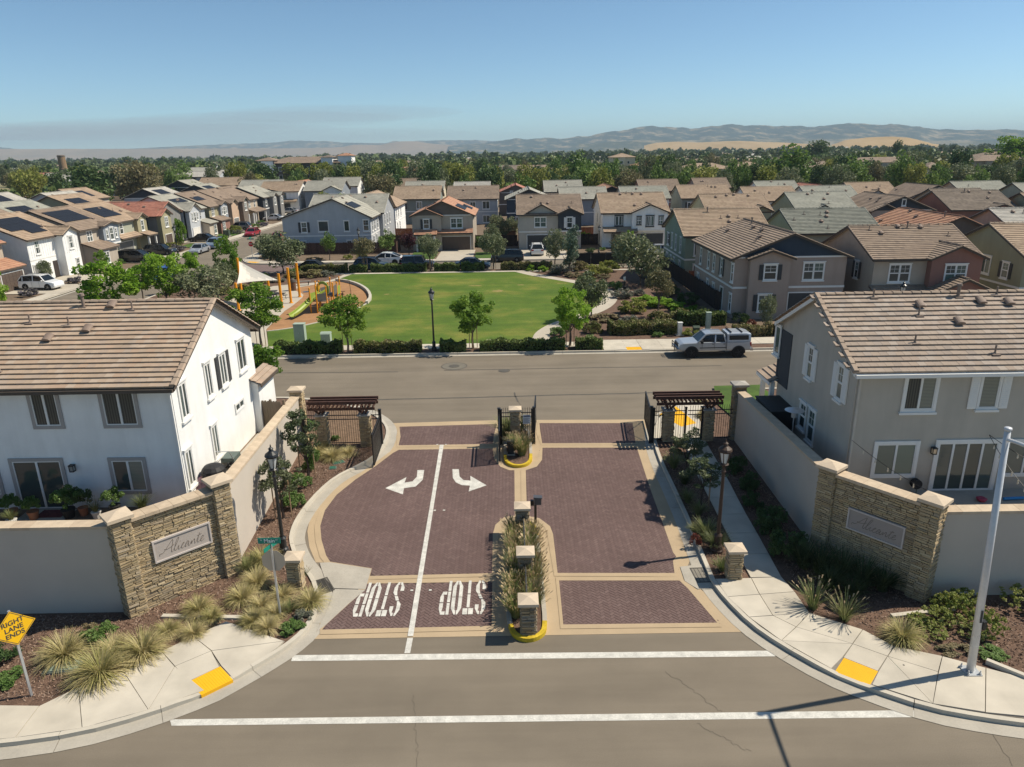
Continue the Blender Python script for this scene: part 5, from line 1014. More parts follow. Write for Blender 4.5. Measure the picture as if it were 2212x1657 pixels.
wall_lamp(lh,1.78,0,1.92);wall_lamp(rh,-2.8,0,1.92,True)

# ---------------------------------------------------------------- garden walls, stone pillars, name walls
STONE = [(.40,.30,.175),(.49,.38,.23),(.33,.25,.155),(.53,.43,.28),(.43,.34,.215),(.30,.24,.17),(.47,.36,.20),(.38,.31,.22)]
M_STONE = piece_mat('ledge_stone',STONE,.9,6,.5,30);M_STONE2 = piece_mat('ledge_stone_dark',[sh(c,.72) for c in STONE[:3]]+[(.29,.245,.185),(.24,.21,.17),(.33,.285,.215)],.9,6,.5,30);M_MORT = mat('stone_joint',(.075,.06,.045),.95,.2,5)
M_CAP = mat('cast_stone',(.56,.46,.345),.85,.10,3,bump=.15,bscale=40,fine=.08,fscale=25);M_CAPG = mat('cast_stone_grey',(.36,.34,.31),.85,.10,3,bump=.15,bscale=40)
M_STUC = mat('wall_stucco',(.51,.455,.39),.92,.05,.8,bump=.4,bscale=50,fine=.06,fscale=35)
SV = []
for k in range(5):
    rg = random.Random(k+3);b = MB();j = lambda s=.10: rg.uniform(-s,s)
    v = [(-.5+j(.04),0,-.5+j()),(.5+j(.04),0,-.5+j()),(.5+j(.04),0,.5+j()),(-.5+j(.04),0,.5+j()),(-.48+j(.03),-1+j(.3),-.44+j()),(.48+j(.03),-1+j(.3),-.44+j()),(.48+j(.03),-1+j(.3),.42+j()),(-.48+j(.03),-1+j(.3),.42+j())]
    for f in ((4,5,6,7),(0,1,5,4),(1,2,6,5),(2,3,7,6),(3,0,4,7)): b.face([v[i] for i in f])
    SV.append(b)
SMESH = {}
def stones(parent,M,width,height,z0=0.0,n_parts=300,seed=1,m=None,h=(.05,.105),l=(.13,.42),depth=(.025,.06),top=None,hole=None,budget=None):
    """dry stacked ledge stones on one face; M maps (u, outward -y, z) onto the wall"""
    m = m or M_STONE;rg = random.Random(seed);L = [];z = z0
    while z < height-.03:
        hh = min(rg.uniform(*h),height-z);runs = [(-width/2,width/2)]
        if hole and z+hh > hole[2]+.02 and z < hole[3]-.02: runs = [(-width/2,hole[0]),(hole[1],width/2)]
        for u,u1 in runs:
            while u < u1-.02:
                ll = rg.uniform(*l);ll = min(ll,u1-u) if u1-u-ll > .08 else u1-u
                L.append((u+ll/2,z+hh/2,ll-.012,hh-.012,rg.uniform(*depth),rg.randrange(5)));u += ll
        z += hh
    if top: L = [s for s in L if s[1]+s[3]/2 < top(s[0])]
    L.sort(key=lambda s: rg.random());n = n_parts if budget is None else min(n_parts,max(0,budget[0]))
    if budget is not None: budget[0] -= min(n,len(L))
    rest = MB()
    for i,(u,zz,ll,hh,dp,k) in enumerate(L):
        T = M @ Matrix.Translation((u,0,zz)) @ Matrix.Diagonal((ll,dp,hh,1))
        if i < n:
            key = (k,m.name)
            if key not in SMESH: SMESH[key] = SV[k].mesh('stone',m)
            put('stone',SMESH[key],parent,mat=T)
        else:
            rest.T = T
            for f in SV[k].f: rest.face([SV[k].v[q] for q in f])
    rest.T = None
    if rest.f: o = rest.build('stone_field',m,parent);o['kind'] = 'stuff'
def face_mx(x,y,ang): return Matrix.Translation((x,y,0)) @ Matrix.Rotation(ang,4,'Z')
def pillar(label,x,y,ang,w,h,cap=M_CAP,m=None,n_parts=300,faces='flr',group=None,z=.05,d=None,cap_h=.22,over=.09,cat='stone pillar',stone_h=(.05,.105)):
    d = d or w;t = thing('stone_pillar',label,cat,(x,y,z),ang,group)
    b = MB();b.box(-w/2+.035,w/2-.035,-d/2+.035,d/2-.035,-.1,h);b.build('core',M_MORT,t);bud = [n_parts]
    sd = abs(int(x*17+y*5))+1
    for k,f in enumerate(faces):
        a = ANG[f];ex = d if f in 'lr' else w;off = (w if f in 'lr' else d)/2-.035
        mm = Matrix.Rotation(a,4,'Z') @ Matrix.Translation((0,-off,0));stones(t,mm,ex-.05,h,seed=sd+k,m=m,budget=bud,h=stone_h,n_parts=n_parts)
    b = MB();o = over;b.box(-w/2-o,w/2+o,-d/2-o,d/2+o,h,h+cap_h*.5)
    q = [(-w/2-o,-d/2-o),(w/2+o,-d/2-o),(w/2+o,d/2+o),(-w/2-o,d/2+o)]
    for i in range(4): b.face([(*q[i],h+cap_h*.5),(*q[(i+1) % 4],h+cap_h*.5),(0,0,h+cap_h)])
    b.build('cap',cap,t);return t
def garden_wall(label,p,q,h0,h1,th=.28,n_cop=None,m=None,copm=None):
    p,q = Vector(p),Vector(q);L = (q-p).length;a = math.atan2(q.y-p.y,q.x-p.x);t = thing('garden_wall',label,'garden wall',(p.x,p.y,0),a)
    b = MB();b.loft([[(0,-th/2,0),(L,-th/2,0),(L,-th/2,h1),(0,-th/2,h0)],[(0,th/2,0),(L,th/2,0),(L,th/2,h1),(0,th/2,h0)]]);b.build('wall_body',m or M_STUC,t)
    n = n_cop or max(1,int(L/.62));cm = {}
    for i in range(n):
        u0,u1 = L*i/n+.004,L*(i+1)/n-.004;za,zb = h0+(h1-h0)*u0/L,h0+(h1-h0)*u1/L;c = MB();e = th/2+.07
        c.loft([[(0,-e,0),(u1-u0,-e,zb-za),(u1-u0,-e,zb-za+.10),(0,-e,.10)],[(0,e,0),(u1-u0,e,zb-za),(u1-u0,e,zb-za+.13),(0,e,.13)]])
        put('coping_stone',c.mesh('coping_stone',copm or M_COP),t,(u0,0,za+.002))
    return t
M_COP = piece_mat('coping_sandstone',[(.50,.40,.29),(.55,.45,.33),(.47,.37,.265),(.53,.425,.31)],.88,4,.15,40)
A45 = math.pi/4
lp1,lp2,rp1,rp2 = (-12.82,20.62),(-10.47,22.95),(13.72,20.83),(11.52,23.55)
aL = math.atan2(lp2[1]-lp1[1],lp2[0]-lp1[0]);aR = math.atan2(rp1[1]-rp2[1],rp1[0]-rp2[0])
pillar('tall stone pillar joining the front wall and the left name wall',*lp1,aL,.62,3.62)
pillar('tall stone pillar at the inner end of the left name wall',*lp2,aL,.62,3.72)
pillar('tall stone pillar at the outer end of the right name wall',*rp1,aR,.62,3.62,m=M_STONE)
pillar('tall stone pillar at the inner end of the right name wall',*rp2,aR,.62,3.62,m=M_STONE)
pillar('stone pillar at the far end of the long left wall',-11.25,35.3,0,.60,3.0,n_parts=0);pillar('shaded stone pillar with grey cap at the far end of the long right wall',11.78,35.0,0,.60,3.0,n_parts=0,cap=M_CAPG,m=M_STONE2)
garden_wall('grey shaded garden wall in front of the white house, left edge',(-26,20.75),(-13.1,20.75),3.28,3.28)
garden_wall('long cream garden wall running back along the left planting bed',(-10.55,23.25),(-11.25,35.05),3.30,2.72)
garden_wall('long garden wall running back along the right footpath',(11.78,34.75),(11.58,23.9),2.72,3.30)
garden_wall('garden wall in front of the grey house, right edge',(14.0,20.95),(26,20.95),3.22,3.22)
SCRIPT = {  # joined handwriting, unit height about one
 'A': [[(-.30,.02),(-.36,.14),(-.28,.20),(-.12,.12),(.1,.45),(.34,.85),(.50,1.05),(.50,.6),(.48,.2),(.54,0),(.66,.06)],[(-.05,.42),(.2,.36),(.48,.46),(.62,.58)]],
 'l': [[(0,.1),(.16,.42),(.30,.86),(.28,1.02),(.18,.95),(.10,.5),(.10,.12),(.18,0),(.30,.1)]],
 'i': [[(0,.1),(.14,.42),(.10,.14),(.17,0),(.28,.1)],[(.17,.60),(.19,.63)]],
 'c': [[(0,.1),(.26,.40),(.18,.46),(.07,.3),(.08,.08),(.18,0),(.32,.1)]],
 'a': [[(0,.1),(.28,.40),(.18,.46),(.06,.30),(.06,.08),(.14,0),(.27,.2),(.31,.42),(.28,.1),(.34,0),(.44,.1)]],
 'n': [[(0,.1),(.10,.42),(.08,0),(.20,.34),(.30,.44),(.32,.2),(.34,0),(.46,.1)]],
 't': [[(0,.1),(.14,.5),(.20,.82),(.13,.4),(.12,.08),(.19,0),(.30,.1)],[(.02,.56),(.32,.62)]],
 'e': [[(0,.1),(.18,.22),(.26,.38),(.18,.46),(.07,.3),(.08,.06),(.18,0),(.36,.14)]]}
def handwriting(word,height,m,r=.010):
    b = MB();x = 0;adv = dict(A=.62,l=.28,i=.26,c=.30,a=.42,n=.44,t=.28,e=.34)
    for ch in word:
        for st in SCRIPT[ch]:
            pts = smooth_line([(x+p[0]+.30*p[1],p[1]) for p in st],2);b.tube([(p[0]*height,0,p[1]*height) for p in pts],r,4)
        x += adv[ch]
    return b,x*height
def name_wall(label,p,q,ang,h,seed,m,dark):
    p,q = Vector(p),Vector(q);c = (p+q)/2;L = (q-p).length-.62;t = thing('name_wall',label,'name wall',(c.x,c.y,.05),ang)
    b = MB();b.box(-L/2-.1,L/2+.1,-.13,.18,-.05,h);b.build('core',M_MORT,t)
    pw,ph,pz,px = 1.95,.82,1.62,.12
    stones(t,Matrix.Translation((0,-.12,0)),L,h,seed=seed,m=m,hole=(px-pw/2+.02,px+pw/2-.02,pz+.02,pz+ph-.02),n_parts=300,l=(.12,.46))
    n = 6
    for i in range(n):
        k = MB();k.box(L*i/n+.004,L*(i+1)/n-.004,-.28,.28,h,h+.11);put('coping_stone',k.mesh('coping_stone',M_COP),t,(-L/2,0,0))
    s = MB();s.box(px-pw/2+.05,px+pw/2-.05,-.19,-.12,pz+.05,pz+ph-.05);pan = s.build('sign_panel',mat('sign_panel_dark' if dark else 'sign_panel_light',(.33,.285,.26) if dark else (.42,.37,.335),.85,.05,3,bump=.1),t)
    f = MB();e = .055
    for x0,x1,z0,z1 in ((px-pw/2,px+pw/2,pz,pz+e),(px-pw/2,px+pw/2,pz+ph-e,pz+ph),(px-pw/2,px-pw/2+e,pz+e,pz+ph-e),(px+pw/2-e,px+pw/2,pz+e,pz+ph-e)): f.box(x0,x1,-.225,-.12,z0,z1)
    f.build('sign_frame',mat('sign_frame',(.50,.45,.42),.8,.05,3),t)
    hb,wd = handwriting('Alicante',.46,None,.0095);o = hb.build('sign_lettering',mat('sign_letters',(.20,.165,.14),.8,.1,3),pan);o.location = (px-wd/2+.02,-.192,pz+.20)
    return t
name_wall('sunlit stone wall with the Alicante name panel, left of the entrance',lp1,lp2,aL,3.42,11,M_STONE,False)
name_wall('shaded stone wall with the Alicante name panel, right of the entrance',rp2,rp1,aR,3.42,12,M_STONE,True)
# low pillars
for lab,x,y in (('low stone pillar nearest the camera on the long traffic island',.40,19.25),('middle low stone pillar on the long traffic island',.38,22.1),('low stone pillar farthest back on the long traffic island',.33,25.5),('low stone pillar among the grasses beside the left entrance lane',-7.78,22.0),('low stone pillar beside the right footpath',7.80,22.1)):
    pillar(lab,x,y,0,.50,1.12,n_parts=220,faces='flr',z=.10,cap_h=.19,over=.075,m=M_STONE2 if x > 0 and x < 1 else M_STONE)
for y0,y1,lab in ((22.4,25.22,'dark rail between the middle and far island pillars'),(19.55,21.82,'dark rail between the near and middle island pillars')):
    t = thing('rail',lab,'rail',(.37,(y0+y1)/2,.9));b = MB();b.cyl((0,(y0-y1)/2,0),(0,(y1-y0)/2,0),.03,.03,8);b.build('bar',mat('rail_dark',(.06,.06,.055),.5),t)
    for yy in ((y0-y1)/2,(y1-y0)/2): b = MB();b.cyl((0,yy-.02,0),(0,yy+.02,0),.06,.06,8);b.build('flange',MATS['rail_dark'],t)

# ---------------------------------------------------------------- gates, fences, pergolas
M_BLK = mat('black_steel',(.018,.018,.019),.45,.1,4,spec=.4);M_PERG = mat('pergola_brown',(.085,.042,.030),.7,.2,6,bump=.2,bscale=20)
PK = MB();PK.cyl((0,0,.10),(0,0,1.92),.011,.011,6);PK.cyl((0,0,1.92),(0,0,2.0),.016,.002,6);PKM = PK.mesh('picket',M_BLK)
def fence(label,p,q,posts=(0,),z=.08,gate=False):
    p,q = Vector(p),Vector(q);L = (q-p).length;t = thing('gate' if gate else 'iron_fence',label,'gate' if gate else 'fence',(p.x,p.y,z),math.atan2(q.y-p.y,q.x-p.x))
    for zz in (.16,1.48,1.70): b = MB();b.box(0,L,-.018,.018,zz-.02,zz+.02);b.build('rail',M_BLK,t)
    n = max(2,int(L/.115))
    for i in range(1,n): put('picket',PKM,t,(L*i/n,0,0))
    for x in posts: b = MB();b.box(x-.05,x+.05,-.05,.05,-.05,1.85);b.box(x-.06,x+.06,-.06,.06,1.85,1.9);b.build('post',M_BLK,t)
    return t
fence('black iron fence panel between the left wall and the left pergola pillar',(-10.95,34.9),(-10.25,34.85));fence('black iron fence panel between the two left pergola pillars',(-9.65,34.85),(-8.0,34.85),())
fence('short black iron fence panel between the left pergola and the exit gate',(-7.4,34.85),(-7.0,34.85),())
fence('black iron fence panel on the gate island, left of its pillar',(-.60,34.85),(-.12,34.85),(0,));fence('black iron fence panel on the gate island, right of its pillar',(.42,34.85),(1.02,34.85),(.60,))
fence('short black iron fence panel between the entry gate and the right pergola',(7.35,34.7),(7.85,34.75),(0,));fence('black iron fence panel between the right pergola and the long right wall',(10.55,34.75),(11.5,34.8),(),z=.10)
fence('left leaf of the black pedestrian gate under the right pergola',(8.42,34.75),(9.05,34.75),(.6,),gate=True);fence('right leaf of the black pedestrian gate under the right pergola',(9.12,34.75),(9.9,34.75),(.76,),gate=True)
for x,lab in ((-9.95,'stone pillar carrying the left end of the left pergola'),(-7.70,'stone pillar carrying the right end of the left pergola'),(8.14,'stone pillar carrying the left end of the right pergola'),(10.22,'stone pillar carrying the right end of the right pergola')):
    pillar(lab,x,34.85,0,.56,1.72,cap=M_CAPG,m=M_STONE,n_parts=0,cap_h=.10,over=.06,z=.1)
pillar('stone pillar with a cream cap on the gate island',.14,34.95,0,.5,1.80,cap=M_CAP,m=M_STONE,n_parts=0,cap_h=.2,over=.08,z=.1)
def pergola(label,x0,x1,y,px,z=.1):
    t = thing('pergola',label,'pergola',((x0+x1)/2,y,z));W_ = x1-x0
    for k,yy in enumerate((-.38,0,.38)): b = MB();b.box(-W_/2,W_/2,yy-.05,yy+.05,2.42,2.58);b.build('beam',M_PERG,t)
    n = 17;rm = MB();rm.box(-.025,.025,-.62,.62,2.28,2.418);me = rm.mesh('rafter',M_PERG)
    for i in range(n): put('rafter',me,t,(-W_/2+.12+i*(W_-.24)/(n-1),0,0))
    for yy in (-.5,.5): b = MB();b.box(-W_/2+.05,W_/2-.05,yy-.04,yy+.04,2.14,2.277);b.build('girder',M_PERG,t)
    for q in px:
        u = q-(x0+x1)/2
        for sx in (-1,1):
            for sy in (-1,1): b = MB();bar(b,(u+sx*.07,sy*.08,1.80),(u+sx*.20,sy*.46,2.14),.09,.09,0);b.build('bracket',M_PERG,t)
pergola('brown timber pergola over the left gate pillars',-10.55,-7.0,34.85,(-9.95,-7.70));pergola('brown timber pergola over the right pedestrian gate',7.35,10.85,34.85,(8.14,10.22))
def leaf(label,p,q,h=1.72,z=.06,post=True):
    p,q = Vector(p),Vector(q);L = (q-p).length;t = thing('gate_leaf',label,'gate',(p.x,p.y,z),math.atan2(q.y-p.y,q.x-p.x))
    b = MB()
    for x in (.06,L-.04): b.box(x-.03,x+.03,-.03,.03,.08,h)
    for zz in (.10,h-.24,h-.03): b.box(.06,L-.04,-.03,.03,zz-.025,zz+.025)
    b.build('frame',M_BLK,t)
    m_ = MB()
    n = int(L/.045)
    for i in range(n): x = .08+(L-.14)*i/n;m_.box(x,x+.026,-.006,.006,.13,h-.27)
    o = m_.build('infill',M_BLK,t);o['kind'] = 'stuff'
    for a,c in (((.06,.12),(L*.52,h-.3)),((L*.52,h-.3),(L-.05,.12))): b = MB();bar(b,(a[0],-.035,a[1]),(c[0],-.035,c[1]),.035,.035,0);b.build('brace',mat('brace_grey',(.16,.155,.145),.5),t)
    n = int(L/.115)
    for i in range(1,n): put('picket',LPM,t,(L*i/n,0,h-1.72))
    if post: b = MB();b.box(-.12,.02,-.07,.07,-.05,h+.25);b.box(-.135,.035,-.085,.085,h+.25,h+.29);b.build('gate_post',M_BLK,t)
LP = MB();LP.cyl((0,0,1.46),(0,0,1.70),.011,.011,6);LPM = LP.mesh('picket',M_BLK)
leaf('left exit gate leaf standing open towards the camera',(-6.92,34.85),(-6.84,32.1));leaf('exit gate leaf hinged on the gate island, open towards the camera',(-.70,34.75),(-.66,32.3))
leaf('entry gate leaf hinged on the gate island, open away from the camera',(1.12,34.95),(1.3,37.6));leaf('right entry gate leaf standing open away from the camera',(7.22,34.75),(7.52,38.0))
# gate island: notice, operator
t = thing('notice_board','pale rules notice with a dark heading on the gate island fence','sign',(.74,34.76,1.18));b = MB();b.box(-.20,.20,-.02,0,0,.5);b.build('board',mat('notice_white',(.60,.62,.63),.5),t)
b = MB();b.box(-.17,.17,-.024,-.021,.40,.47);b.build('heading',mat('notice_blue',(.05,.08,.16),.5),t);b = MB()
for k in range(8): b.box(-.16,.16-.05*(k % 3),-.024,-.021,.05+.04*k,.064+.04*k)
b.build('text_lines',mat('notice_ink',(.13,.15,.18),.6),t)
t = thing('gate_operator','black gate motor box with a jointed arm on the gate island','gate motor',(-.12,33.35,.1));b = MB();b.box(-.22,.22,-.2,.2,0,.05);b.build('base',M_CONC2,t);b = MB();b.box(-.16,.16,-.14,.14,.05,.62);b.box(-.19,.19,-.17,.17,.62,.74);b.build('housing',mat('motor_black',(.03,.032,.036),.4),t);b = MB();bar(b,(0,-.05,.56),(-.5,-.45,.56),.06,.04,0);bar(b,(-.5,-.45,.6),(-.55,-.9,.6),.06,.04,0);b.build('arm',M_BLK,t)
t = thing('keypad_post','black keypad post at the island end facing the entry lane','keypad',(.88,26.25,.1));b = MB();b.box(-.05,.05,-.05,.05,0,.95);b.build('post',M_BLK,t);b = MB();b.box(-.05,.24,-.09,.09,.86,1.16);b.loft([[(-.08,yy,1.16),(.28,yy,1.16),(.28,yy,1.19),(-.08,yy,1.22)] for yy in (-.13,.13)]);b.build('keypad_box',mat('keypad_grey',(.07,.075,.085),.4),t);b = MB();b.box(-.2,-.06,-.07,.07,.82,1.04);b.build('card_reader',M_BLK,t)

# ---------------------------------------------------------------- lamps, signs, light pole
M_LBK = mat('lamp_post_black',(.016,.017,.018),.4,.1,4,spec=.5);M_BRZ = mat('lamp_post_bronze',(.06,.038,.028),.5,.15,4);M_LGL = mat('lantern_glass',(.55,.57,.56),.25,.05,3,spec=.5)
def lamp(label,x,y,h=4.6,m=None,z=.12):
    m = m or M_LBK;t = thing('street_lamp',label,'street lamp',(x,y,z),0,'lantern street lamps');b = MB();b.lathe([(.24,0),(.24,.06),(.20,.10),(.19,.22),(.14,.28),(.13,.62),(.16,.66),(.10,.74)],14);b.build('base',m,t)
    k = h-.95;b = MB();b.lathe([(.075,.72),(.06,k-.35),(.09,k-.3),(.06,k-.25),(.055,k-.08)],10);b.build('pole',m,t)
    b = MB();b.lathe([(.06,k-.1),(.17,k),(.13,k+.04),(.10,k+.06)],12)
    for i in range(6): a = i*math.pi/3;bar(b,(.12*math.cos(a),.12*math.sin(a),k+.04),(.22*math.cos(a),.22*math.sin(a),k+.5),.025,.02,0)
    b.lathe([(.235,k+.49),(.245,k+.53),(.225,k+.55)],12);b.build('lantern_frame',m,t)
    b = MB();b.lathe([(.10,k+.05),(.19,k+.49),(.0,k+.5)],12);b.build('lantern_glass',M_LGL,t)
    b = MB();b.lathe([(.26,k+.55),(.23,k+.62),(.10,k+.72),(.07,k+.78),(.10,k+.82),(.03,k+.88),(.015,k+.98)],12);b.build('lantern_roof',m,t);return t
lamp('black lantern lamp post in the left planting bed beside the entrance',-8.9,24.2,4.5,z=.1);lamp('bronze lantern lamp post beside the right footpath',7.72,23.87,4.55,M_BRZ)
lamp('black lantern lamp post on the park edge between clipped hedges',-6.0,53.5,4.95);lamp('black lantern lamp post in front of the grey corner house',-21.6,103.6,4.7);lamp('black lantern lamp post in front of the white batten house by the back street',12.9,104.2,4.5)
lamp('lamp post on the west street whose lantern stands before the olive brown house',-52.1,113,4.6);lamp('lamp post whose lantern just shows above the grey house roof',29.5,53.0,4.95)
M_GALV = mat('galvanised_steel',(.52,.54,.56),.38,.1,5,metal=.55);M_ALU = mat('pole_grey_paint',(.60,.61,.63),.42,.06,2.5,metal=.2,fine=.06,fscale=10)
t = thing('light_pole','tall tapered grey street light pole standing on the right pavement','light pole',(13.19,17.06,.14));lean = Matrix.Rotation(-.055,4,'Y');b = MB();b.T = lean;b.cyl((0,0,.02),(0,0,7.55),.115,.075,16);b.cyl((0,0,7.55),(0,0,7.62),.10,.09,12);b.build('shaft',M_ALU,t,True)
b = MB();b.box(-.22,.22,-.22,.22,0,.035);b.build('base_plate',M_GALV,t)
for sx in (-1,1):
    for sy in (-1,1): b = MB();b.cyl((sx*.17,sy*.17,.03),(sx*.17,sy*.17,.16),.02,.02,6);b.cyl((sx*.17,sy*.17,.05),(sx*.17,sy*.17,.085),.04,.04,6);b.build('anchor_bolt',M_GALV,t)
b = MB();b.T = lean;b.tube([(0,0,7.3),(.02,-.4,7.36),(.05,-1.6,7.5),(.08,-3.6,7.6)],[.055,.05,.045,.035],8);b.build('mast_arm',M_ALU,t)
b = MB();b.T = lean;b.loft([[(.08+sx,-3.5,7.55),(.08+sx,-4.2,7.55),(.08+sx,-4.1,7.7),(.08+sx,-3.5,7.68)] for sx in (-.16,.16)]);b.build('luminaire',M_GALV,t)
b = MB();b.T = lean;b.box(.09,.2,-.1,.04,1.5,1.75);b.build('control_box',M_BLK,t);b = MB();b.T = lean;b.box(-.03,.03,-.118,-.105,1.75,2.15);b.build('number_strip',mat('ink',(.06,.06,.06),.7),t)
b = MB();b.T = lean;b.cyl((0,0,.9),(0,0,1.3),.114,.110,12,caps=False);b.build('handhole_band',M_GALV,t)
def text(s,size,m,parent,loc,rot,name='lettering',ext=.002,bold=False,sx=1.0):
    c = bpy.data.curves.new(name,'FONT');c.body = s;c.size = size;c.extrude = ext;c.align_x = 'CENTER';c.align_y = 'CENTER';c.offset = .012*size if bold else 0
    tmp = bpy.data.objects.new('tmp',c);COL.objects.link(tmp);bpy.context.view_layer.update();me = bpy.data.meshes.new_from_object(tmp.evaluated_get(bpy.context.evaluated_depsgraph_get()));bpy.data.objects.remove(tmp);me.materials.clear();me.materials.append(m)
    o = put(name,me,parent);o.location = loc;o.rotation_euler = rot;o.scale = (sx,1,1);return o
a = R(54);t = thing('road_sign','yellow diamond sign reading RIGHT LANE ENDS at the left edge','road sign',(-13.9,16.73,.09),a);b = MB();b.box(-.03,.03,-.03,.03,0,2.85);b.build('post',M_GALV,t)
def diamond(h,y0,y1): h *= .85;return [[(0,y,2.3-h),(h,y,2.3),(0,y,2.3+h),(-h,y,2.3)] for y in (y0,y1)]
def octo(r,y,z,k=8,s=math.pi/8): return [(r*math.cos(s+2*math.pi*i/k),y,z+r*math.sin(s+2*math.pi*i/k)) for i in range(k)]
b = MB();b.loft(diamond(.64,-.045,-.04));b.build('sign_plate',mat('sign_yellow',(.85,.48,.01),.5,.03,2),t);b = MB();I_,O_ = diamond(.585,-.047,-.047)[0],diamond(.61,-.047,-.047)[0]
for i in range(4): b.face([O_[i],O_[(i+1) % 4],I_[(i+1) % 4],I_[i]])
b.build('sign_border',MATS['ink'],t)
for k,w_ in enumerate(('RIGHT','LANE','ENDS')): text(w_,.20,MATS['ink'],t,(0,-.05,2.49-k*.19),(math.pi/2,0,0),bold=True,sx=.95)
t = thing('street_sign','green Main St name blades above the grey back of a stop sign','street sign',(-7.82,20.2,.09));b = MB();b.box(-.028,.028,-.028,.028,0,2.72);b.build('post',M_GALV,t)
b = MB();b.loft([octo(.40,.045,2.12),octo(.40,.04,2.12)]);b.build('stop_plate',mat('sign_back',(.48,.40,.31),.6,.05,2),t)
MGR = mat('sign_green',(.012,.22,.16),.5,.04,3);b = MB();b.box(-.40,.32,-.01,.01,2.78,2.98);b.build('name_blade',MGR,t);b = MB();b.box(-.39,.31,-.0115,-.0105,2.79,2.97);b.build('blade_face',MGR,t)
MW = mat('sign_white',(.8,.82,.8),.5);text('Main',.185,MW,t,(-.03,-.014,2.88),(math.pi/2,0,0),bold=True);text('N',.075,MW,t,(-.29,-.014,2.91),(math.pi/2,0,0));text('ST',.075,MW,t,(.21,-.014,2.91),(math.pi/2,0,0))
b = MB();b.T = Matrix.Rotation(R(68),4,'Z');b.box(-.34,.34,-.01,.01,2.62,2.76);b.build('name_blade',MGR,t)
# covers and boxes set in the beds
def lid(label,p,w,d,ang,m,cat='utility box',h=.05):
    t = thing('utility_box',label,cat,(p.x,p.y,.09),ang);b = MB();b.box(-w/2-.04,w/2+.04,-d/2-.04,d/2+.04,-.02,h*.6);b.build('collar',mat('box_collar',(.14,.16,.14),.8),t);b = MB();b.box(-w/2,w/2,-d/2,d/2,h*.6,h);b.build('lid',m,t);b = MB();b.cyl((w*.3,0,h),(w*.3,0,h+.008),.03,.03,8);b.build('bolt',M_IRON,t)
M_GRNB = mat('lid_grey_green',(.20,.25,.20),.7,.1,4);M_TEAL = mat('lid_teal',(.03,.13,.09),.6,.15,5)
lid('grey green utility box lid among the grasses by the yellow diamond sign',at(140,1440,.1),.95,.55,.12,M_GRNB,h=.10)
lid('larger teal irrigation lid in the bed beside the left exit gate',at(731,999,.1),.5,.3,.5,M_TEAL);lid('small round teal valve lid in the bed beside the left exit gate',at(719,1011,.1),.28,.28,.2,M_TEAL)
lid('green irrigation lid at the foot of the vine by the light pole',at(1945,1442,.1),.42,.28,.4,M_TEAL)
# ---------------------------------------------------------------- plants
def rnd_unit(n): v = NR.normal(size=(n,3));return v/np.linalg.norm(v,axis=1)[:,None]
def leaves(C,size,up=.35,flat=.55):
    """leaf quads at points C"""
    n = len(C);nr = rnd_unit(n);nr[:,2] += up;nr /= np.linalg.norm(nr,axis=1)[:,None]
    t = np.cross(nr,rnd_unit(n));t /= np.linalg.norm(t,axis=1)[:,None];b = np.cross(nr,t);s = size*NR.uniform(.6,1.25,n)[:,None]
    return C,t*s,b*s*flat
def clump_points(centers,radii,n,fill=.45):
    k = NR.integers(0,len(centers),n);p = NR.uniform(size=n)
    w = np.array(radii)**2;k = NR.choice(len(centers),n,p=w/w.sum())
    r = (fill+(1-fill)*NR.uniform(size=n)**.6)*np.array(radii)[k]
    return np.array(centers)[k]+rnd_unit(n)*r[:,None]*np.array([1,1,.85])
def crown_mesh(name,mat_,seed,n_cl,n_leaf,leaf,rx=1.0,rz=1.0,cr=(.28,.46),shape='oval',hole=0.0):
    """crown round the origin, about rx wide and rz high (half sizes)"""
    global NR;keep = NR;NR = np.random.default_rng(seed);C,Rr = [],[]
    while len(C) < n_cl:
        v = NR.uniform(-1,1,3);q = np.linalg.norm(v)
        if q > 1 or q < .35: continue
        if shape == 'cone' and math.hypot(v[0],v[1]) > .62-.55*v[2]: continue
        if shape == 'vase' and math.hypot(v[0],v[1]) > .62+.45*v[2]: continue
        if shape == 'spread' and v[2] < -.45: continue
        r = NR.uniform(*cr);C.append(v*np.array([rx,rx,rz])*(1-r*.55));Rr.append(r*min(rx,rz))
    P = clump_points(C,Rr,n_leaf)
    me = quads_mesh(name,*leaves(P,leaf),mat_);NR = keep;return me
def trunk_mesh(name,h,r,m,limbs=4,seed=0,spread=.5,top=1.0):
    rg = random.Random(seed);b = MB();b.tube([(0,0,0),(rg.uniform(-.04,.04)*h,rg.uniform(-.04,.04)*h,h*.5),(0,0,h)],[r*1.35,r,r*.8],8)
    for i in range(limbs):
        a = 2*math.pi*i/limbs+rg.uniform(-.4,.4);z = h*rg.uniform(.78,1.0);l = top*rg.uniform(.7,1.1)
        b.tube([(0,0,z),(math.cos(a)*spread*l*.5,math.sin(a)*spread*l*.5,z+l*.5),(math.cos(a)*spread*l,math.sin(a)*spread*l,z+l)],[r*.6,r*.4,r*.15],5)
    return b.mesh(name,m)
M_BARK = mat('bark',(.14,.11,.085),.95,.3,8,bump=.6,bscale=30);M_BARK2 = mat('bark_dark',(.06,.045,.038),.95,.3,8,bump=.6,bscale=30);M_STAKE = mat('stake_wood',(.30,.20,.12),.9,.2,6)
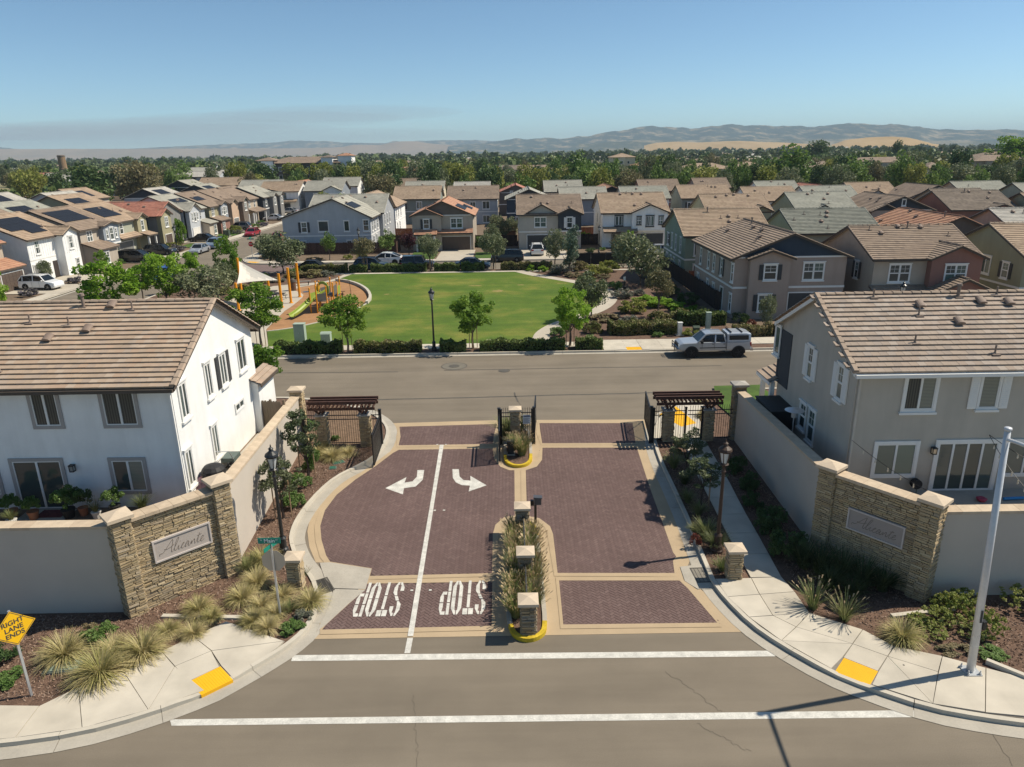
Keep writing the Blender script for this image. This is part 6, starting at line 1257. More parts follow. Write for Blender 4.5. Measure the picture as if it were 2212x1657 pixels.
LF = dict(maple=leaf_mat('leaf_maple',[(.027,.076,.010),(.067,.152,.017),(.122,.232,.027),(.207,.317,.043)],.42,1.0),
          lime=leaf_mat('leaf_lime',[(.049,.122,.010),(.122,.244,.018),(.207,.354,.030),(.293,.439,.061)],.45,1.0),
          oak=leaf_mat('leaf_oak',[(.048,.066,.029),(.095,.124,.053),(.151,.182,.087),(.222,.238,.135)],.25,.8),
          olive=leaf_mat('leaf_olive',[(.066,.066,.029),(.125,.125,.053),(.182,.168,.080),(.234,.205,.109)],.25,.8),
          myrtle=leaf_mat('leaf_myrtle',[(.027,.046,.021),(.061,.089,.040),(.106,.138,.061),(.152,.168,.091)],.28,1.2),
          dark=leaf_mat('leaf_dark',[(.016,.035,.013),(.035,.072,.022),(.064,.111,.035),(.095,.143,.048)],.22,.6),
          mid=leaf_mat('leaf_mid',[(.030,.069,.015),(.069,.130,.025),(.119,.195,.040),(.199,.275,.076)],.3,.35),
          yellow=leaf_mat('leaf_yellowgreen',[(.074,.100,.017),(.147,.182,.030),(.228,.255,.054),(.295,.295,.080)],.35,.35),
          blue=leaf_mat('leaf_bluegreen',[(.032,.066,.044),(.066,.109,.073),(.102,.154,.102),(.132,.175,.118)],.2,.5),
          purple=leaf_mat('leaf_purple',[(.022,.007,.012),(.049,.015,.022),(.085,.027,.034)],.25,1.0),
          red=leaf_mat('leaf_red',[(.122,.024,.024),(.244,.061,.049),(.195,.098,.061)],.3,1.5),
          hedge=leaf_mat('leaf_hedge',[(.025,.057,.014),(.059,.110,.023),(.106,.162,.039),(.177,.212,.067)],.2,1.6),
          hedgey=leaf_mat('leaf_hedge_warm',[(.058,.082,.020),(.115,.144,.032),(.181,.189,.059),(.247,.197,.099)],.2,1.4),
          sagebush=leaf_mat('leaf_sage',[(.077,.094,.061),(.132,.149,.099),(.187,.198,.143),(.220,.209,.176)],.2,1.4),
          dryb=leaf_mat('leaf_dry',[(.122,.091,.055),(.207,.159,.091),(.268,.207,.122),(.183,.171,.085)],.2,1.4),
          bush=leaf_mat('leaf_bush',[(.037,.085,.018),(.079,.159,.037),(.134,.220,.055),(.183,.268,.085)],.35,1.2),
          rose=leaf_mat('leaf_rose',[(.07,.10,.022),(.15,.20,.04),(.26,.30,.07),(.36,.37,.13)],.35,1.2),
          lav=leaf_mat('leaf_lavender',[(.122,.098,.134),(.183,.146,.195),(.110,.122,.073),(.220,.183,.244)],.2,1.6))
CR = {}
def proto(kind,v):
    """crown meshes of every kind, three of each"""
    k = (kind,v)
    if k in CR: return CR[k]
    s = hash(kind) % 1;sd = sum(map(ord,kind))*10+v;T = dict(
        maple=(LF['maple'],54,5200,.042,1,1.05,(.14,.28),'oval'),lime=(LF['lime'],54,5200,.042,1,1.05,(.14,.28),'oval'),oak=(LF['oak'],38,3600,.042,1,.9,(.24,.42),'oval'),olive=(LF['olive'],36,3200,.042,1,.85,(.24,.42),'spread'),
        myrtle=(LF['myrtle'],44,3600,.045,1,1.5,(.14,.28),'oval'),dark=(LF['dark'],30,2200,.06,1,1,(.28,.46),'oval'),mid=(LF['mid'],28,1900,.065,1,1.05,(.26,.46),'oval'),yellow=(LF['yellow'],28,1900,.065,1,1.05,(.26,.44),'oval'),
        blue=(LF['blue'],26,1600,.065,1,1.5,(.24,.4),'cone'),conifer=(LF['dark'],34,2000,.07,1,2.2,(.22,.36),'cone'),cypress=(LF['dark'],26,900,.12,1,5.0,(.5,.7),'oval'),purple=(LF['purple'],26,1800,.06,1,1.05,(.24,.4),'oval'),
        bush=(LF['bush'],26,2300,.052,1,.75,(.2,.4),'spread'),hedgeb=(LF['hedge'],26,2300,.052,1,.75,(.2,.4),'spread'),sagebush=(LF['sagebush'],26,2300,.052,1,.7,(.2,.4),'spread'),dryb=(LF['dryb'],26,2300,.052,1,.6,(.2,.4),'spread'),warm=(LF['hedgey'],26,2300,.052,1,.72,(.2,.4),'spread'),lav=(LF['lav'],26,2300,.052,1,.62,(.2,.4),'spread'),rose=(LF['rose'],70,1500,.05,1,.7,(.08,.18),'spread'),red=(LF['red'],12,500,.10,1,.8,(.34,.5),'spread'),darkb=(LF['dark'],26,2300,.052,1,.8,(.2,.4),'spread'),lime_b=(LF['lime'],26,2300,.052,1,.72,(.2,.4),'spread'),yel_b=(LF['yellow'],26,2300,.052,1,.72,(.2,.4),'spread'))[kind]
    CR[k] = crown_mesh('crown',T[0],sd,*T[1:7],shape=T[7]);return CR[k]
TR = {}
def trunk(kind,v):
    k = (kind,v)
    if k not in TR: TR[k] = trunk_mesh('trunk',1.0,.045 if kind != 'big' else .06,M_BARK if kind != 'dark' else M_BARK2,5,v,.45,.9)
    return TR[k]
tcount = [0]
def tree(label,p,h,r,kind,base=.38,stakes=0,group=None,rz=None,cat='tree',tk='n',name='tree',tr=1.0,sy=None):
    """whole tree height h, crown half width r, crown starts at base*h"""
    tcount[0] += 1;v = tcount[0] % 3;t = thing(name,label,cat,(p[0],p[1],p[2] if len(p) > 2 and p[2] else .1),0,group)
    hb = h*base;tk_ = put('trunk',trunk(tk,v),t);tk_.scale = (h*.36*tr,h*.36*tr,hb*1.05)
    c = put('crown',proto(kind,v),t,(0,0,(h+hb)/2-.02*h));zz = {'maple': 1.05,'lime': 1.05,'oak': .9,'olive': .85,'myrtle': 1.5,'dark': 1,'mid': 1.05,'yellow': 1.05,'blue': 1.5,'conifer': 2.2,'cypress': 5,'purple': 1.05}[kind]
    c.scale = (r,(sy or r),(h-hb)/2/zz*1.06);c.rotation_euler = (0,0,random.uniform(0,6.28) if rz is None else rz)
    if stakes:
        for k in range(stakes):
            a = .4+k*math.pi*2/stakes;b = MB();b.cyl((0,0,0),(0,0,1.7),.03,.03,6);put('stake',b.mesh('stake',M_STAKE),t,(math.cos(a)*.35,math.sin(a)*.2,0))
    return t
def bush(label,p,r,kind,h=None,group=None,name='shrub',cat='shrub',sy=None):
    tcount[0] += 1;h = h or r*1.2;o = put(name,proto(kind,tcount[0] % 3),None,(p[0],p[1],.08+h*.42));o.scale = (r,sy or r,h*.62/.72);o.rotation_euler = (0,0,random.uniform(0,6.28) if sy is None else 0)
    return tag(o,label,cat,group)
# ornamental grasses
def grass_mesh(name,m,n=150,L=1.0,spread=.7,droop=.55,w=.012,plume=None,seed=1):
    rg = np.random.default_rng(seed);V,Fq,mi = [],[],[]
    for i in range(n):
        a = rg.uniform(0,2*math.pi);l = L*rg.uniform(.6,1.1);tilt = spread*rg.uniform(.15,1.0)**.8;r0 = rg.uniform(0,.14)*L
        dx,dy = math.cos(a),math.sin(a);k = len(V);pts = []
        for s in (0,.35,.7,1.0):
            ang = tilt*(.5+droop*1.9*s);pts.append((r0+l*s*math.sin(min(ang,2.0)*.9),l*s*math.cos(min(ang,2.0)*.9)*(1-.15*s*droop)))
        for j,(rr,z) in enumerate(pts):
            ww = w*(1.0,1.0,.8,.25)[j]*L;V += [(dx*rr-dy*ww,dy*rr+dx*ww,max(z,.0)),(dx*rr+dy*ww,dy*rr-dx*ww,max(z,.0))]
        for j in range(3): Fq.append((k+2*j,k+2*j+1,k+2*j+3,k+2*j+2));mi.append(0)
        if plume is not None and i % 3 == 0:
            rr,z = pts[3];k = len(V);d = Vector((dx*(pts[3][0]-pts[2][0]),dy*(pts[3][0]-pts[2][0]),pts[3][1]-pts[2][1])).normalized();q = Vector((dx*rr,dy*rr,z))
            for sgn in (0,1):
                s_ = d.cross(Vector((0,0,1)) if sgn else Vector((dx,dy,.3))).normalized()*.022*L
                k = len(V);V += [tuple(q-s_*.6-d*.02),tuple(q+s_*.6-d*.02),tuple(q+s_+d*.11*L),tuple(q-s_+d*.11*L)];Fq.append((k,k+1,k+2,k+3));mi.append(1)
    me = np_mesh(name,np.array(V),np.array(Fq),[m]+([plume] if plume is not None else []));me.polygons.foreach_set('material_index',mi);return me
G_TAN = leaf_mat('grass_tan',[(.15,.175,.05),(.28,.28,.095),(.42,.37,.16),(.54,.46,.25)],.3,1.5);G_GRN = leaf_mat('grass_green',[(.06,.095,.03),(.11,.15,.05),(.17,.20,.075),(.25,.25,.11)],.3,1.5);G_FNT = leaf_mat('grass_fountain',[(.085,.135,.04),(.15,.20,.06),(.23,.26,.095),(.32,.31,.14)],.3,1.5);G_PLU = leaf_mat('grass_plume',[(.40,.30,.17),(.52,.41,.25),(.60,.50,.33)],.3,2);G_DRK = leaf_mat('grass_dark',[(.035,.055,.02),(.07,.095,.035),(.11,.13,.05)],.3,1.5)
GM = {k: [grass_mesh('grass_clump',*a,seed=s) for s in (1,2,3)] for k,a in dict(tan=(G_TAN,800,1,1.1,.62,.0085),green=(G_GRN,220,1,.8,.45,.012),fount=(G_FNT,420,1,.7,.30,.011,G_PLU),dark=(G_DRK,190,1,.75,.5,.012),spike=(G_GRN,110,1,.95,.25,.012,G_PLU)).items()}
def grass(label,p,L,kind,group=None,cat='ornamental grass',sz=None):
    tcount[0] += 1;o = put('grass_clump',GM[kind][tcount[0] % 3],None,(p[0],p[1],.07));o.scale = (L,L,sz or L);o.rotation_euler = (0,0,random.uniform(0,6.28));return tag(o,label,cat,group)
def hedge(label,x0,x1,y0,y1,h,kind='hedge',name='hedge'):
    n = int(((x1-x0)*(y1-y0)+2*h*(x1-x0+y1-y0))*300);n = min(n,9000);C = NR.uniform(0,1,(n,3));C = C*np.array([x1-x0,y1-y0,h])
    f = NR.integers(0,5,n);j = np.abs(NR.normal(0,.05,n))
    C[f == 0,2] = h-j[f == 0];C[f == 1,1] = j[f == 1];C[f == 2,0] = j[f == 2];C[f == 3,0] = x1-x0-j[f == 3];C[f == 4,2] = h-j[f == 4]*2
    C[:,2] += (.10*np.sin(C[:,0]*2.7+x0)+.07*np.sin(C[:,0]*6.1+x1))*(C[:,2]/h)+NR.normal(0,.045,n);C[:,1] += .10*np.sin(C[:,0]*1.9+x1)
    o = put(name,quads_mesh(name,*leaves(C,.075),LF[kind]),None,(x0,y0,.1));tag(o,label,'hedge','clipped hedges round the park')
    b = MB();b.box(.12,x1-x0-.12,.12,y1-y0-.10,0,h-.13);b.build('hedge_core',mat('hedge_twigs',(.02,.024,.012),1),o);return o
zl = lambda x,y,z=.1: at((0+x/2.461)/1.1302,(1200+y/2.461)/1.1302,z);z2 = lambda x,y,z=.1: at((600+x/3.16)/1.1302,(940+y/3.16)/1.1302,z);z4 = lambda x,y,z=.1: at((1200+x/3.249)/1.1302,(940+y/3.249)/1.1302,z);z5 = lambda x,y,z=.1: at((1700+x/2.4625)/1.1302,(1200+y/2.4625)/1.1302,z)
zB = lambda x,y,z=.1: at((1160+x/2.989)/1.1302,(600+y/2.989)/1.1302,z);zK = lambda x,y,z=.1: at((560+x/3.687)/1.1302,(600+y/3.687)/1.1302,z);zR = lambda i,x,y,z=.1: at(({1: 0,2: 620,3: 1240,4: 1860}[i]+x/3.4563)/1.1302,(340+y/3.4563)/1.1302,z)
# grasses in the left bed
g0 = 'tan grass clumps in the left front bed'
for lab,x,y,L in (('big tan grass mound nearest the yellow diamond sign',390,1000,.95),('large grass mound beside the grey green lid, closest to the pavement',610,1110,1.05),('grass mound behind the one closest to the left pavement',690,985,.8),('wide grass mound at the pavement corner below the left name wall',860,985,.95)): grass(lab,zl(x,y),L,'tan',g0)
for k,(x,y,L) in enumerate([(1010,850,.55),(1165,865,.55),(1195,725,.70),(1275,765,.5)]): grass(['small tan grass clump left of the two on the concrete edging strip','small tan grass clump right of the two on the concrete edging strip','round tan grass clump at the foot of the left name wall','lower tan grass clump before the left name wall'][k],zl(x,y),L,'tan',g0)
for k,(x,y,L,kd) in enumerate([(1455,655,.7,'tan'),(1545,560,.75,'tan'),(1520,790,.62,'tan'),(1610,830,.55,'tan'),(1570,700,.6,'tan'),(1700,640,.62,'tan'),(1500,480,.8,'green'),(1580,430,.8,'tan'),(1745,720,.5,'green'),(1660,740,.5,'tan')]): grass('tan green grass clump in the thick group round the street sign',zl(x,y),L,kd,'grass clumps round the street sign post')
for k,(x,y,L) in enumerate([(560,540,.62),(670,570,.78),(790,540,.62),(600,500,.6)]): grass(['tan grass tuft left of the row before the left pergola','largest tan grass tuft in the row before the left pergola','tan grass tuft right of the row before the left pergola','rear tan grass tuft before the left pergola'][k],z2(x,y),L,'tan','grass tufts before the left pergola')
grass('large tan grass clump spilling over the kerb by the left drain grate',at(672,1305,.1),.72,'tan');grass('feathery grass behind the low pillar at the left drain grate',at(655,1248,.1),.5,'spike')
bush('rounded bright green bush under the left lamp post',z2(372,930),.62,'bush',.8);bush('smaller green bush above the rounded one by the left lamp',z2(420,790),.62,'bush',.7);bush('feathery green bush left of the teal lids',z2(520,640),.62,'bush',.95);bush('low green groundcover cushion at the curb tip below the street sign',at(630,1362,.1),.45,'bush',.35);bush('low grey green cushion plant beside the pavement corner, left bed',at(655,1335,.1),.38,'sagebush',.3)
bush('green weeds beside the post of the yellow diamond sign',at(25,1470,.1),.55,'bush',.25);bush('dark trimmed bush at the left edge by the yellow diamond sign',at(0,1425,.1),.6,'myrtle' if 0 else 'darkb',.5);bush('lime grass like bush behind the big tan grass mound',zl(600,900),.6,'bush',.55)
bush('dry twiggy plant between the grass mounds',zl(560,860),.5,'dryb',.45)
tree('crape myrtle nearer the left lamp post',(-9.75,27.0),3.1,.95,'myrtle',.3,2,'crape myrtles along the left wall',tk='dark');tree('crape myrtle by the left pergola',(-9.75,30.9),3.6,.95,'myrtle',.28,2,'crape myrtles along the left wall',tk='dark')
# right side beds
tree('crape myrtle nearest the right pedestrian gate',(7.92,29.9),2.75,.85,'myrtle',.42,1,'crape myrtles along the right footpath',tk='dark');tree('crape myrtle between the right gate and the bronze lamp',(7.95,27.1),2.6,.95,'myrtle',.42,1,'crape myrtles along the right footpath',tk='dark')
for k,(px,py,L,kd) in enumerate([(1455,1010,.62,'green'),(1478,1045,.5,'dark'),(1485,1085,.5,'green'),(1508,1112,.5,'green'),(1525,1160,.62,'green'),(1545,1185,.6,'dark'),(1500,1150,.35,'green'),(1560,1232,.42,'green')]): grass(['tan tipped grass clump closest to the right gate, strip bed','dark grass clump second in the right strip bed','grass clump third in the right strip bed','grass clump fourth in the right strip bed','large grass clump left of the bronze lamp base','dark grass clump at the bronze lamp base','small grass clump by the red leaved plant','small grass clump beside the low pillar at the right footpath'][k],at(px,py,.1),L*1.45,kd,'grasses in the right strip bed')
bush('red leaved plant at the kerb left of the bronze lamp',at(1500,1178,.1),.28,'red',.5)
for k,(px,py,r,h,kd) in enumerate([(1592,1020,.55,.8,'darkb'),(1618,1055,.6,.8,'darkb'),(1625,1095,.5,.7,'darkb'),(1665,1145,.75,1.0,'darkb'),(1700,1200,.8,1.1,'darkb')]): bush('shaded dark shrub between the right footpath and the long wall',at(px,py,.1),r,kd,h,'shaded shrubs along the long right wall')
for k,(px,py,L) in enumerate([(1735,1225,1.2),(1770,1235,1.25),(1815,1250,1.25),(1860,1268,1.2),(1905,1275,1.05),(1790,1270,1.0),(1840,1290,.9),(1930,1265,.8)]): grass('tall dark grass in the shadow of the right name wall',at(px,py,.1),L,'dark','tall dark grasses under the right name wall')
grass('spiky grass clump leaning over the pavement, left of two',z5(700,700),1.0,'spike');grass('spiky grass clump leaning over the pavement, right of two',z5(890,770),1.0,'spike');grass('yellow green grass mound at the bend of the right pavement',z5(1235,890),.78,'tan')
for k,(x,y,r,h) in enumerate([(1390,850,.5,.4),(1440,800,.5,.6),(1540,750,.55,.8),(1640,850,.5,.5),(1740,850,.5,.8),(1500,700,.45,.6),(1610,700,.5,.7),(1350,800,.4,.35)]): bush('leafy rose like bush sprawling behind the light pole',z5(x,y),r*1.2,'rose',h,'rose bushes by the light pole')
bush('reddish groundcover patch at the base of the light pole',z5(1560,960),.7,'dryb',.2,sy=.4);bush('low green creeper patch beside the light pole',z5(1770,980),.55,'bush',.18);bush('leafy green bush at the right edge below the front wall',z5(1960,700),.8,'rose',.7)
# island
for k in range(17):
    y = 20.0+k*.325;x = .30+(.32 if k % 2 else -.28)+random.uniform(-.06,.06)
    grass('fountain grass with tan plumes filling the long traffic island',(x,y),random.uniform(.78,.95),'fount','fountain grasses on the long island')
grass('fountain grass clump with plumes at the front of the gate island',(.45,33.2),1.15,'fount','fountain grasses on the gate island');grass('fountain grass clump behind the gate motor on the gate island',(.05,33.9),.9,'fount','fountain grasses on the gate island')
for k in range(3): grass('tall green grass behind the gate island fence',(-.35+k*.3,35.7+.1*k),1.35,'green','tall green grasses behind the gate island pillar')
# plants beyond the gates
for lab,px,py,L in (('tan grass tuft beyond the right pergola on the street corner',1510,868,.6),('pinkish grass tuft inside the right pergola',1520,905,.6)): grass(lab,at(px,py),L,'tan')
bush('small green shrub beyond the left pergola by the kerb',at(762,875),.35,'bush',.5);bush('green weed tuft inside the left gate court',at(725,955),.3,'bush',.3)
# ---- young trees of the park
Tn = 'young staked trees along the cross street'
tree('bright maple between the house and the playground',(-20.1,55.6),5.3,2.35,'maple',.30,2,Tn);tree('dark green street tree beside the right wall of the white house',(-15.4,42.9),3.9,1.35,'maple',.36,0,Tn)
tree('bright green maple right of the utility cabinets',(-12.6,53.1),4.7,1.95,'maple',.30,2,Tn);tree('bright green maple in the middle of the lawn edge',(-3.0,54.0),4.6,1.9,'maple',.30,3,Tn);tree('yellow green maple right of the lawn by the curved path',(4.6,54.2),4.8,1.75,'lime',.28,3,Tn)
tree('grey green tree inside the curve of the path',(7.2,62.9),4.6,1.75,'oak',.28);tree('narrow olive tree beside the mulch and green groundcover',(13.5,63.9),4.5,1.4,'olive',.36);tree('large grey green oak by the wooden fence',(14.7,80.5),6.2,3.4,'oak',.15)
tree('tall dark conifer like tree at the lawn corner',(7.3,88.5),6.8,1.55,'blue',.18);tree('airy olive tree left of the dark corner tree',(5.9,93.4),5.2,1.7,'oak',.3);tree('small rusty olive tree near the black mesh fence',(14.0,93.5),4.2,1.15,'olive',.3)
Tb = 'street trees along the back street hedge'
tree('rounded street tree before the orange roofed beige house',(-10.4,92.9),5.0,1.75,'oak',.36,3,Tb);tree('dense olive tree hiding the dark saloon car',(-18.9,92.9),4.6,1.7,'olive',.32,3,Tb);tree('street tree between the beige house and the charcoal bay house',(-2.2,93.2),5.0,1.9,'oak',.34,3,Tb)
tree('broad grey green tree at the stamped crossing',(-29.6,93.0),5.6,3.4,'oak',.16);tree('small dark bush like tree left of the corner house',(-36.3,108),3.6,1.9,'oak',.1);tree('small bright tree before the brown corner fence',(-26.3,104.6),4.0,1.3,'mid',.32);tree('small tree at the right end of the brown corner fence',(-18.2,106.5),4.2,1.35,'mid',.25)
tree('purple leaved tree beside the beige house',(-15.2,108.4),3.8,1.5,'purple',.25,tk='dark');tree('small conical green shrub tree at the white batten house door',(18.3,110.0),3.2,.85,'lime',.06);tree('dark conifer before the charcoal bay',(9.6,107.0),5.6,1.5,'blue',.14)
tree('grey green tree in the side yard left of the charcoal bay house',(-2.6,108.6),4.6,1.5,'oak',.2);tree('small dark tree in the yard behind the beige house',(-1.6,122),5,2,'oak',.2);tree('small orchard tree behind the charcoal bay house',(.6,128),4,1.6,'oak',.2)
tree('dark two tone tree at the left of the shade sail',(-33.0,84.0),6.0,1.75,'maple',.22,tk='dark');tree('grey green tree under the two tone tree',(-32.6,82.0),3.4,1.6,'oak',.15);tree('sprawling grey green oak above the white house ridge',(-31.4,72.5),4.4,3.1,'oak',.12);tree('upright sparse tree between the sail and the west street',(-37.5,80),4.2,1.0,'myrtle',.3)
tree('large bright yellow green tree above the white house roof',(-38.9,68.5),5.6,3.3,'lime',.12,rz=0);tree('yellow green tree right of the large bright one',(-35.2,72.2),5.8,2.5,'lime',.2);tree('small yellow green tree over the blue car',(-33.9,76),5.4,1.4,'lime',.25);tree('yellow green tree cut by the left edge of the picture',(-52.6,71.5),4.6,1.9,'lime',.15);tree('slim green tree between two houses on the west street',(-55.0,121),5.2,1.1,'maple',.12);tree('round lollipop tree by the black van',(-54.0,95.0),3.2,1.0,'maple',.25);tree('small grey olive tree before the white batten garage',(-57.2,87.9),3.0,.9,'oak',.3)
tree('street tree with a shadow on the west street',(-38.8,74.5),4.2,1.4,'maple',.45);tree('green tree behind the dark bay house at the street end',(-47.5,188),6,2.2,'yellow',.2);tree('yellowish green tree left of the corner house roof',(-44.0,196),5.0,3.0,'lime',.1)
tree('sparse sapling before the taupe house corner',(21.5,58.6),3.2,.8,'oak',.2);
# shrubs and hedges of the park
HD = [('dark clipped hedge below the utility cabinets',-18.2,-13.2,52.95,53.9,.82,'hedge'),('long clipped hedge between the two left maples',-12.1,-7.0,52.95,53.9,.75,'hedgey'),('short clipped hedge right of the park lamp post',-5.5,-3.55,52.95,53.9,.72,'hedge'),('long dark clipped hedge before the lawn middle',-2.4,4.1,53.0,53.9,.74,'hedge'),('short clipped hedge at the left of the yellow ramp pad',5.0,7.0,53.0,53.9,.78,'hedge'),('broad clipped hedge behind the right pavement',8.2,14.0,57.3,59.2,.9,'hedgey')]
for lab,*a in HD: hedge(lab,*a)
for lab,*a in [('far hedge beside the black hatchback',-27.0,-21.2,92.1,93.2,1.0,'hedgey'),('far hedge behind the dark jeep',-18.0,-10.9,92.1,93.2,.95,'hedge'),('far hedge before the blue saloon, left half',-9.8,-6.6,92.1,93.2,.95,'hedge'),('far hedge before the blue saloon, right half',-6.3,-3.4,92.1,93.2,1.0,'hedge'),('far hedge at the top right of the lawn',-1.2,5.4,92.1,93.2,.95,'hedgey'),('far short hedge under the olive tree',-20.8,-18.6,92.1,93.2,.9,'hedge')]: hedge(lab,*a)
for lab,*a in [('tall dark hedge in the taupe house shadow',14.6,18.6,60.2,61.4,1.1,'hedge'),('clipped hedge behind the silver pickup',18.2,21.2,56.2,57.2,.8,'hedgey'),('hedge along the pavement right of the pickup',21.6,25.5,56.3,57.3,.7,'hedgey')]: hedge(lab,*a)
SB = [('warm',6.9,58.3,.9,1.0),('bush',3.9,57.6,.8,.8),('bush',4.6,58.9,.7,.9),('yel_b',11.6,66.0,1.6,1.3),('sagebush',10.6,61.0,1.3,.9),('dryb',8.2,63.4,1.9,.6),('dryb',6.2,60.6,1.4,.6),('warm',13.0,61.6,1.5,1.1),('warm',15.0,61.9,1.6,1.2),('lime_b',14.6,68.5,1.8,.9),('lime_b',13.6,70.4,1.6,.8),('lime_b',16.3,66.2,1.6,.9),('sagebush',11.6,73.6,1.5,1.0),('sagebush',13.6,74.5,.9,.7),('bush',11.6,78.0,1.0,.9),('yel_b',9.6,83.8,.7,.6),('yel_b',10.6,87.4,1.9,1.4),('yel_b',12.5,90.0,1.5,1.5),('sagebush',6.8,90.2,1.8,1.3),('warm',9.0,91.6,1.6,1.2),('dryb',8.0,86.6,1.6,.7),('dryb',5.4,89.2,1.2,.6),('lime_b',2.6,91.6,.7,.8),('lime_b',4.2,91.0,.8,.8),('dryb',11.4,85.2,1.2,.6),('sagebush',16.6,84.6,1.2,.8),('darkb',17.0,74,1.0,.9),('darkb',17.6,69.6,1.2,1.2),('warm',17.4,63.4,1.2,1.0),('dryb',17.6,79,1.2,.6),('bush',12.0,56.9,.6,.5),('yel_b',14.9,57.0,1.0,.6)]
NMB = dict(warm='olive toned',bush='fresh green',yel_b='yellow green',sagebush='silvery grey',dryb='brownish dry',lime_b='bright green',darkb='shaded dark')
for kd,x,y,r,h in SB:
    where = 'by the curved path' if x < 10 and y < 84 else 'in the bed before the pickup' if y < 63 else 'near the top of the curved path' if y > 83 else 'between the path and the wooden fence'
    bush(f'{NMB[kd]} shrub {where}',(x,y),r,kd,h,f'{NMB[kd]} shrubs {where}')
WBs = [('warm',-27,89.2,1.6,.9),('warm',-24.8,89.8,1.8,.9),('sagebush',-23.2,90.0,1.3,.8),('bush',-27.6,91.2,1.2,.9),('warm',-30.2,86.0,1.5,.6),('warm',-32,79.5,1.6,.7),('bush',-34.6,80.8,1.4,.8),('warm',-30.6,81.5,1.4,.6),('warm',-36.2,84.6,1.5,.6),('bush',-31.5,89.6,1.4,.6),('sagebush',-28.4,86.4,1.2,.6)]
for kd,x,y,r,h in WBs: bush(f'{NMB[kd]} low shrub in the bed behind the playground',(x,y),r,kd,h,f'{NMB[kd]} low shrubs behind the playground')
YB = [('lav',-53.7,87.6,1.1,1.0,'purple flowering bush by the white crossover'),('lav',-54.0,79.6,1.3,.9,'purple flowering bush left of the white crossover'),('darkb',-58.3,87.8,1.3,1.1,'dark bush at the white batten house corner'),('lav',-54.2,117.6,1.8,1.2,'purple grey bush on the west street corner'),('yel_b',-55.8,119.4,1.6,1.3,'yellow grass like bush on the west street'),('yel_b',-57,116.6,1.3,1.1,'yellow bush beside the black crossover'),('bush',-56.6,104,.9,.8,'green bush by the slate bay porch'),('yel_b',-54.8,144.6,1.6,1.6,'yellow green bush beside the green cabinet'),('sagebush',-53.6,143,1.1,1.0,'grey bush beside the green cabinet'),('bush',-55.2,155.6,1.9,1.0,'green bush bed before the peach house'),('lav',-53.8,158.8,1.6,1.0,'purple bush bed before the peach house'),('bush',-56.4,164.6,1.4,1.0,'green bush by the tan porch'),('warm',-58.6,127.8,.9,1.2,'dry climbing bush beside the red roofed house'),
      ('yel_b',-23.6,104.9,.9,.7,'yellow tuft at the brown corner fence, left of two'),('yel_b',-21.6,104.9,1.0,.9,'yellow tuft at the brown corner fence, right of two'),('dryb',-28.6,104.7,1.5,.5,'dry groundcover left of the yellow tufts'),('dryb',-19.4,104.6,1.4,.5,'dry groundcover right of the yellow tufts'),('lime_b',12.6,122,1.6,1.6,'bright green bush in the gap left of the white batten house'),('darkb',12.2,108,.9,.7,'dark bush by the charcoal bay'),('bush',15.9,110.2,.7,.8,'green bush before the white batten porch'),('yel_b',17.0,109.6,.7,.8,'yellow green bush before the white batten porch'),('bush',14.2,110.4,.7,.5,'small cushion bush before the white batten porch'),('bush',-4.4,117.6,1.8,1.8,'green bush in the gap right of the beige house'),('bush',-2.6,119.4,1.6,1.2,'low green bush in the gap right of the beige house'),('lav',22.8,58.6,.9,.6,'flowering border plants at the taupe house'),('darkb',20.1,61.2,.8,1.0,'round dark bush at the taupe house corner'),('red',20.6,59.8,.5,.6,'reddish plant at the taupe house corner'),('bush',24.6,58.0,1.3,.6,'leafy border right of the taupe house walk'),
      ('bush',-13.0,36.9,.7,.5,'low green shrub at the base of the wooden side fence'),('red',-16.2,41.6,.5,.4,'small orange plant by the far corner of the white house')]
for kd,x,y,r,h,lab in YB: bush(lab,(x,y),r,kd,h)
# loose wood chips on the near beds
def chips(name,poly,n,m,z=.095,s=.035):
    xs = [p[0] for p in poly];ys = [p[1] for p in poly];P = np.column_stack([NR.uniform(min(xs),max(xs),n*2),NR.uniform(min(ys),max(ys),n*2)]);P = P[inside(P,poly)][:n]
    C = np.column_stack([P,z+NR.uniform(0,.02,len(P))]);o = put(name,quads_mesh(name,*leaves(C,s,.9,.35),m));o['kind'] = 'stuff';return o
CH = leaf_mat('chip_wood',[(.07,.035,.025),(.13,.075,.052),(.20,.125,.09),(.30,.21,.155)],0,2.5)
chips('mulch_chips',[(-16,16.6),(-13.4,16.5),(-11.7,17.8),(-11,18.7),(-9.6,20.1),(-7.2,19.1),(-6.95,20.2),(-7.2,21.6),(-8.2,23.2),(-9.1,25.4),(-9.2,28),(-8.7,30.6),(-7.4,32.6),(-7.2,34.6),(-10.9,34.6),(-10.4,23.2),(-12.8,20.4),(-16,20.5)],16000,CH)
chips('mulch_chips',[(7.4,33.5),(8.6,33.4),(8.3,22.2),(7.3,22.3),(7.4,28)],3000,CH);chips('mulch_chips',[(10.0,34),(11.5,34),(11.3,23.6),(13.6,20.5),(17,20.5),(17,16.6),(14,17.3),(12.8,18),(11.1,19.3),(9.9,20.2)],9000,CH)
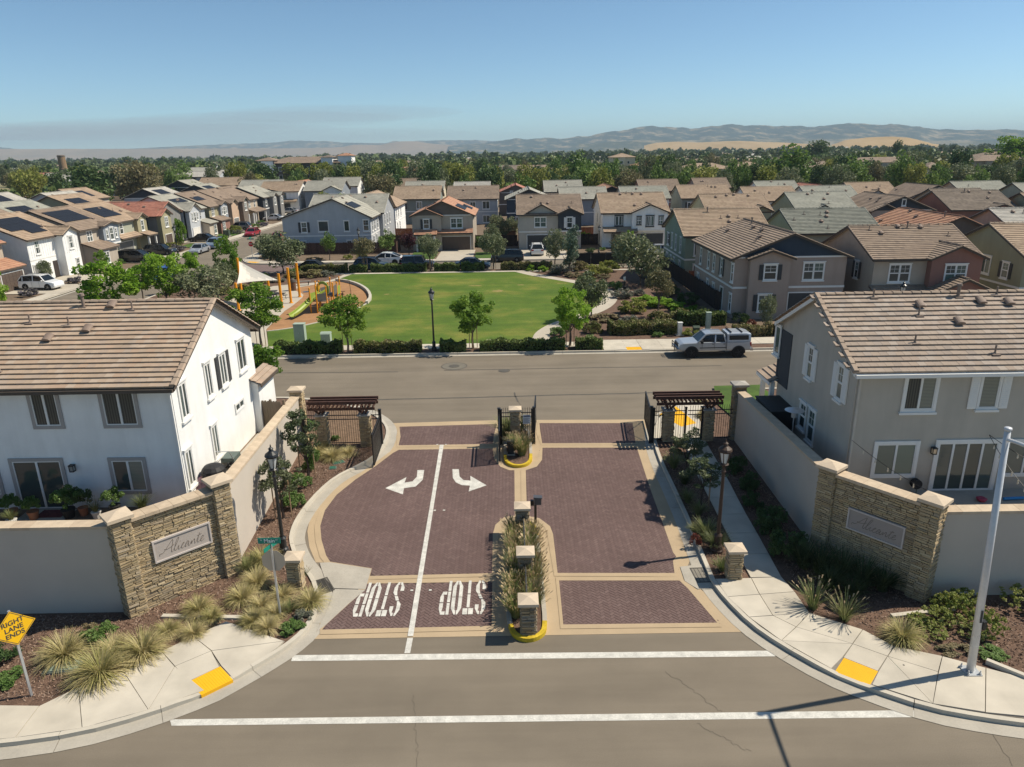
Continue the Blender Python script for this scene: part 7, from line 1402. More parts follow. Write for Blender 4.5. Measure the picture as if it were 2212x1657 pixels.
# ---------------------------------------------------------------- vehicles
def paint(name,c,metal=.0,rough=.3): return mat('car_'+name,c,rough,.03,1,metal=metal,spec=.5,coat=.6)
CP = dict(white=paint('white',(.72,.73,.73)),silver=paint('silver',(.42,.45,.49),.4),black=paint('black',(.012,.013,.016)),navy=paint('navy',(.018,.026,.045)),blue=paint('blue',(.03,.06,.11),.2),red=paint('red',(.30,.018,.03)),grey=paint('grey',(.17,.18,.19),.4),bluesilver=paint('bluesilver',(.28,.36,.46),.4),royal=paint('royal',(.02,.09,.32)))
M_CGLASS = mat('car_glass',(.012,.016,.018),.08,.1,1,spec=.6);M_TYRE = mat('tyre',(.018,.018,.018),.9,.1,4);M_RIM = mat('rim',(.38,.39,.40),.35,.05,3,metal=.7);M_RIMD = mat('rim_dark',(.05,.05,.055),.4,.05,3,metal=.5)
M_HEAD = mat('headlight',(.62,.66,.68),.15,.03,2);M_TAIL = mat('taillight',(.30,.012,.012),.25,.03,2);M_PLAST = mat('car_plastic',(.025,.025,.027),.7,.1,4);M_PLATE = mat('number_plate',(.65,.65,.62),.5,.05,4)
WH = {}
def wheel(root,x,y,r,rim=None,w=.22):
    k = (round(r,2),(rim or M_RIM).name)
    if k not in WH:
        b = MB();n = 20;rings = [[(math.cos(2*math.pi*i/n)*rr,yy,math.sin(2*math.pi*i/n)*rr) for i in range(n)] for rr,yy in ((r*.66,-w/2),(r*.94,-w/2),(r,-w/2+.04),(r,w/2-.04),(r*.94,w/2),(r*.66,w/2))];b.loft(rings);t = b.mesh('wheel',M_TYRE)
        b = MB()
        for s in (-1,1):
            b.cyl((0,s*(w/2-.03),0),(0,s*(w/2-.015),0),r*.62,r*.60,16);b.cyl((0,s*(w/2-.015),0),(0,s*(w/2+.012),0),r*.16,r*.14,8)
            for i in range(5): a = 2*math.pi*i/5;bar(b,(math.cos(a)*r*.1,s*(w/2-.004),math.sin(a)*r*.1),(math.cos(a)*r*.6,s*(w/2-.004),math.sin(a)*r*.6),.05,.03,0)
        WH[k] = (t,b.mesh('rim',rim or M_RIM))
    o = put('wheel',WH[k][0],root,(x,y,r));put('rim',WH[k][1],o);return o
PROF = {  # length, width, height; hood z, belt z; cabin profile x along from front (0) to rear (1) ; z as part of height
 'sedan': dict(L=4.8,W=1.82,H=1.45,hood=.80,belt=.92,cab=[(.27,.60),(.42,.985),(.60,1.0),(.70,.97),(.86,.66)],trunk=.93,r=.33),
 'suv': dict(L=4.65,W=1.86,H=1.70,hood=1.00,belt=1.08,cab=[(.25,.62),(.38,.96),(.55,1.0),(.88,.97),(.975,.66)],trunk=1.06,r=.36),
 'ev': dict(L=4.8,W=1.92,H=1.62,hood=.90,belt=1.0,cab=[(.18,.58),(.40,.97),(.52,1.0),(.70,.95),(.95,.66)],trunk=1.08,r=.36),
 'jeep': dict(L=4.5,W=1.88,H=1.84,hood=1.12,belt=1.16,cab=[(.30,.64),(.36,.98),(.5,1.0),(.93,.99),(.96,.64)],trunk=1.16,r=.40),
 'van': dict(L=4.9,W=1.95,H=1.75,hood=1.0,belt=1.08,cab=[(.16,.60),(.34,.97),(.5,1.0),(.90,.97),(.98,.64)],trunk=1.08,r=.35)}
def car(label,p,rz,kind,col,rim=None,cat='car',flares=False):
    q = PROF[kind];L,W_,H = q['L'],q['W'],q['H'];hw = W_/2;t = thing('parked_car',label,cat,(p[0],p[1],p[2] if len(p) > 2 else .0),rz,'parked cars of the neighbourhood');m = CP[col];X = lambda s: L/2-s*L;zb = .26 if kind != 'jeep' else .42;r = q['r']
    st = [(0,.52,hw*.80,zb+.12),(.015,q['hood']*.80,hw*.90,zb),(.06,q['hood']*.93,hw*.97,zb-.03),(.15,q['hood'],hw,zb-.04),(q['cab'][0][0],q['belt']*.99,hw,zb-.04),(.5,q['belt']*1.02,hw,zb-.04),(q['cab'][-1][0],q['trunk']*1.02,hw,zb-.04),(.95,q['trunk'],hw*.97,zb-.02),(.99,q['trunk']*.93,hw*.92,zb+.03),(1.0,.62,hw*.86,zb+.14)]
    b = MB();rings = []
    for s,zt,w,z0 in st:
        zm = z0+(zt-z0)*.55;x = X(s);rings.append([(x,-w*.90,z0),(x,-w,z0+.10),(x,-w,zm),(x,-w*.955,zt-.05),(x,-w*.80,zt),(x,w*.80,zt),(x,w*.955,zt-.05),(x,w,zm),(x,w,z0+.10),(x,w*.90,z0)])
    b.loft(rings);
    cab = [(X(s),H*z) for s,z in q['cab']];zr = H
    # pillars and roof in body colour
    wt = lambda z: hw*(.93-.22*((z-q['belt'])/(H-q['belt'])))
    pts = [(x,z) for x,z in cab]
    for s in (-1,1):
        for i in range(len(pts)-1):
            (xa,za),(xb,zb2) = pts[i],pts[i+1];bar(b,(xa,s*wt(za),za),(xb,s*wt(zb2),zb2),.09,.07,0)
        for xx in ([pts[1][0]*.45+pts[3][0]*.55] if kind in ('sedan',) else [pts[1][0]*.62+pts[3][0]*.38,pts[3][0]+.12]): bar(b,(xx,s*wt(q['belt']),q['belt']),(xx-.05,s*wt(H*.97),H*.97),.09,.05,0,side=Vector((1,0,0)))
    rf = [p_ for p_ in pts if p_[1] > H*.93];b.loft([[(x,-wt(z)*.99,z-.01),(x,-wt(z)*.6,z+.025),(x,wt(z)*.6,z+.025),(x,wt(z)*.99,z-.01),(x,0,z-.05)] for x,z in rf])
    b.build('body',m,t)
    g = MB();base = [(x,z) for x,z in pts];g.loft([[(x,-wt(z)*.985,z-.012),(x,wt(z)*.985,z-.012),(x,wt(q['belt'])*.985,q['belt']-.06),(x,-wt(q['belt'])*.985,q['belt']-.06)] for x,z in base]);g.build('windows',M_CGLASS,t)
    for s in (.185,.79 if kind != 'jeep' else .80):
        for sd in (-1,1):
            a = MB();n = 12;R_ = r*1.18;a.loft([[(X(s)+math.cos(math.pi*i/n)*R_,sd*y_,r+math.sin(math.pi*i/n)*R_) for i in range(n+1)]+[(X(s)-R_*.9,sd*y_,.22),(X(s)+R_*.9,sd*y_,.22)] for y_ in (hw*.72,hw*1.006)]);a.build('wheel_arch',M_PLAST,t);wheel(t,X(s),sd*(hw-.10),r,rim)
    for sd in (-1,1):
        b = MB();b.box(X(.012)-.02,X(.06),sd*hw*.52,sd*hw*.90,q['hood']*.70,q['hood']*.83);b.build('headlight',M_HEAD,t);b = MB();b.box(X(.955),X(.997)-.0,sd*hw*.58,sd*hw*.94,q['trunk']*.72,q['trunk']*.90);b.build('taillight',M_TAIL,t)
        b = MB();b.box(X(q['cab'][0][0]+.05)-.08,X(q['cab'][0][0]+.05)+.08,sd*(hw+.02),sd*(hw+.17),q['belt'],q['belt']+.13);b.build('mirror',m,t)
        b = MB()
        for s in (.40,.60): b.box(X(s)-.008,X(s)+.008,sd*hw*1.0,sd*(hw*1.004),zb+.12,q['belt']-.06)
        b.box(X(.26),X(.74),sd*hw*.99,sd*hw*1.008,zb-.04,zb+.07);b.build('side_trim',M_PLAST,t)
    b = MB();b.box(X(-.002)-.05,X(.01),-hw*.48,hw*.48,zb+.14,zb+.34);b.build('grille',M_PLAST,t);b = MB();b.box(X(1.0)-.012,X(1.0)+.03,-.26,.26,.68,.82);b.build('number_plate',M_PLATE,t)
    if kind in ('suv','van'):
        b = MB()
        for sd in (-1,1): b.box(X(.36),X(.86),sd*hw*.60-.02,sd*hw*.60+.02,H+.03,H+.07)
        b.build('roof_rail',M_PLAST,t)
    if kind == 'jeep': o = wheel(t,X(1.0)-.18,0,.38,M_RIMD);o.location = (X(1.0)-.12,0,1.0);o.rotation_euler = (0,0,math.pi/2)
    return t
Q2_ = math.pi/2
for a in [('white crossover on the driveway of the beige house at the left',(-55.2,83.7,.15),-.12,'suv','white'),('white rounded electric crossover by the back street kerb',(-17.4,100.4),math.pi,'ev','white',M_RIMD),('black car half hidden behind the far left hedge',(-26.0,95.0),0,'sedan','black'),('dark blue car behind the rounded olive tree',(-18.4,95.0),0,'suv','blue'),('dark navy off roader with a spare wheel on its tail',(-12.2,95.0),0,'jeep','navy',M_RIMD),('dark blue saloon parked behind the middle far hedge',(-5.0,95.0),0,'sedan','blue'),('black crossover behind the street tree before the charcoal bay house',(-.4,100.9),math.pi,'suv','black'),('white crossover seen from behind before the slate garage door',(4.0,107.0,.15),Q2_,'suv','white'),('light blue estate car behind the black mesh fence',(15.6,100.7),math.pi,'suv','bluesilver'),('silver car on the drive of the white batten house',(21.4,104.6,.15),math.pi,'sedan','silver'),
          ('silver saloon at the kerb of the west street, nearest of two',(-49.8,115.6),-Q2_,'sedan','silver'),('pale blue crossover parked just behind the silver saloon',(-49.8,122.0),-Q2_,'suv','bluesilver'),('red car parked further up the west street',(-49.8,140.6),-Q2_,'sedan','red'),('black saloon on a drive before the white garage',(-55.4,130.4,.15),math.pi,'sedan','black'),('grey crossover on the drive by the brick based house',(-55.6,149.9,.15),math.pi,'suv','grey'),('white saloon parked before the charcoal house',(-55.8,172.8,.1),math.pi,'sedan','white'),('dark car behind the white saloon at the charcoal house',(-52.9,176.5),math.pi,'sedan','black'),('silver car on the drive of the black garage door',(-58.4,194.6,.1),math.pi*.95,'sedan','silver'),('black people carrier on the drive of the slate bay house',(-55.0,105.6,.15),0,'van','black'),('black crossover on the drive of the olive and khaki house',(-54.8,113.0,.15),0,'suv','black',M_RIM),('bright blue car hidden behind the yellow green trees',(-43.4,89.5),-Q2_,'suv','royal'),('dark red car peeping out behind the corner house',(-41.3,130.5),Q2_,'suv','red')]: car(*a)
# silver pickup with canopy, front towards -X
def pickup():
    t = thing('pickup_truck','silver pickup truck with a white canopy and black bull bar at the kerb','pickup truck',(15.0,51.55,0),math.pi,None);m = CP['silver'];hw = .93;b = MB()
    def ring(x,zt,w=hw,z0=.52): zm = (z0+zt)/2;return [(x,-w*.94,z0),(x,-w,z0+.12),(x,-w,zm),(x,-w*.97,zt-.05),(x,-w*.86,zt),(x,w*.86,zt),(x,w*.97,zt-.05),(x,w,zm),(x,w,z0+.12),(x,w*.94,z0)]
    b.loft([ring(2.66,.86,.80,.60),ring(2.60,1.02,.86,.56),ring(2.35,1.12,.90),ring(1.25,1.18,.93),ring(1.2,1.20,.93),ring(-.80,1.20,.93)]);b.build('body',m,t)
    b = MB();b.loft([ring(-.84,1.20,.95),ring(-2.55,1.20,.95),ring(-2.62,1.15,.92,.56)]);b.build('bed',m,t)
    wt = lambda z: .88-.20*(z-1.15)/.6;cab = [(1.28,1.17),(.72,1.70),(.35,1.755),(-.62,1.74),(-.78,1.2)]
    b = MB()
    for s in (-1,1):
        for (xa,za),(xb,zb) in zip(cab,cab[1:]): bar(b,(xa,s*wt(za),za),(xb,s*wt(zb),zb),.10,.08,0)
        bar(b,(.02,s*wt(1.17),1.17),(-.02,s*wt(1.72),1.72),.10,.06,0,side=Vector((1,0,0)))
    b.loft([[(x,-wt(z),z-.01),(x,-wt(z)*.6,z+.03),(x,wt(z)*.6,z+.03),(x,wt(z),z-.01),(x,0,z-.05)] for x,z in cab[1:4]]);b.build('cab_roof',m,t)
    g = MB();g.loft([[(x,-wt(z)*.985,z-.012),(x,wt(z)*.985,z-.012),(x,.86,1.12),(x,-.86,1.12)] for x,z in cab]);g.build('windows',M_CGLASS,t)
    c = MB();c.loft([[(x,-.90,1.2),(x,-.80,z*.97),(x,-.62,z),(x,.62,z),(x,.80,z*.97),(x,.90,1.2)] for x,z in ((-.86,1.80),(-1.2,1.84),(-2.3,1.84),(-2.6,1.76))]);cn = c.build('canopy',CP['white'] if 0 else paint('canopy',(.46,.49,.53),.3),t)
    for s in (-1,1): w = MB();w.loft([[(x0,s*.885,1.33),(x0,s*.835,1.66)] + [(x0,s*.80,1.66),(x0,s*.85,1.33)] for x0 in (-1.0,-2.42)]);w.build('canopy_window',M_CGLASS,cn)
    w = MB();w.box(-2.66,-2.58,-.62,.62,1.30,1.66);w.build('canopy_window',M_CGLASS,cn)
    for x in (-1.15,-1.95): w = MB();w.box(x-.03,x+.03,-.72,.72,1.86,1.92);w.build('roof_bar',M_PLAST,cn)
    for x in (1.72,-1.72):
        for s in (-1,1):
            a = MB();n = 12;R_ = .50;a.loft([[(x+math.cos(math.pi*i/n)*R_,s*y_,.42+math.sin(math.pi*i/n)*R_) for i in range(n+1)]+[(x-.46,s*y_,.34),(x+.46,s*y_,.34)] for y_ in (.60,.985)]);a.build('wheel_flare',mat('flare_black',(.02,.02,.022),.6),t);wheel(t,x,s*.86,.42,M_RIMD,.28)
    b = MB();b.box(2.55,2.80,-.88,.88,.50,.68);b.build('bumper',mat('chrome',(.5,.5,.52),.25,metal=.8),t);b = MB();b.box(-2.82,-2.6,-.88,.88,.50,.66);b.build('bumper',MATS['chrome'],t)
    b = MB();b.tube([(2.88,-.42,.52),(2.90,-.42,1.05),(2.90,.42,1.05),(2.88,.42,.52)],.03,6)
    for zz in (.7,.88): b.cyl((2.90,-.42,zz),(2.90,.42,zz),.022,.022,6)
    b.build('bull_bar',M_BLK,t);b = MB();b.box(2.60,2.68,-.52,.52,.76,.98);b.build('grille',M_PLAST,t)
    for s in (-1,1):
        b = MB();b.box(2.52,2.665,s*.56,s*.84,.80,.98);b.build('headlight',M_HEAD,t);b = MB();b.box(-2.64,-2.52,s*.78,s*.94,.85,1.14);b.build('taillight',M_TAIL,t);b = MB();b.box(.95,1.12,s*.95,s*1.15,1.14,1.34);b.build('mirror',M_PLAST,t)
        b = MB()
        for x in (.98,.08,-.74): b.box(x-.008,x+.008,s*.93,s*.938,.66,1.14)
        b.box(-.8,1.15,s*.93,s*.945,.74,.80);b.build('side_trim',M_PLAST,t)
        for x in (.22,-.6): b = MB();b.box(x-.09,x+.03,s*.93,s*.96,1.03,1.07);b.build('door_handle',M_PLAST,t)
        b = MB();b.box(-.75,1.2,s*.80,s*.92,.40,.48);b.build('side_step',M_BLK,t)
pickup()

# ---------------------------------------------------------------- playground
M_ORNG = mat('post_orange',(.78,.30,.012),.5,.05,2);M_LIME = mat('slide_lime',(.27,.34,.055),.4,.06,2,spec=.4);M_SAIL = mat('sail_cloth',(.62,.58,.50),.85,.05,2);M_DKG = mat('panel_grey',(.13,.12,.11),.6,.1,3)
sail_pts = []
for lab,px,py,topy,r in (('tall orange sail mast nearest the two tone tree',215,0,0,.13),): pass
def mast(label,x,y,h,r=.13,lx=0,ly=0):
    t = thing('sail_mast',label,'mast',(x,y,.14),0,'orange masts of the playground plaza');b = MB();b.cyl((0,0,0),(lx,ly,h),r,r,14);b.build('shaft',M_ORNG,t);b = MB();b.lathe([(r*1.7,0),(r*1.7,.05),(r*1.1,.07)],12);b.build('collar',M_ORNG,t);b = MB();b.cyl((lx*.93-.02,ly*.93,h*.93),(lx*.93+.2,ly*.93,h*.93),.02,.02,6);b.build('sail_eye',M_GALV,t);return Vector((x+lx,y+ly,h+.14))
m1 = mast('tall orange mast left of the shade sail, rear',-29.5,77.6,4.1);m2 = mast('orange mast left of the shade sail, front',-26.95,69.6,2.75);m3 = mast('short orange mast under the tip of the shade sail',-26.5,77.7,1.75)
m4 = mast('bare orange mast, nearest of three by the slide',-23.05,70.85,3.4);m5 = mast('bare orange mast, middle of three by the slide',-22.76,73.0,3.65);m6 = mast('bare orange mast, farthest of three by the slide',-22.76,76.2,3.65)
def sail(A,B,C,n=10):
    b = MB();P = lambda u,v: (A*(1-u-v)+B*u+C*v)
    cen = (A+B+C)/3
    def pt(u,v):
        w = 1-u-v;p = P(u,v);k = 4*(u*v*(1-w)**0+0)+0;e = (u*v+v*w+w*u);pull = min(u,v,w);q = p+(cen-p)*(.26*(e*3-pull*6.5)*(1 if pull < .28 else .0 if e > 1 else 0))
        s = max(0,e-3*pull*.9);q = p+(cen-p)*.42*s;q.z -= .35*pull*3;return q
    for i in range(n):
        for j in range(n-i):
            b.face([pt(i/n,j/n),pt((i+1)/n,j/n),pt(i/n,(j+1)/n)])
            if j < n-i-1: b.face([pt((i+1)/n,j/n),pt((i+1)/n,(j+1)/n),pt(i/n,(j+1)/n)])
    b2 = MB();b2.v = [(x,y,z+.012) for x,y,z in b.v];b2.f = b.f;b2.m = b.m;b2.uv = b.uv
    t = thing('shade_sail','pale triangular shade sail stretched between orange masts','shade sail',tuple(cen));o = b2.build('sail_cloth',M_SAIL,t);o.location = -cen
tip = Vector((-23.6,71.5,3.0));sail(m1+Vector((.15,0,-.35)),m2+Vector((.1,.1,-.1)),at(688,592,2.35) if 0 else (m4+(m5-m4)*.15+Vector((-.25,0,-.75))))
def table(label,x,y,rz=0,L=1.8):
    t = thing('picnic_table',label,'picnic table',(x,y,.14),rz,'dark metal tables on the plaza');m = mat('table_black',(.03,.028,.026),.5,.1,4)
    b = MB();b.box(-L/2,L/2,-.36,.36,.70,.75);b.build('tabletop',m,t)
    for s in (-1,1): b = MB();b.box(-L/2,L/2,s*.62-.13,s*.62+.13,.42,.46);b.build('bench_seat',m,t)
    for s in (-1,1): b = MB();b.tube([(s*L*.38,-.72,0),(s*L*.36,-.62,.42),(s*L*.34,-.25,.44),(s*L*.34,-.2,.70),(s*L*.34,.2,.70),(s*L*.34,.25,.44),(s*L*.36,.62,.42),(s*L*.38,.72,0)],.03,6);b.build('leg_frame',m,t)
table('dark picnic table under the sail, left of two',-26.0,76.0,.1);table('dark picnic table under the sail, right of two',-24.7,74.6,-.1)
def bench(label,x,y,rz):
    t = thing('park_bench',label,'bench',(x,y,.14),rz);m = mat('bench_grey',(.24,.23,.20),.6,.1,4);b = MB();b.box(-.9,.9,-.22,.22,.42,.47);b.build('seat',m,t)
    for s in (-1,1): b = MB();b.tube([(s*.6,-.2,0),(s*.6,-.2,.4),(s*.6,.2,.4),(s*.6,.2,0)],.03,6);b.build('leg_frame',MATS['table_black'],t)
bench('grey backless bench behind the orange masts',-24.4,83.6,.15)
t = thing('litter_bin','brown slatted litter bin with a dome top on the plaza','litter bin',(-24.6,80.2,.14));n = 20
for i in range(n): a = 2*math.pi*i/n;b = MB();b.T = Matrix.Rotation(a,4,'Z');b.box(.30,.335,-.042,.042,.05,.95);b.build('slat',mat('bin_wood',(.16,.085,.05),.8,.15,5),t)
b = MB();b.lathe([(.29,.03),(.29,.93),(.25,.94)],16);b.build('liner',M_PLAST,t);b = MB();b.lathe([(.37,.96),(.37,1.0),(.30,1.22),(.12,1.38),(.04,1.42)],16);b.build('lid',mat('bin_dark',(.07,.06,.05),.6),t)
t = thing('waste_post','dark dog waste post and bin in the mulch by the path','waste station',(11.95,74.4,.1));b = MB();b.box(-.04,.04,-.04,.04,0,2.1);b.build('post',M_BLK,t);b = MB();b.box(-.2,.2,-.15,.15,.25,.95);b.build('bin',M_BLK,t);b = MB();b.box(-.12,.12,-.07,-.04,1.6,2.0);b.build('notice',M_PLATE,t);b = MB();b.box(-.1,.1,-.1,-.04,1.1,1.45);b.build('dispenser',M_BLK,t)
def playset():
    t = thing('play_structure','orange play structure with a curved lime green slide','play structure',(-18.4,70.6,.125))
    P = [(-.95,-2.6),(-.3,-2.7),(-.45,-1.2),(.55,-2.2),(.95,.6),(.9,2.0),(-.1,2.2),(-.9,.9),(.1,.4),(-.9,-.4),(.9,-.9)]
    for i,(x,y) in enumerate(P):
        h = 2.35+.28*((i*7) % 4)/3;b = MB();b.cyl((x,y,0),(x,y,h),.065,.065,10);o = b.build('post',M_ORNG,t);b = MB();b.lathe([(.075,h),(.085,h+.06),(.04,h+.12)],10,c=(x,y));b.build('post_cap',M_ORNG,o)
    for x0,x1,y0,y1,z in ((-.95,.55,-2.6,-1.1,1.15),(-.95,.95,-.9,.7,1.4),(-.9,.95,.7,2.1,1.0)): b = MB();b.box(x0,x1,y0,y1,z-.06,z);b.build('deck',M_DKG,t)
    for (x0,y0),(x1,y1),z0,z1,m in (((.95,-.8),(.95,.6),1.45,2.25,M_DKG),((.92,.7),(.92,2.0),1.1,1.9,M_LIME),((-.95,-2.5),(-.45,-1.3),1.2,1.9,M_LIME),((-.9,.9),(-.1,2.1),1.05,1.8,M_DKG),((-.3,-2.7),(.55,-2.25),1.2,1.85,M_DKG),((-.9,-.35),(-.9,.85),1.45,2.1,M_LIME)):
        b = MB();bar(b,(x0,y0,(z0+z1)/2),(x1,y1,(z0+z1)/2),.05,z1-z0,0);b.build('panel',m,t)
    # slide: open chute from the high deck, bending to the left front
    path = [(-.1,-.9,1.75),(-.35,-1.6,1.62),(-.75,-2.4,1.25),(-1.15,-3.2,.85),(-1.55,-4.1,.50),(-1.85,-4.9,.30),(-2.0,-5.4,.26)];path = [Vector(p) for p in smooth_line3(path)];b = MB();rings = []
    for i,p in enumerate(path):
        d = (path[min(i+1,len(path)-1)]-path[max(i-1,0)]).normalized();s = d.cross(Vector((0,0,1))).normalized();u = s.cross(d);w = .34;out = [(-1,.30),(-.92,.08),(-.5,-.06),(.5,-.06),(.92,.08),(1,.30)];inn = [(.88,.28),(.80,.10),(.42,-.01),(-.42,-.01),(-.80,.10),(-.88,.28)]
        rings.append([p+s*w*a+u*c for a,c in out+inn])
    b.loft(rings);b.build('slide',M_LIME,t)
    b = MB();c = Vector((-.1,-.95,2.0));n = 18
    b.loft([[c+Vector((math.cos(2*math.pi*i/n)*r,yy,math.sin(2*math.pi*i/n)*r*1.25)) for i in range(n)] for r,yy in ((.62,0),(.62,.16))],caps=False);b.loft([[c+Vector((math.cos(2*math.pi*i/n)*r,yy,math.sin(2*math.pi*i/n)*r*1.25)) for i in range(n)] for r,yy in ((.42,.16),(.42,0))],caps=False)
    for yy in (0,.16):
        for i in range(n):
            e = [c+Vector((math.cos(2*math.pi*(i+k)/n)*r,yy,math.sin(2*math.pi*(i+k)/n)*r*1.25)) for r,k in ((.42,0),(.62,0),(.62,1),(.42,1))];b.face(e if yy == 0 else e[::-1])
    b.build('slide_hood',M_LIME,t)
    for k in range(4): b = MB();b.tube([(.95,2.0+.28*k,0),(.98,2.05+.28*k,1.0)],.03,6);b.cyl((.7,2.05+.28*k,.3+.25*k),(1.2,2.05+.28*k,.3+.25*k),.03,.03,6);b.build('climber_rung',M_BLK,t)
    b = MB();b.tube([(.95,2.1,2.3),(1.7,3.0,2.2),(1.8,3.1,.0)],.025,6);b.build('climbing_arch',M_BLK,t);b = MB();b.cyl((-1.0,-2.65,2.1),(-1.25,-2.75,2.1),.05,.05,8);b.lathe([(.28,2.08),(.30,2.11)],12,c=(-1.25,-2.75));b.build('steering_wheel',mat('play_blue',(.05,.10,.16),.5),t)
def smooth_line3(pts,k=2):
    for _ in range(k):
        q = [pts[0]]
        for a,b in zip(pts,pts[1:]): q += [tuple(x*.75+y*.25 for x,y in zip(a,b)),tuple(x*.25+y*.75 for x,y in zip(a,b))]
        pts = q+[pts[-1]]
    return pts
playset()
# ---------------------------------------------------------------- cabinets, fences, yard things
M_UTIL = mat('cabinet_green',(.34,.41,.34),.6,.08,3);M_UTILD = mat('cabinet_dark_green',(.05,.075,.05),.6,.1,3)
def cabinet(label,p,w,d,h,m,plinth=True,dome=False,rz=0):
    t = thing('utility_cabinet',label,'utility cabinet',(p[0],p[1],.13),rz)
    if plinth: b = MB();b.box(-w/2-.15,w/2+.15,-d/2-.15,d/2+.15,0,.08);b.build('plinth',M_CONC2,t)
    b = MB();b.box(-w/2,w/2,-d/2,d/2,.08,h);b.build('cabinet_body',m,t);b = MB()
    if dome: b.loft([[(x,-d/2-.03,h),(x,-d*.3,h+.12),(x,d*.3,h+.12),(x,d/2+.03,h)] for x in (-w/2-.03,w/2+.03)])
    else: b.box(-w/2-.03,w/2+.03,-d/2-.03,d/2+.03,h,h+.05)
    b.build('lid',m,t);b = MB();b.box(-w/2+.06,-.015,-d/2-.012,-d/2,.16,h-.06);b.box(.015,w/2-.06,-d/2-.012,-d/2,.16,h-.06);b.build('door',m,t);b = MB();b.box(-.05,-.03,-d/2-.04,-d/2-.012,h*.5,h*.5+.14);b.build('handle',M_GALV,t)
cabinet('tall grey green utility cabinet behind the park hedge',(-17.2,56.6),.85,.6,1.55,M_UTIL);cabinet('low pale green transformer box right of the tall cabinet',(-15.0,56.2),.75,.6,.82,M_UTIL,dome=True);cabinet('white meter pedestal behind the pickup bonnet',(13.85,57.0),.34,.3,1.05,mat('pedestal_white',(.66,.66,.62),.6));cabinet('slim green cabinet post behind the pickup cab',(16.6,58.6),.38,.34,1.5,M_UTIL);cabinet('small dark green valve cover behind the pickup bonnet',(15.3,57.4),.5,.4,.55,M_UTILD,dome=True);cabinet('dark green transformer box on the west street lawn',(-54.2,139.0),1.1,.9,1.1,M_UTILD)
M_FNC = [piece_mat('fence_wood',[(.21,.165,.115),(.25,.195,.14),(.185,.145,.105),(.23,.175,.125)],.9,3,.3,30),piece_mat('fence_dark',[(.045,.032,.028),(.058,.040,.034),(.038,.027,.024)],.9,3,.2,30),piece_mat('fence_red',[(.20,.075,.035),(.24,.09,.045),(.17,.06,.03)],.9,3,.2,30),piece_mat('fence_brown',[(.085,.05,.04),(.10,.06,.046),(.07,.042,.034)],.9,3,.2,30)]
def wood_fence(label,p,q,m,h=1.75,z=.1,bw_=.145):
    p,q = Vector(p),Vector(q);L = (q-p).length;t = thing('wooden_fence',label,'fence',(p.x,p.y,z),math.atan2(q.y-p.y,q.x-p.x));n = int(L/bw_);c = MB();c.box(.004,bw_-.004,-.02,0,.04,h-.05);c.prism([(.02,-.02),(bw_-.02,-.02),(bw_-.02,0),(.02,0)],h-.05,h);me = c.mesh('board',m)
    for i in range(n): put('board',me,t,(i*bw_,random.uniform(-.004,.004),random.uniform(-.012,.012)))
    for zz in (.35,h-.3): b = MB();b.box(0,L,.002,.05,zz,zz+.09);b.build('rail',m,t)
    k = max(2,int(L/2.4));pm = MB();pm.box(-.05,.05,.052,.15,0,h+.03);pme = pm.mesh('post',m)
    for i in range(k+1): put('post',pme,t,(L*i/k,0,0))
wood_fence('grey weathered board fence beside the white house',(-12.75,33.5),(-11.35,33.3),M_FNC[0],1.6,1.55)
wood_fence('dark board fence along the east side of the park',(19.3,92.6),(19.5,67.0),M_FNC[1],1.8);wood_fence('dark board fence stub beside the taupe house',(19.5,67.0),(20.0,65.6),M_FNC[1],1.8);wood_fence('orange brown gate fence between the sage and taupe houses',(19.8,78.6),(24,78.6),M_FNC[2],1.8)
wood_fence('dark brown board fence before the grey corner house',(-33.4,110.8),(-17.4,110.2),M_FNC[3],1.8);wood_fence('dark brown fence return at the beige house',(-17.4,110.2),(-17.3,114.2),M_FNC[3],1.8);wood_fence('weathered fence right of the grey corner house',(-20.8,120.5),(-16.4,120.5),M_FNC[3],1.7);wood_fence('red brown fence behind the grey corner house',(-20.6,131),(-15.2,130.6),M_FNC[2],1.8)
wood_fence('dark fence between the beige house and the charcoal bay house',(-5.6,118),(1.2,117.4),M_FNC[1],1.8);wood_fence('red brown fence behind the dark fence',(-4.4,124.5),(1.0,124.5),M_FNC[2],1.7);wood_fence('dark fence between the charcoal bay house and the white batten house',(11.4,117.2),(14.3,117.2),M_FNC[1],1.8);wood_fence('red brown fence in the gap left of the white batten house',(11.2,128),(15,128),M_FNC[2],1.8)
t = thing('mesh_fence','black mesh fence across the end of the back street','fence',(8.8,96.2,.0),.02);L = 8.2
for i in range(5): b = MB();b.box(L*i/4-.05,L*i/4+.05,-.05,.05,0,1.75);b.build('post',M_BLK,t)
for i in range(4): b = MB();b.box(L*i/4+.06,L*(i+1)/4-.06,-.012,.012,.12,1.62);b.build('mesh_panel',mat('mesh_black',(.02,.02,.022),.8),t)
b = MB();b.box(0,L,-.03,.03,1.64,1.70);b.build('rail',M_BLK,t)
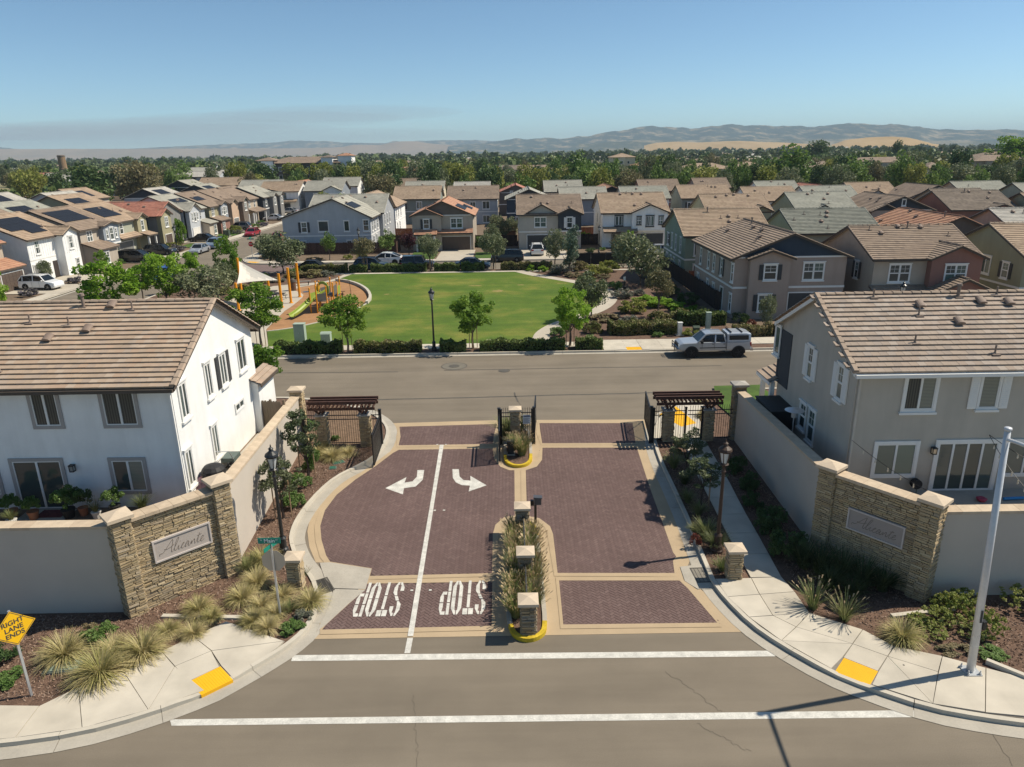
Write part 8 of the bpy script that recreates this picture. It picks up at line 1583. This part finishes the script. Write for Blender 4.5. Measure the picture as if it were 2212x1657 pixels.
# stop sign and name post at the far corner
t = thing('street_sign','far stop sign under green name blades at the stamped crossing','street sign',(-38.2,106.6,.14));b = MB();b.box(-.03,.03,-.03,.03,0,3.0);b.build('post',M_GALV,t);b = MB();b.loft([octo(.38,-.05,2.2),octo(.38,-.045,2.2)]);b.build('stop_plate',mat('stop_red',(.45,.02,.02),.5),t);text('STOP',.26,MW,t,(0,-.055,2.2),(math.pi/2,0,0));b = MB();b.box(-.5,.5,-.01,.01,2.85,3.02);b.build('name_blade',MGR,t);b = MB();b.box(-.01,.01,-.45,.45,3.05,3.2);b.build('name_blade',MGR,t)
t = thing('mail_kiosk','dark cluster mailbox at the corner by the grey house','mailbox',(-34.8,104.6,.14));b = MB();b.box(-.12,.12,-.12,.12,0,.5);b.build('pedestal',M_BLK,t);b = MB();b.box(-.4,.4,-.22,.22,.5,1.4);b.build('box',mat('mail_slate',(.07,.08,.09),.5),t);b = MB()
for i in range(2):
    for j in range(4): b.box(-.36+i*.37,-.02+i*.37,-.235,-.22,.56+j*.2,.73+j*.2)
b.build('door',mat('mail_door',(.10,.115,.125),.5),t)
# patios behind the front walls
sheet('patio',[(-26,20.9),(-12.9,20.9),(-10.72,23.2),(-11.35,35),(-11.35,36.4),(-26,36.4)],1.55,M_SOIL,z0=0);sheet('side_path',[(-12.7,25),(-11.5,25),(-11.6,33.2),(-12.7,33.2)],1.57,M_CONC2);sheet('side_path',[(-19.1,22.6),(-17.2,22.6),(-17.2,25.3),(-19.1,25.3)],1.57,M_CONC2)
sheet('patio',[(13.9,21.1),(26,21.1),(26,34.8),(11.95,34.8),(11.72,24.0)],1.55,M_CONC2,z0=0)
M_POT = [mat('pot_clay',(.36,.16,.09),.8,.15,4),mat('pot_white',(.6,.58,.54),.6,.1,4),mat('pot_black',(.03,.03,.03),.6,.1,4)]
def pot(label,x,y,k,r,h,ph,kind):
    t = thing('potted_plant',label,'potted plant',(x,y,1.55));b = MB();b.lathe([(r*.7,0),(r,h),(r*1.08,h),(r*1.08,h+.03),(r*.9,h+.03)],14);b.build('pot',M_POT[k],t);v = tcount[0] % 3
    if kind in GM: c = put('foliage',GM[kind][v],t,(0,0,h));c.scale = (ph*.8,)*3
    else: c = put('foliage',proto(kind,v),t,(0,0,h+ph*.5));c.scale = (ph*.55,ph*.55,ph*.7)
    tcount[0] += 1
for a in [('bushy potted plant left of the patio door',-19.35,24.72,0,.2,.3,.8,'bush'),('white pot with a feathery plant before the patio door glass',-18.89,23.98,1,.18,.28,.6,'green'),('dark potted plant before the patio door, second from the left',-19.82,23.89,2,.2,.3,.7,'darkb'),('clay pot with leaves beside the doormat',-18.43,24.54,0,.2,.32,.75,'bush'),('large bushy potted plant right of the patio door',-17.13,24.63,2,.24,.34,1.0,'bush'),('clay pot with dark leaves right of the bushy plant',-16.67,24.82,0,.18,.3,.9,'darkb'),('spiky potted plant under the wall lamp',-16.02,24.54,1,.17,.26,.7,'spike'),('black pot with a leafy bush under the lower window',-15.37,24.72,2,.2,.42,.8,'bush'),('tall blade potted plant under the right lower window',-14.26,24.63,0,.18,.3,.9,'dark'),('white pot on the patio edge at the left',-20.28,23.34,1,.16,.26,.45,'darkb'),('clay pot on the patio edge at the left',-19.63,23.06,0,.16,.24,.4,'bush'),('white pot in the dark soil behind the front wall',-17.96,23.06,1,.15,.24,.4,'green'),('spreading agave like plant behind the name wall',-13.70,23.71,2,.2,.2,.6,'spike')]: pot(*a)
t = thing('doormat','red patterned doormat before the patio door of the white house','doormat',(-17.96,24.9,1.575));b = MB();b.box(-.5,.5,-.3,.3,0,.015);b.build('mat',mat('doormat_red',(.16,.05,.05),.95,.5,12),t)
t = thing('barbecue','black covered barbecue in the side yard of the white house','barbecue',(*at(462,1022,2.4).xy,1.57));b = MB();b.lathe([(.36,0),(.40,.5),(.48,.9),(.46,1.02),(.34,1.16),(.12,1.24)],14);b.build('cover',mat('cover_black',(.022,.022,.024),.6,.2,4,bump=.5,bscale=8),t);b = MB();b.box(-.14,.14,-.50,-.46,.62,.86);b.build('label_patch',mat('patch_red',(.5,.12,.12),.6),t)
t = thing('cloth_bundle','pink and white towels heaped beside the covered barbecue','towels',(*at(436,1046,2.0).xy,1.57));b = MB();b.lathe([(.4,0),(.42,.3),(.3,.62),(.1,.74)],10);b.build('towel',mat('towel_pink',(.55,.33,.35),.9,.5,6),t)
t = thing('garden_cart','folded garden cart with wheels leaning in the side yard','cart',(*at(498,988,2.0).xy,1.57));b = MB();b.box(-.3,.3,-.4,.4,.35,.55);b.build('tub',mat('cart_green',(.10,.13,.12),.6),t);b = MB();b.tube([(-.3,-.4,.5),(-.35,-.9,1.1),(.35,-.9,1.1),(.3,-.4,.5)],.02,6);b.build('handle',M_GALV,t)
for s in (-1,1): wheel(t,.2,s*.35,.2)
t = thing('storage_shed','black slatted storage shed beside the grey house','shed',(12.55,32.0,1.55));b = MB();b.box(-.55,.55,-1.1,1.1,0,1.5);b.build('cabinet_body',mat('shed_black',(.02,.022,.024),.6,.1,4),t)
for i in range(9): b = MB();b.box(-.6,.6,-1.15+i*.255,-1.15+i*.255+.235,1.51,1.56);b.build('slat',MATS['shed_black'],t)
t = thing('patio_heater','silver patio heater with a disc reflector in the side yard','patio heater',(12.5,29.6,1.55));b = MB();b.lathe([(.24,0),(.24,.7),(.2,.75)],14);b.build('base',M_PLAST,t);b = MB();b.cyl((0,0,.7),(0,0,1.75),.03,.03,8);b.build('pole',M_GALV,t);b = MB();b.lathe([(.12,1.75),(.13,2.0),(.08,2.05)],12);b.build('burner',M_GALV,t);b = MB();b.lathe([(.42,2.08),(.40,2.1),(.10,2.2),(.03,2.22)],18);b.build('reflector',mat('heater_disc',(.62,.64,.66),.3,metal=.6),t)
t = thing('string_lights','sagging string of bulbs from the grey house corner over its patio','string lights',(13.15,25.56,1.09));t.scale = (.926,)*3;A_ = [Vector((0,0,3.0)),Vector((4.4,-4.2,1.35)),Vector((8.2,-6.2,2.6))];ws = MB()
A_.append(Vector((5.8,.1,3.1)))
for p,q,sg in ((A_[0],A_[1],.5),(A_[3],A_[1]+Vector((2,0,0)),.5),(A_[3],Vector((9.5,-6,2.4)),.6)):
    pts = [p.lerp(q,i/12)-Vector((0,0,sg*4*(i/12)*(1-i/12))) for i in range(13)];ws.tube(pts,.012,4)
    for i in range(1,12): b = MB();c = pts[i];b.lathe([(.018,c.z-.03),(.024,c.z-.10),(.035,c.z-.16),(.012,c.z-.20)],8,c=(c.x,c.y));b.build('bulb',mat('bulb_glass',(.6,.55,.45),.2),t)
ws.build('wire',M_BLK,t)
t = thing('toy','blue and pink pool toy lying on the grey house patio','toy',(*at(2190,1078,1.6).xy,1.55));b = MB();b.cyl((-.4,0,.07),(.4,.05,.07),.06,.06,8);b.build('float',mat('toy_blue',(.03,.25,.6),.5),t);b = MB();b.cyl((.4,.05,.07),(.62,.1,.07),.04,.04,8);b.build('handle',mat('toy_pink',(.6,.12,.25),.5),t)
t = thing('toy','small red bowl shaped toy on the grey house patio','toy',(*at(2120,1080,1.6).xy,1.55));b = MB();b.lathe([(.12,0),(.2,.12),(.12,.16),(.05,.14)],12);b.build('bowl',mat('toy_red',(.35,.05,.10),.5),t)
t = thing('hose_reel','dark hose reel on the wall left of the patio door of the grey house','hose reel',(15.93,25.65,1.97));b = MB();b.cyl((0,-.22,0),(0,0,0),.2,.2,14);b.build('drum',M_PLAST,t);b = MB();b.tube([(0,-.2,-.2),(.02,-.2,-.6),(.3,-.4,-.43)],.015,6);b.build('hose',M_UTILD,t)
# ---------------------------------------------------------------- beyond the neighbourhood: buildings, trees, far woods
def PY(px,py,Y):
    d = _f*F_PX+_u*(px-1106)+_v*(py-828.5);t = Y/d.y;return Vector((d.x*t,Y,CAM_H+d.z*t)),t
def block(label,boxes,roofs,wins,name='apartment_building',cat='building',loc=(0,0,0)):
    t = thing(name,label,cat,loc)
    for (x0,x1,y0,y1,z0,z1,wl) in boxes: b = MB();b.box(x0,x1,y0,y1,z0,z1);b.build('wall',WALL[wl],t)
    for (x0,x1,y0,y1,z,h,rf) in roofs:
        b = MB();xm0,xm1,ym = x0+(y1-y0)/2,x1-(y1-y0)/2,(y0+y1)/2
        if xm0 > xm1: xm0 = xm1 = (x0+x1)/2
        slope(b,(x0,y0,z),(x1,y0,z),(xm1,ym,z+h),(xm0,ym,z+h),1.0,.06,0,None);slope(b,(x1,y1,z),(x0,y1,z),(xm0,ym,z+h),(xm1,ym,z+h),1.0,.06,0,None);slope(b,(x0,y1,z),(x0,y0,z),(xm0,ym,z+h),(xm0,ym+.01,z+h),1.0,.06,0,None);slope(b,(x1,y0,z),(x1,y1,z),(xm1,ym+.01,z+h),(xm1,ym,z+h),1.0,.06,0,None);b.build('roof',ROOF[rf],t)
    for (x,y,z,w,h) in wins: window(t,'f',(x,y-.01,z),w,h,'fixed',tw=.12,sill=False)
    return t
# brown apartments left of the middle
p,_ = PY(640,392,330);x0,x1 = PY(556,360,330)[0].x,PY(735,360,330)[0].x;L = x1-x0
block('brown four storey apartment block with a white stair tower, left of the middle',[(4,L,0,16,0,11.4,'brown'),(0,8,-1,10,0,12.6,'taupe'),(1.0,7.4,-1.3,-1.0,5,12.4,'white'),(L-8,L-3,-1,8,0,13.6,'white'),(L-1,L+5,1,9,0,14.2,'white'),(L-3,L-.4,-1.2,6,0,9.5,'peach'),(14,19,-1.2,0,0,11.2,'cream')],
      [(3,L+.5,-1,17,11.4,2.6,'brown'),(-.6,8.6,-1.8,11,12.6,1.4,'brown'),(L-8.6,L-2.4,-1.6,8.6,13.6,1.0,'dark'),(L-1.6,L+5.6,.4,9.6,14.2,1.2,'orange')],[(a,-1.32,c,1.3,1.6) for a in (2.4,5.2) for c in (2,5.4,8.8)]+[(a,-.02,c,1.4,1.6) for a in range(10,int(L-9),4) if not 13 < a < 20 for c in (1.5,4.8,8.1)]+[(16.5,-1.22,c,3.2,2.0) for c in (1.2,4.6,8.0)],loc=(x0,330,0))
def apt(label,pxa,pxb,py,Y,wl,rf,d=14,E=None,seed=0):
    a,b_ = PY(pxa,py,Y)[0],PY(pxb,py,Y)[0];H = max(5.0,a.z if E is None else E);L = b_.x-a.x;rg = random.Random(seed);bx = [(0,L,0,d,0,H,wl)];rf_ = [(-.8,L+.8,-.8,d+.8,H,2.2,rf)];wn = []
    for k in range(int(L/9)):
        u = 3+9*k+rg.uniform(-1,1)
        if u+5 < L: bx.append((u,u+4.5,-1.2,0,0,H-.2,wl));wn += [(u+2.2,-1.22,z,1.9,1.5) for z in np.arange(1.2,H-2,3.1)]
        if u+7.4 < L: wn += [(u+6.4,-.02,z,1.2,1.4) for z in np.arange(1.2,H-2,3.1)]
    return block(label,bx,rf_,wn,loc=(a.x,Y,0))
apt('cream apartments with tan tile roofs behind the tree belt, right of the middle',1470,1585,366,300,'cream','tan',seed=1);apt('cream apartment wing with a tan hip roof, left of the cream apartments',1375,1440,358,320,'beige','orange',seed=2);apt('tan roofed wing right of the cream apartments',1590,1660,362,300,'cream','tan',seed=3)
apt('grey gabled apartments between two large trees at the right',1752,1830,362,290,'palegrey','brown',seed=4);apt('pale stucco block with a brown hip roof among the right hand trees',2004,2048,364,280,'offwhite','brown',d=10,seed=5);apt('tan townhouses with brown roofs near the right edge',2108,2230,348,300,'tan','brown',seed=6);apt('cream townhouse row behind the tan townhouses',2120,2260,340,330,'cream','brown',seed=7)
apt('long low brown roofed apartments behind the right tree belt',1840,1990,352,330,'fawn','brown',seed=8);apt('pale hip roofed building deep among the centre trees',1322,1372,340,420,'cream','tan',seed=9)
far_h = [('small house with a salmon wall at the far left',95,368,330,'peach','red'),('low white shed roofed building at the far left',118,376,320,'white','grey'),('cream building with a brown roof right of the dark oak',218,366,360,'cream','brown'),('blue grey flat building left of the middle',300,358,420,'bluegrey','grey'),('white long building with a flat roof left of the middle',400,356,420,'white','pale'),('white end building right of the long white one',425,352,415,'white','grey'),('white caravan like house before the apartments',500,366,330,'white','pale'),('pale roofed house left of the brown apartments',540,372,320,'palegrey','pale'),('grey mobile home roof in the far left row',105,384,290,'palegrey','grey'),('white mobile home roof in the far left row',260,380,300,'white','pale'),('white mobile home right of the two oaks',390,378,310,'white','pale'),('pale mobile home before the tan ridge roof',440,376,310,'palegrey','pale'),('brown roofed house among trees right of the apartments',820,352,380,'tan','brown'),('orange roofed house among the trees, centre',880,358,330,'beige','orange'),('brown roofed house deep in the trees, centre right',1150,360,330,'fawn','brown'),('dark roofed house deep in the trees behind the orange roof',1090,362,340,'tan','dark'),('grey roofed house in the trees left of the cream apartments',1215,368,320,'palegrey','brown'),('white roofed warehouse on the golden hill foot',1800,313,1500,'white','pale'),('pale roof in the woods at the right',1870,346,420,'palegrey','pale'),('small cream house in the woods, far right',1985,338,520,'cream','brown')]
for k,(lab,px,py,Y,wl,rf) in enumerate(far_h):
    p,s = PY(px,py,Y);w = 12 if Y < 1000 else 70
    house(lab,p.x,Y,w,9 if Y < 1000 else 30,wl,rf,E=max(3.2,min(7,p.z-1)) if Y < 1000 else max(6,p.z-10),vents=0,z=0,e=1.0,seed=k,wins=[('f',-2.5,1.0,1.6,1.2,'fixed'),('f',2.5,1.0,1.6,1.2,'fixed')] if Y < 500 else [],group='scattered far houses',name='house')
# water tower
p,s = PY(131,335,480);t = thing('water_tower','old wooden water tower with a dark cap at the far left','water tower',(p.x,480,0));b = MB();b.lathe([(2.5,8.6),(2.35,9),(2.2,p.z-1.1),(2.0,p.z-1.0)],20);b.build('tank',stripes('tank_wood',(.20,.13,.07),(.26,.17,.10),.6,'X',.9),t);b = MB();b.lathe([(2.35,p.z-1.0),(2.4,p.z-.4),(2.0,p.z-.1),(1.9,p.z)],20);b.build('cap',WALL['brown'],t);b = MB();b.lathe([(2.9,8.0),(2.9,8.5)],20);b.build('deck',WALL['brown'],t)
for k in range(6): a = k*math.pi/3;b = MB();b.cyl((3.0*math.cos(a),3.0*math.sin(a),0),(2.4*math.cos(a),2.4*math.sin(a),8.1),.2,.18,6);b.build('leg',WALL['brown'],t)
# named large trees: (label, centre px, top px, distance, width px, kind)
NT = [('huge dark oak behind the solar roofs, left of two',178,350,215,122,'dark',.02),('huge brownish oak behind the solar roofs, right of two',288,345,222,128,'olive',.02),('wide dark green tree at the far left behind the oaks',60,366,250,70,'yellow',.05),('dark pointed conifer at the far left horizon',6,332,420,20,'conifer',.05),('round olive oak behind the grey corner house',822,372,190,92,'olive',.03),
      ('tall pale tree in front of the brown apartments',690,345,275,60,'yellow',.1),('dark round tree in front of the brown apartments',745,352,262,78,'dark',.05),('dark tree right of the white apartment tower',800,345,290,60,'dark',.05),('pale feathery tree, centre of the tree belt',1000,347,250,66,'yellow',.05),('tall tree left of the cream apartments',1262,322,262,84,'mid',.05),('bushy tree left of the cream apartments, lower',1300,345,238,80,'mid',.03),('tall grey green tree in front of the cream wing',1405,328,262,60,'oak',.05),('dark narrow tree beside the cream apartments',1452,345,265,30,'dark',.05),
      ('tall broad tree right of the cream apartments',1575,345,252,60,'mid',.05),('largest broad tree in the right belt',1712,315,240,118,'mid',.03),('second broad tree in the right belt, right of the grey gable',1832,332,240,92,'mid',.03),('tall tree left of the pale stucco block',1978,324,245,86,'oak',.05),('dark tall tree right of the pale stucco block',2078,318,262,58,'dark',.05),('bright green tree at the right edge on the horizon',2190,290,330,110,'maple',.05),('dark tall eucalyptus before the golden hill',1940,301,560,26,'dark',.1),('broad dark tree under the golden hill',1768,300,560,60,'dark',.1)]
for lab,px,ty,Y,wp,kd,base in NT:
    p,s = PY(px,ty,Y);tree(lab,(p.x,Y,0),max(4,p.z),wp*s/2,kd,base,tk='big',group=None)
for k,px in enumerate((1746,1756)): p,s = PY(px,308+k,600);tree(['slim cypress below the golden hill, left of two','slim cypress below the golden hill, right of two'][k],(p.x,600,0),p.z,2.2,'cypress',.02)
for k,(px,ty) in enumerate(((2003,322),(2012,330),(2020,318),(2030,322),(2046,316),(1008-8,332))): p,s = PY(px,ty,480 if k < 5 else 300);tree('slim dark cypress in the row at the right' if k < 5 else 'single dark cypress in the centre woods',(p.x,p.y,0),p.z,1.7,'cypress',.02,group='cypress row at the right' if k < 5 else None)
for k in range(7): 
    px = 722+k*11+random.uniform(-3,3);p,s = PY(px,336+random.uniform(-2,2),900);t = thing('palm_tree','tiny palm on the horizon left of the middle','palm',(p.x,900,0),0,'palms on the horizon');b = MB();b.cyl((0,0,0),(0,0,p.z-2),.35,.25,6);b.build('trunk',M_BARK,t);c = put('crown',GM['dark'][k % 3],t,(0,0,p.z-2.5));c.scale = (4,4,4)
# the belt of single trees behind the last roofs, then scattered trees
rg = random.Random(21);SP = ['mid','oak','yellow','dark','oak','olive','mid','yellow','mid','dark'];NM = dict(mid='mid green',yellow='yellowish green',dark='dark green',oak='grey green',olive='olive brown',maple='fresh green',conifer='dark pointed',lime='lime green')
occ = []
def free(x,y,r):
    for a,b_,c in occ:
        if abs(a-x) < c+r and abs(b_-y) < c+r: return False
    occ.append((x,y,r));return True
n = 0
for row,(Y0,Y1,cnt) in enumerate([(204,225,30),(228,262,44),(270,330,56),(335,430,62)]):
    for i in range(cnt*3):
        if i >= cnt*3 or n > 240: break
        px = rg.uniform(-60,2270);Y = rg.uniform(Y0,Y1)
        if px < 480 and Y < 262: continue
        if px < 800 and Y < 240: continue
        if 300 < px < 1400 and row == 0 and px < 760: continue
        p,s = PY(px,400,Y);r = rg.uniform(3.0,6.0)
        hmax = PY(px,318+rg.uniform(0,40),Y)[0].z
        if not free(p.x,Y,r*.8): continue
        h = min(hmax,rg.uniform(8.5,14));h = max(5.5,h);kd = rg.choice(SP);zone = 'left' if px < 700 else 'centre' if px < 1450 else 'right';dist = 'front' if row < 2 else 'rear'
        tree(f'{NM[kd]} tree in the {dist} {zone} woods',(p.x,Y,0),h,r*rg.uniform(.8,1.1),kd,.06,tk='big',group=f'{NM[kd]} trees in the {dist} {zone} woods');n += 1
# far woods to the horizon: masses nobody could count
def woods(name,n,Y0,Y1,leaf,k,m,h0=6,h1=13,seed=1,xs=(-80,2300),gap=0):
    g = np.random.default_rng(seed);px = g.uniform(*xs,n);Y = Y0*(Y1/Y0)**g.uniform(0,1,n)
    dx = (px-1106)/F_PX;X = Y*dx/math.cos(PITCH)*1.0*(1/(math.cos(PITCH)))*.9;X = np.array([PY(a,350,b_)[0].x for a,b_ in zip(px,Y)])
    H = g.uniform(h0,h1,n)*g.choice([1,1,1,1.35],n);R_ = H*g.uniform(.32,.55,n);P = [];S = []
    for i in range(k):
        v = g.normal(size=(n,3));v /= np.linalg.norm(v,axis=1)[:,None];v[:,2] = np.abs(v[:,2])*.9-.25;rr = g.uniform(.6,1,n)
        P.append(np.column_stack([X+v[:,0]*R_*rr,Y+v[:,1]*R_*rr,H*.5+v[:,2]*H*.52*rr]));S.append(H*leaf)
    C = np.concatenate(P);s = np.concatenate(S)[:,None];nr = rnd_unit(len(C));nr[:,2] += .5;nr /= np.linalg.norm(nr,axis=1)[:,None];t = np.cross(nr,rnd_unit(len(C)));t /= np.linalg.norm(t,axis=1)[:,None];b_ = np.cross(nr,t);q = NR.uniform(.6,1.2,len(C))[:,None]
    o = put(name,quads_mesh(name,C,t*s*q,b_*s*q*.75,m));o['kind'] = 'stuff'
WM = [leaf_mat('woods_green',[(.027,.054,.016),(.054,.095,.024),(.089,.135,.038),(.142,.182,.061)],.15,.045),leaf_mat('woods_dark',[(.022,.041,.016),(.041,.068,.027),(.068,.101,.041),(.108,.135,.061)],.15,.03),leaf_mat('woods_olive',[(.041,.054,.020),(.074,.095,.034),(.115,.135,.047),(.176,.176,.074)],.15,.045)]
woods('woods',520,430,700,.105,60,WM[0],6,11,1);woods('woods',300,400,700,.105,60,WM[2],5,9,2);woods('woods',900,700,1400,.15,34,WM[1],7,13,3);woods('woods',1500,1300,3000,.2,22,WM[1],8,15,4);woods('woods',500,1000,2300,.2,22,WM[0],7,12,5)
woods('shrubbery',800,232,430,.13,40,WM[0],3,7,6);woods('shrubbery',500,430,900,.17,20,WM[2],2,4,7)
# pale roofs of the far town between the trees
g = np.random.default_rng(9);b = MB()
for i in range(420):
    Y = 620*(2600/620)**g.uniform(0,1);px = g.uniform(-60,2280) if i % 3 else g.uniform(1350,1800);p,s = PY(px,350,Y);w,h = g.uniform(8,18),g.uniform(3,6);b.box(p.x-w/2,p.x+w/2,Y-4,Y+4,0,h,int(g.integers(0,3)));b.loft([[(p.x-w/2-.5,Y-4.6,h),(p.x-w/2-.5,Y+4.6,h),(p.x-w/2-.5,Y,h+2)],[(p.x+w/2+.5,Y-4.6,h),(p.x+w/2+.5,Y+4.6,h),(p.x+w/2+.5,Y,h+2)]],3+int(g.integers(0,3)))
o = b.build('far_town',[WALL['white'],WALL['cream'],WALL['palegrey'],ROOF['pale'],ROOF['tan'],ROOF['brown']]);o['kind'] = 'stuff'

# things alike but countable: say which one, counted from the left
ORD = 'first second third fourth fifth sixth seventh eighth ninth tenth eleventh twelfth thirteenth fourteenth fifteenth sixteenth seventeenth eighteenth nineteenth twentieth twenty-first twenty-second twenty-third twenty-fourth twenty-fifth twenty-sixth twenty-seventh twenty-eighth twenty-ninth thirtieth'.split()
same = {}
for o in COL.objects:
    if o.parent is None and 'label' in o: same.setdefault(o['label'],[]).append(o)
for lab,os_ in same.items():
    if 1 < len(os_) <= 30:
        os_.sort(key=lambda o: o.location.x/max(1,o.location.y))
        for k,o in enumerate(os_): o['label'] = f'{lab}, {ORD[k]} from the left'
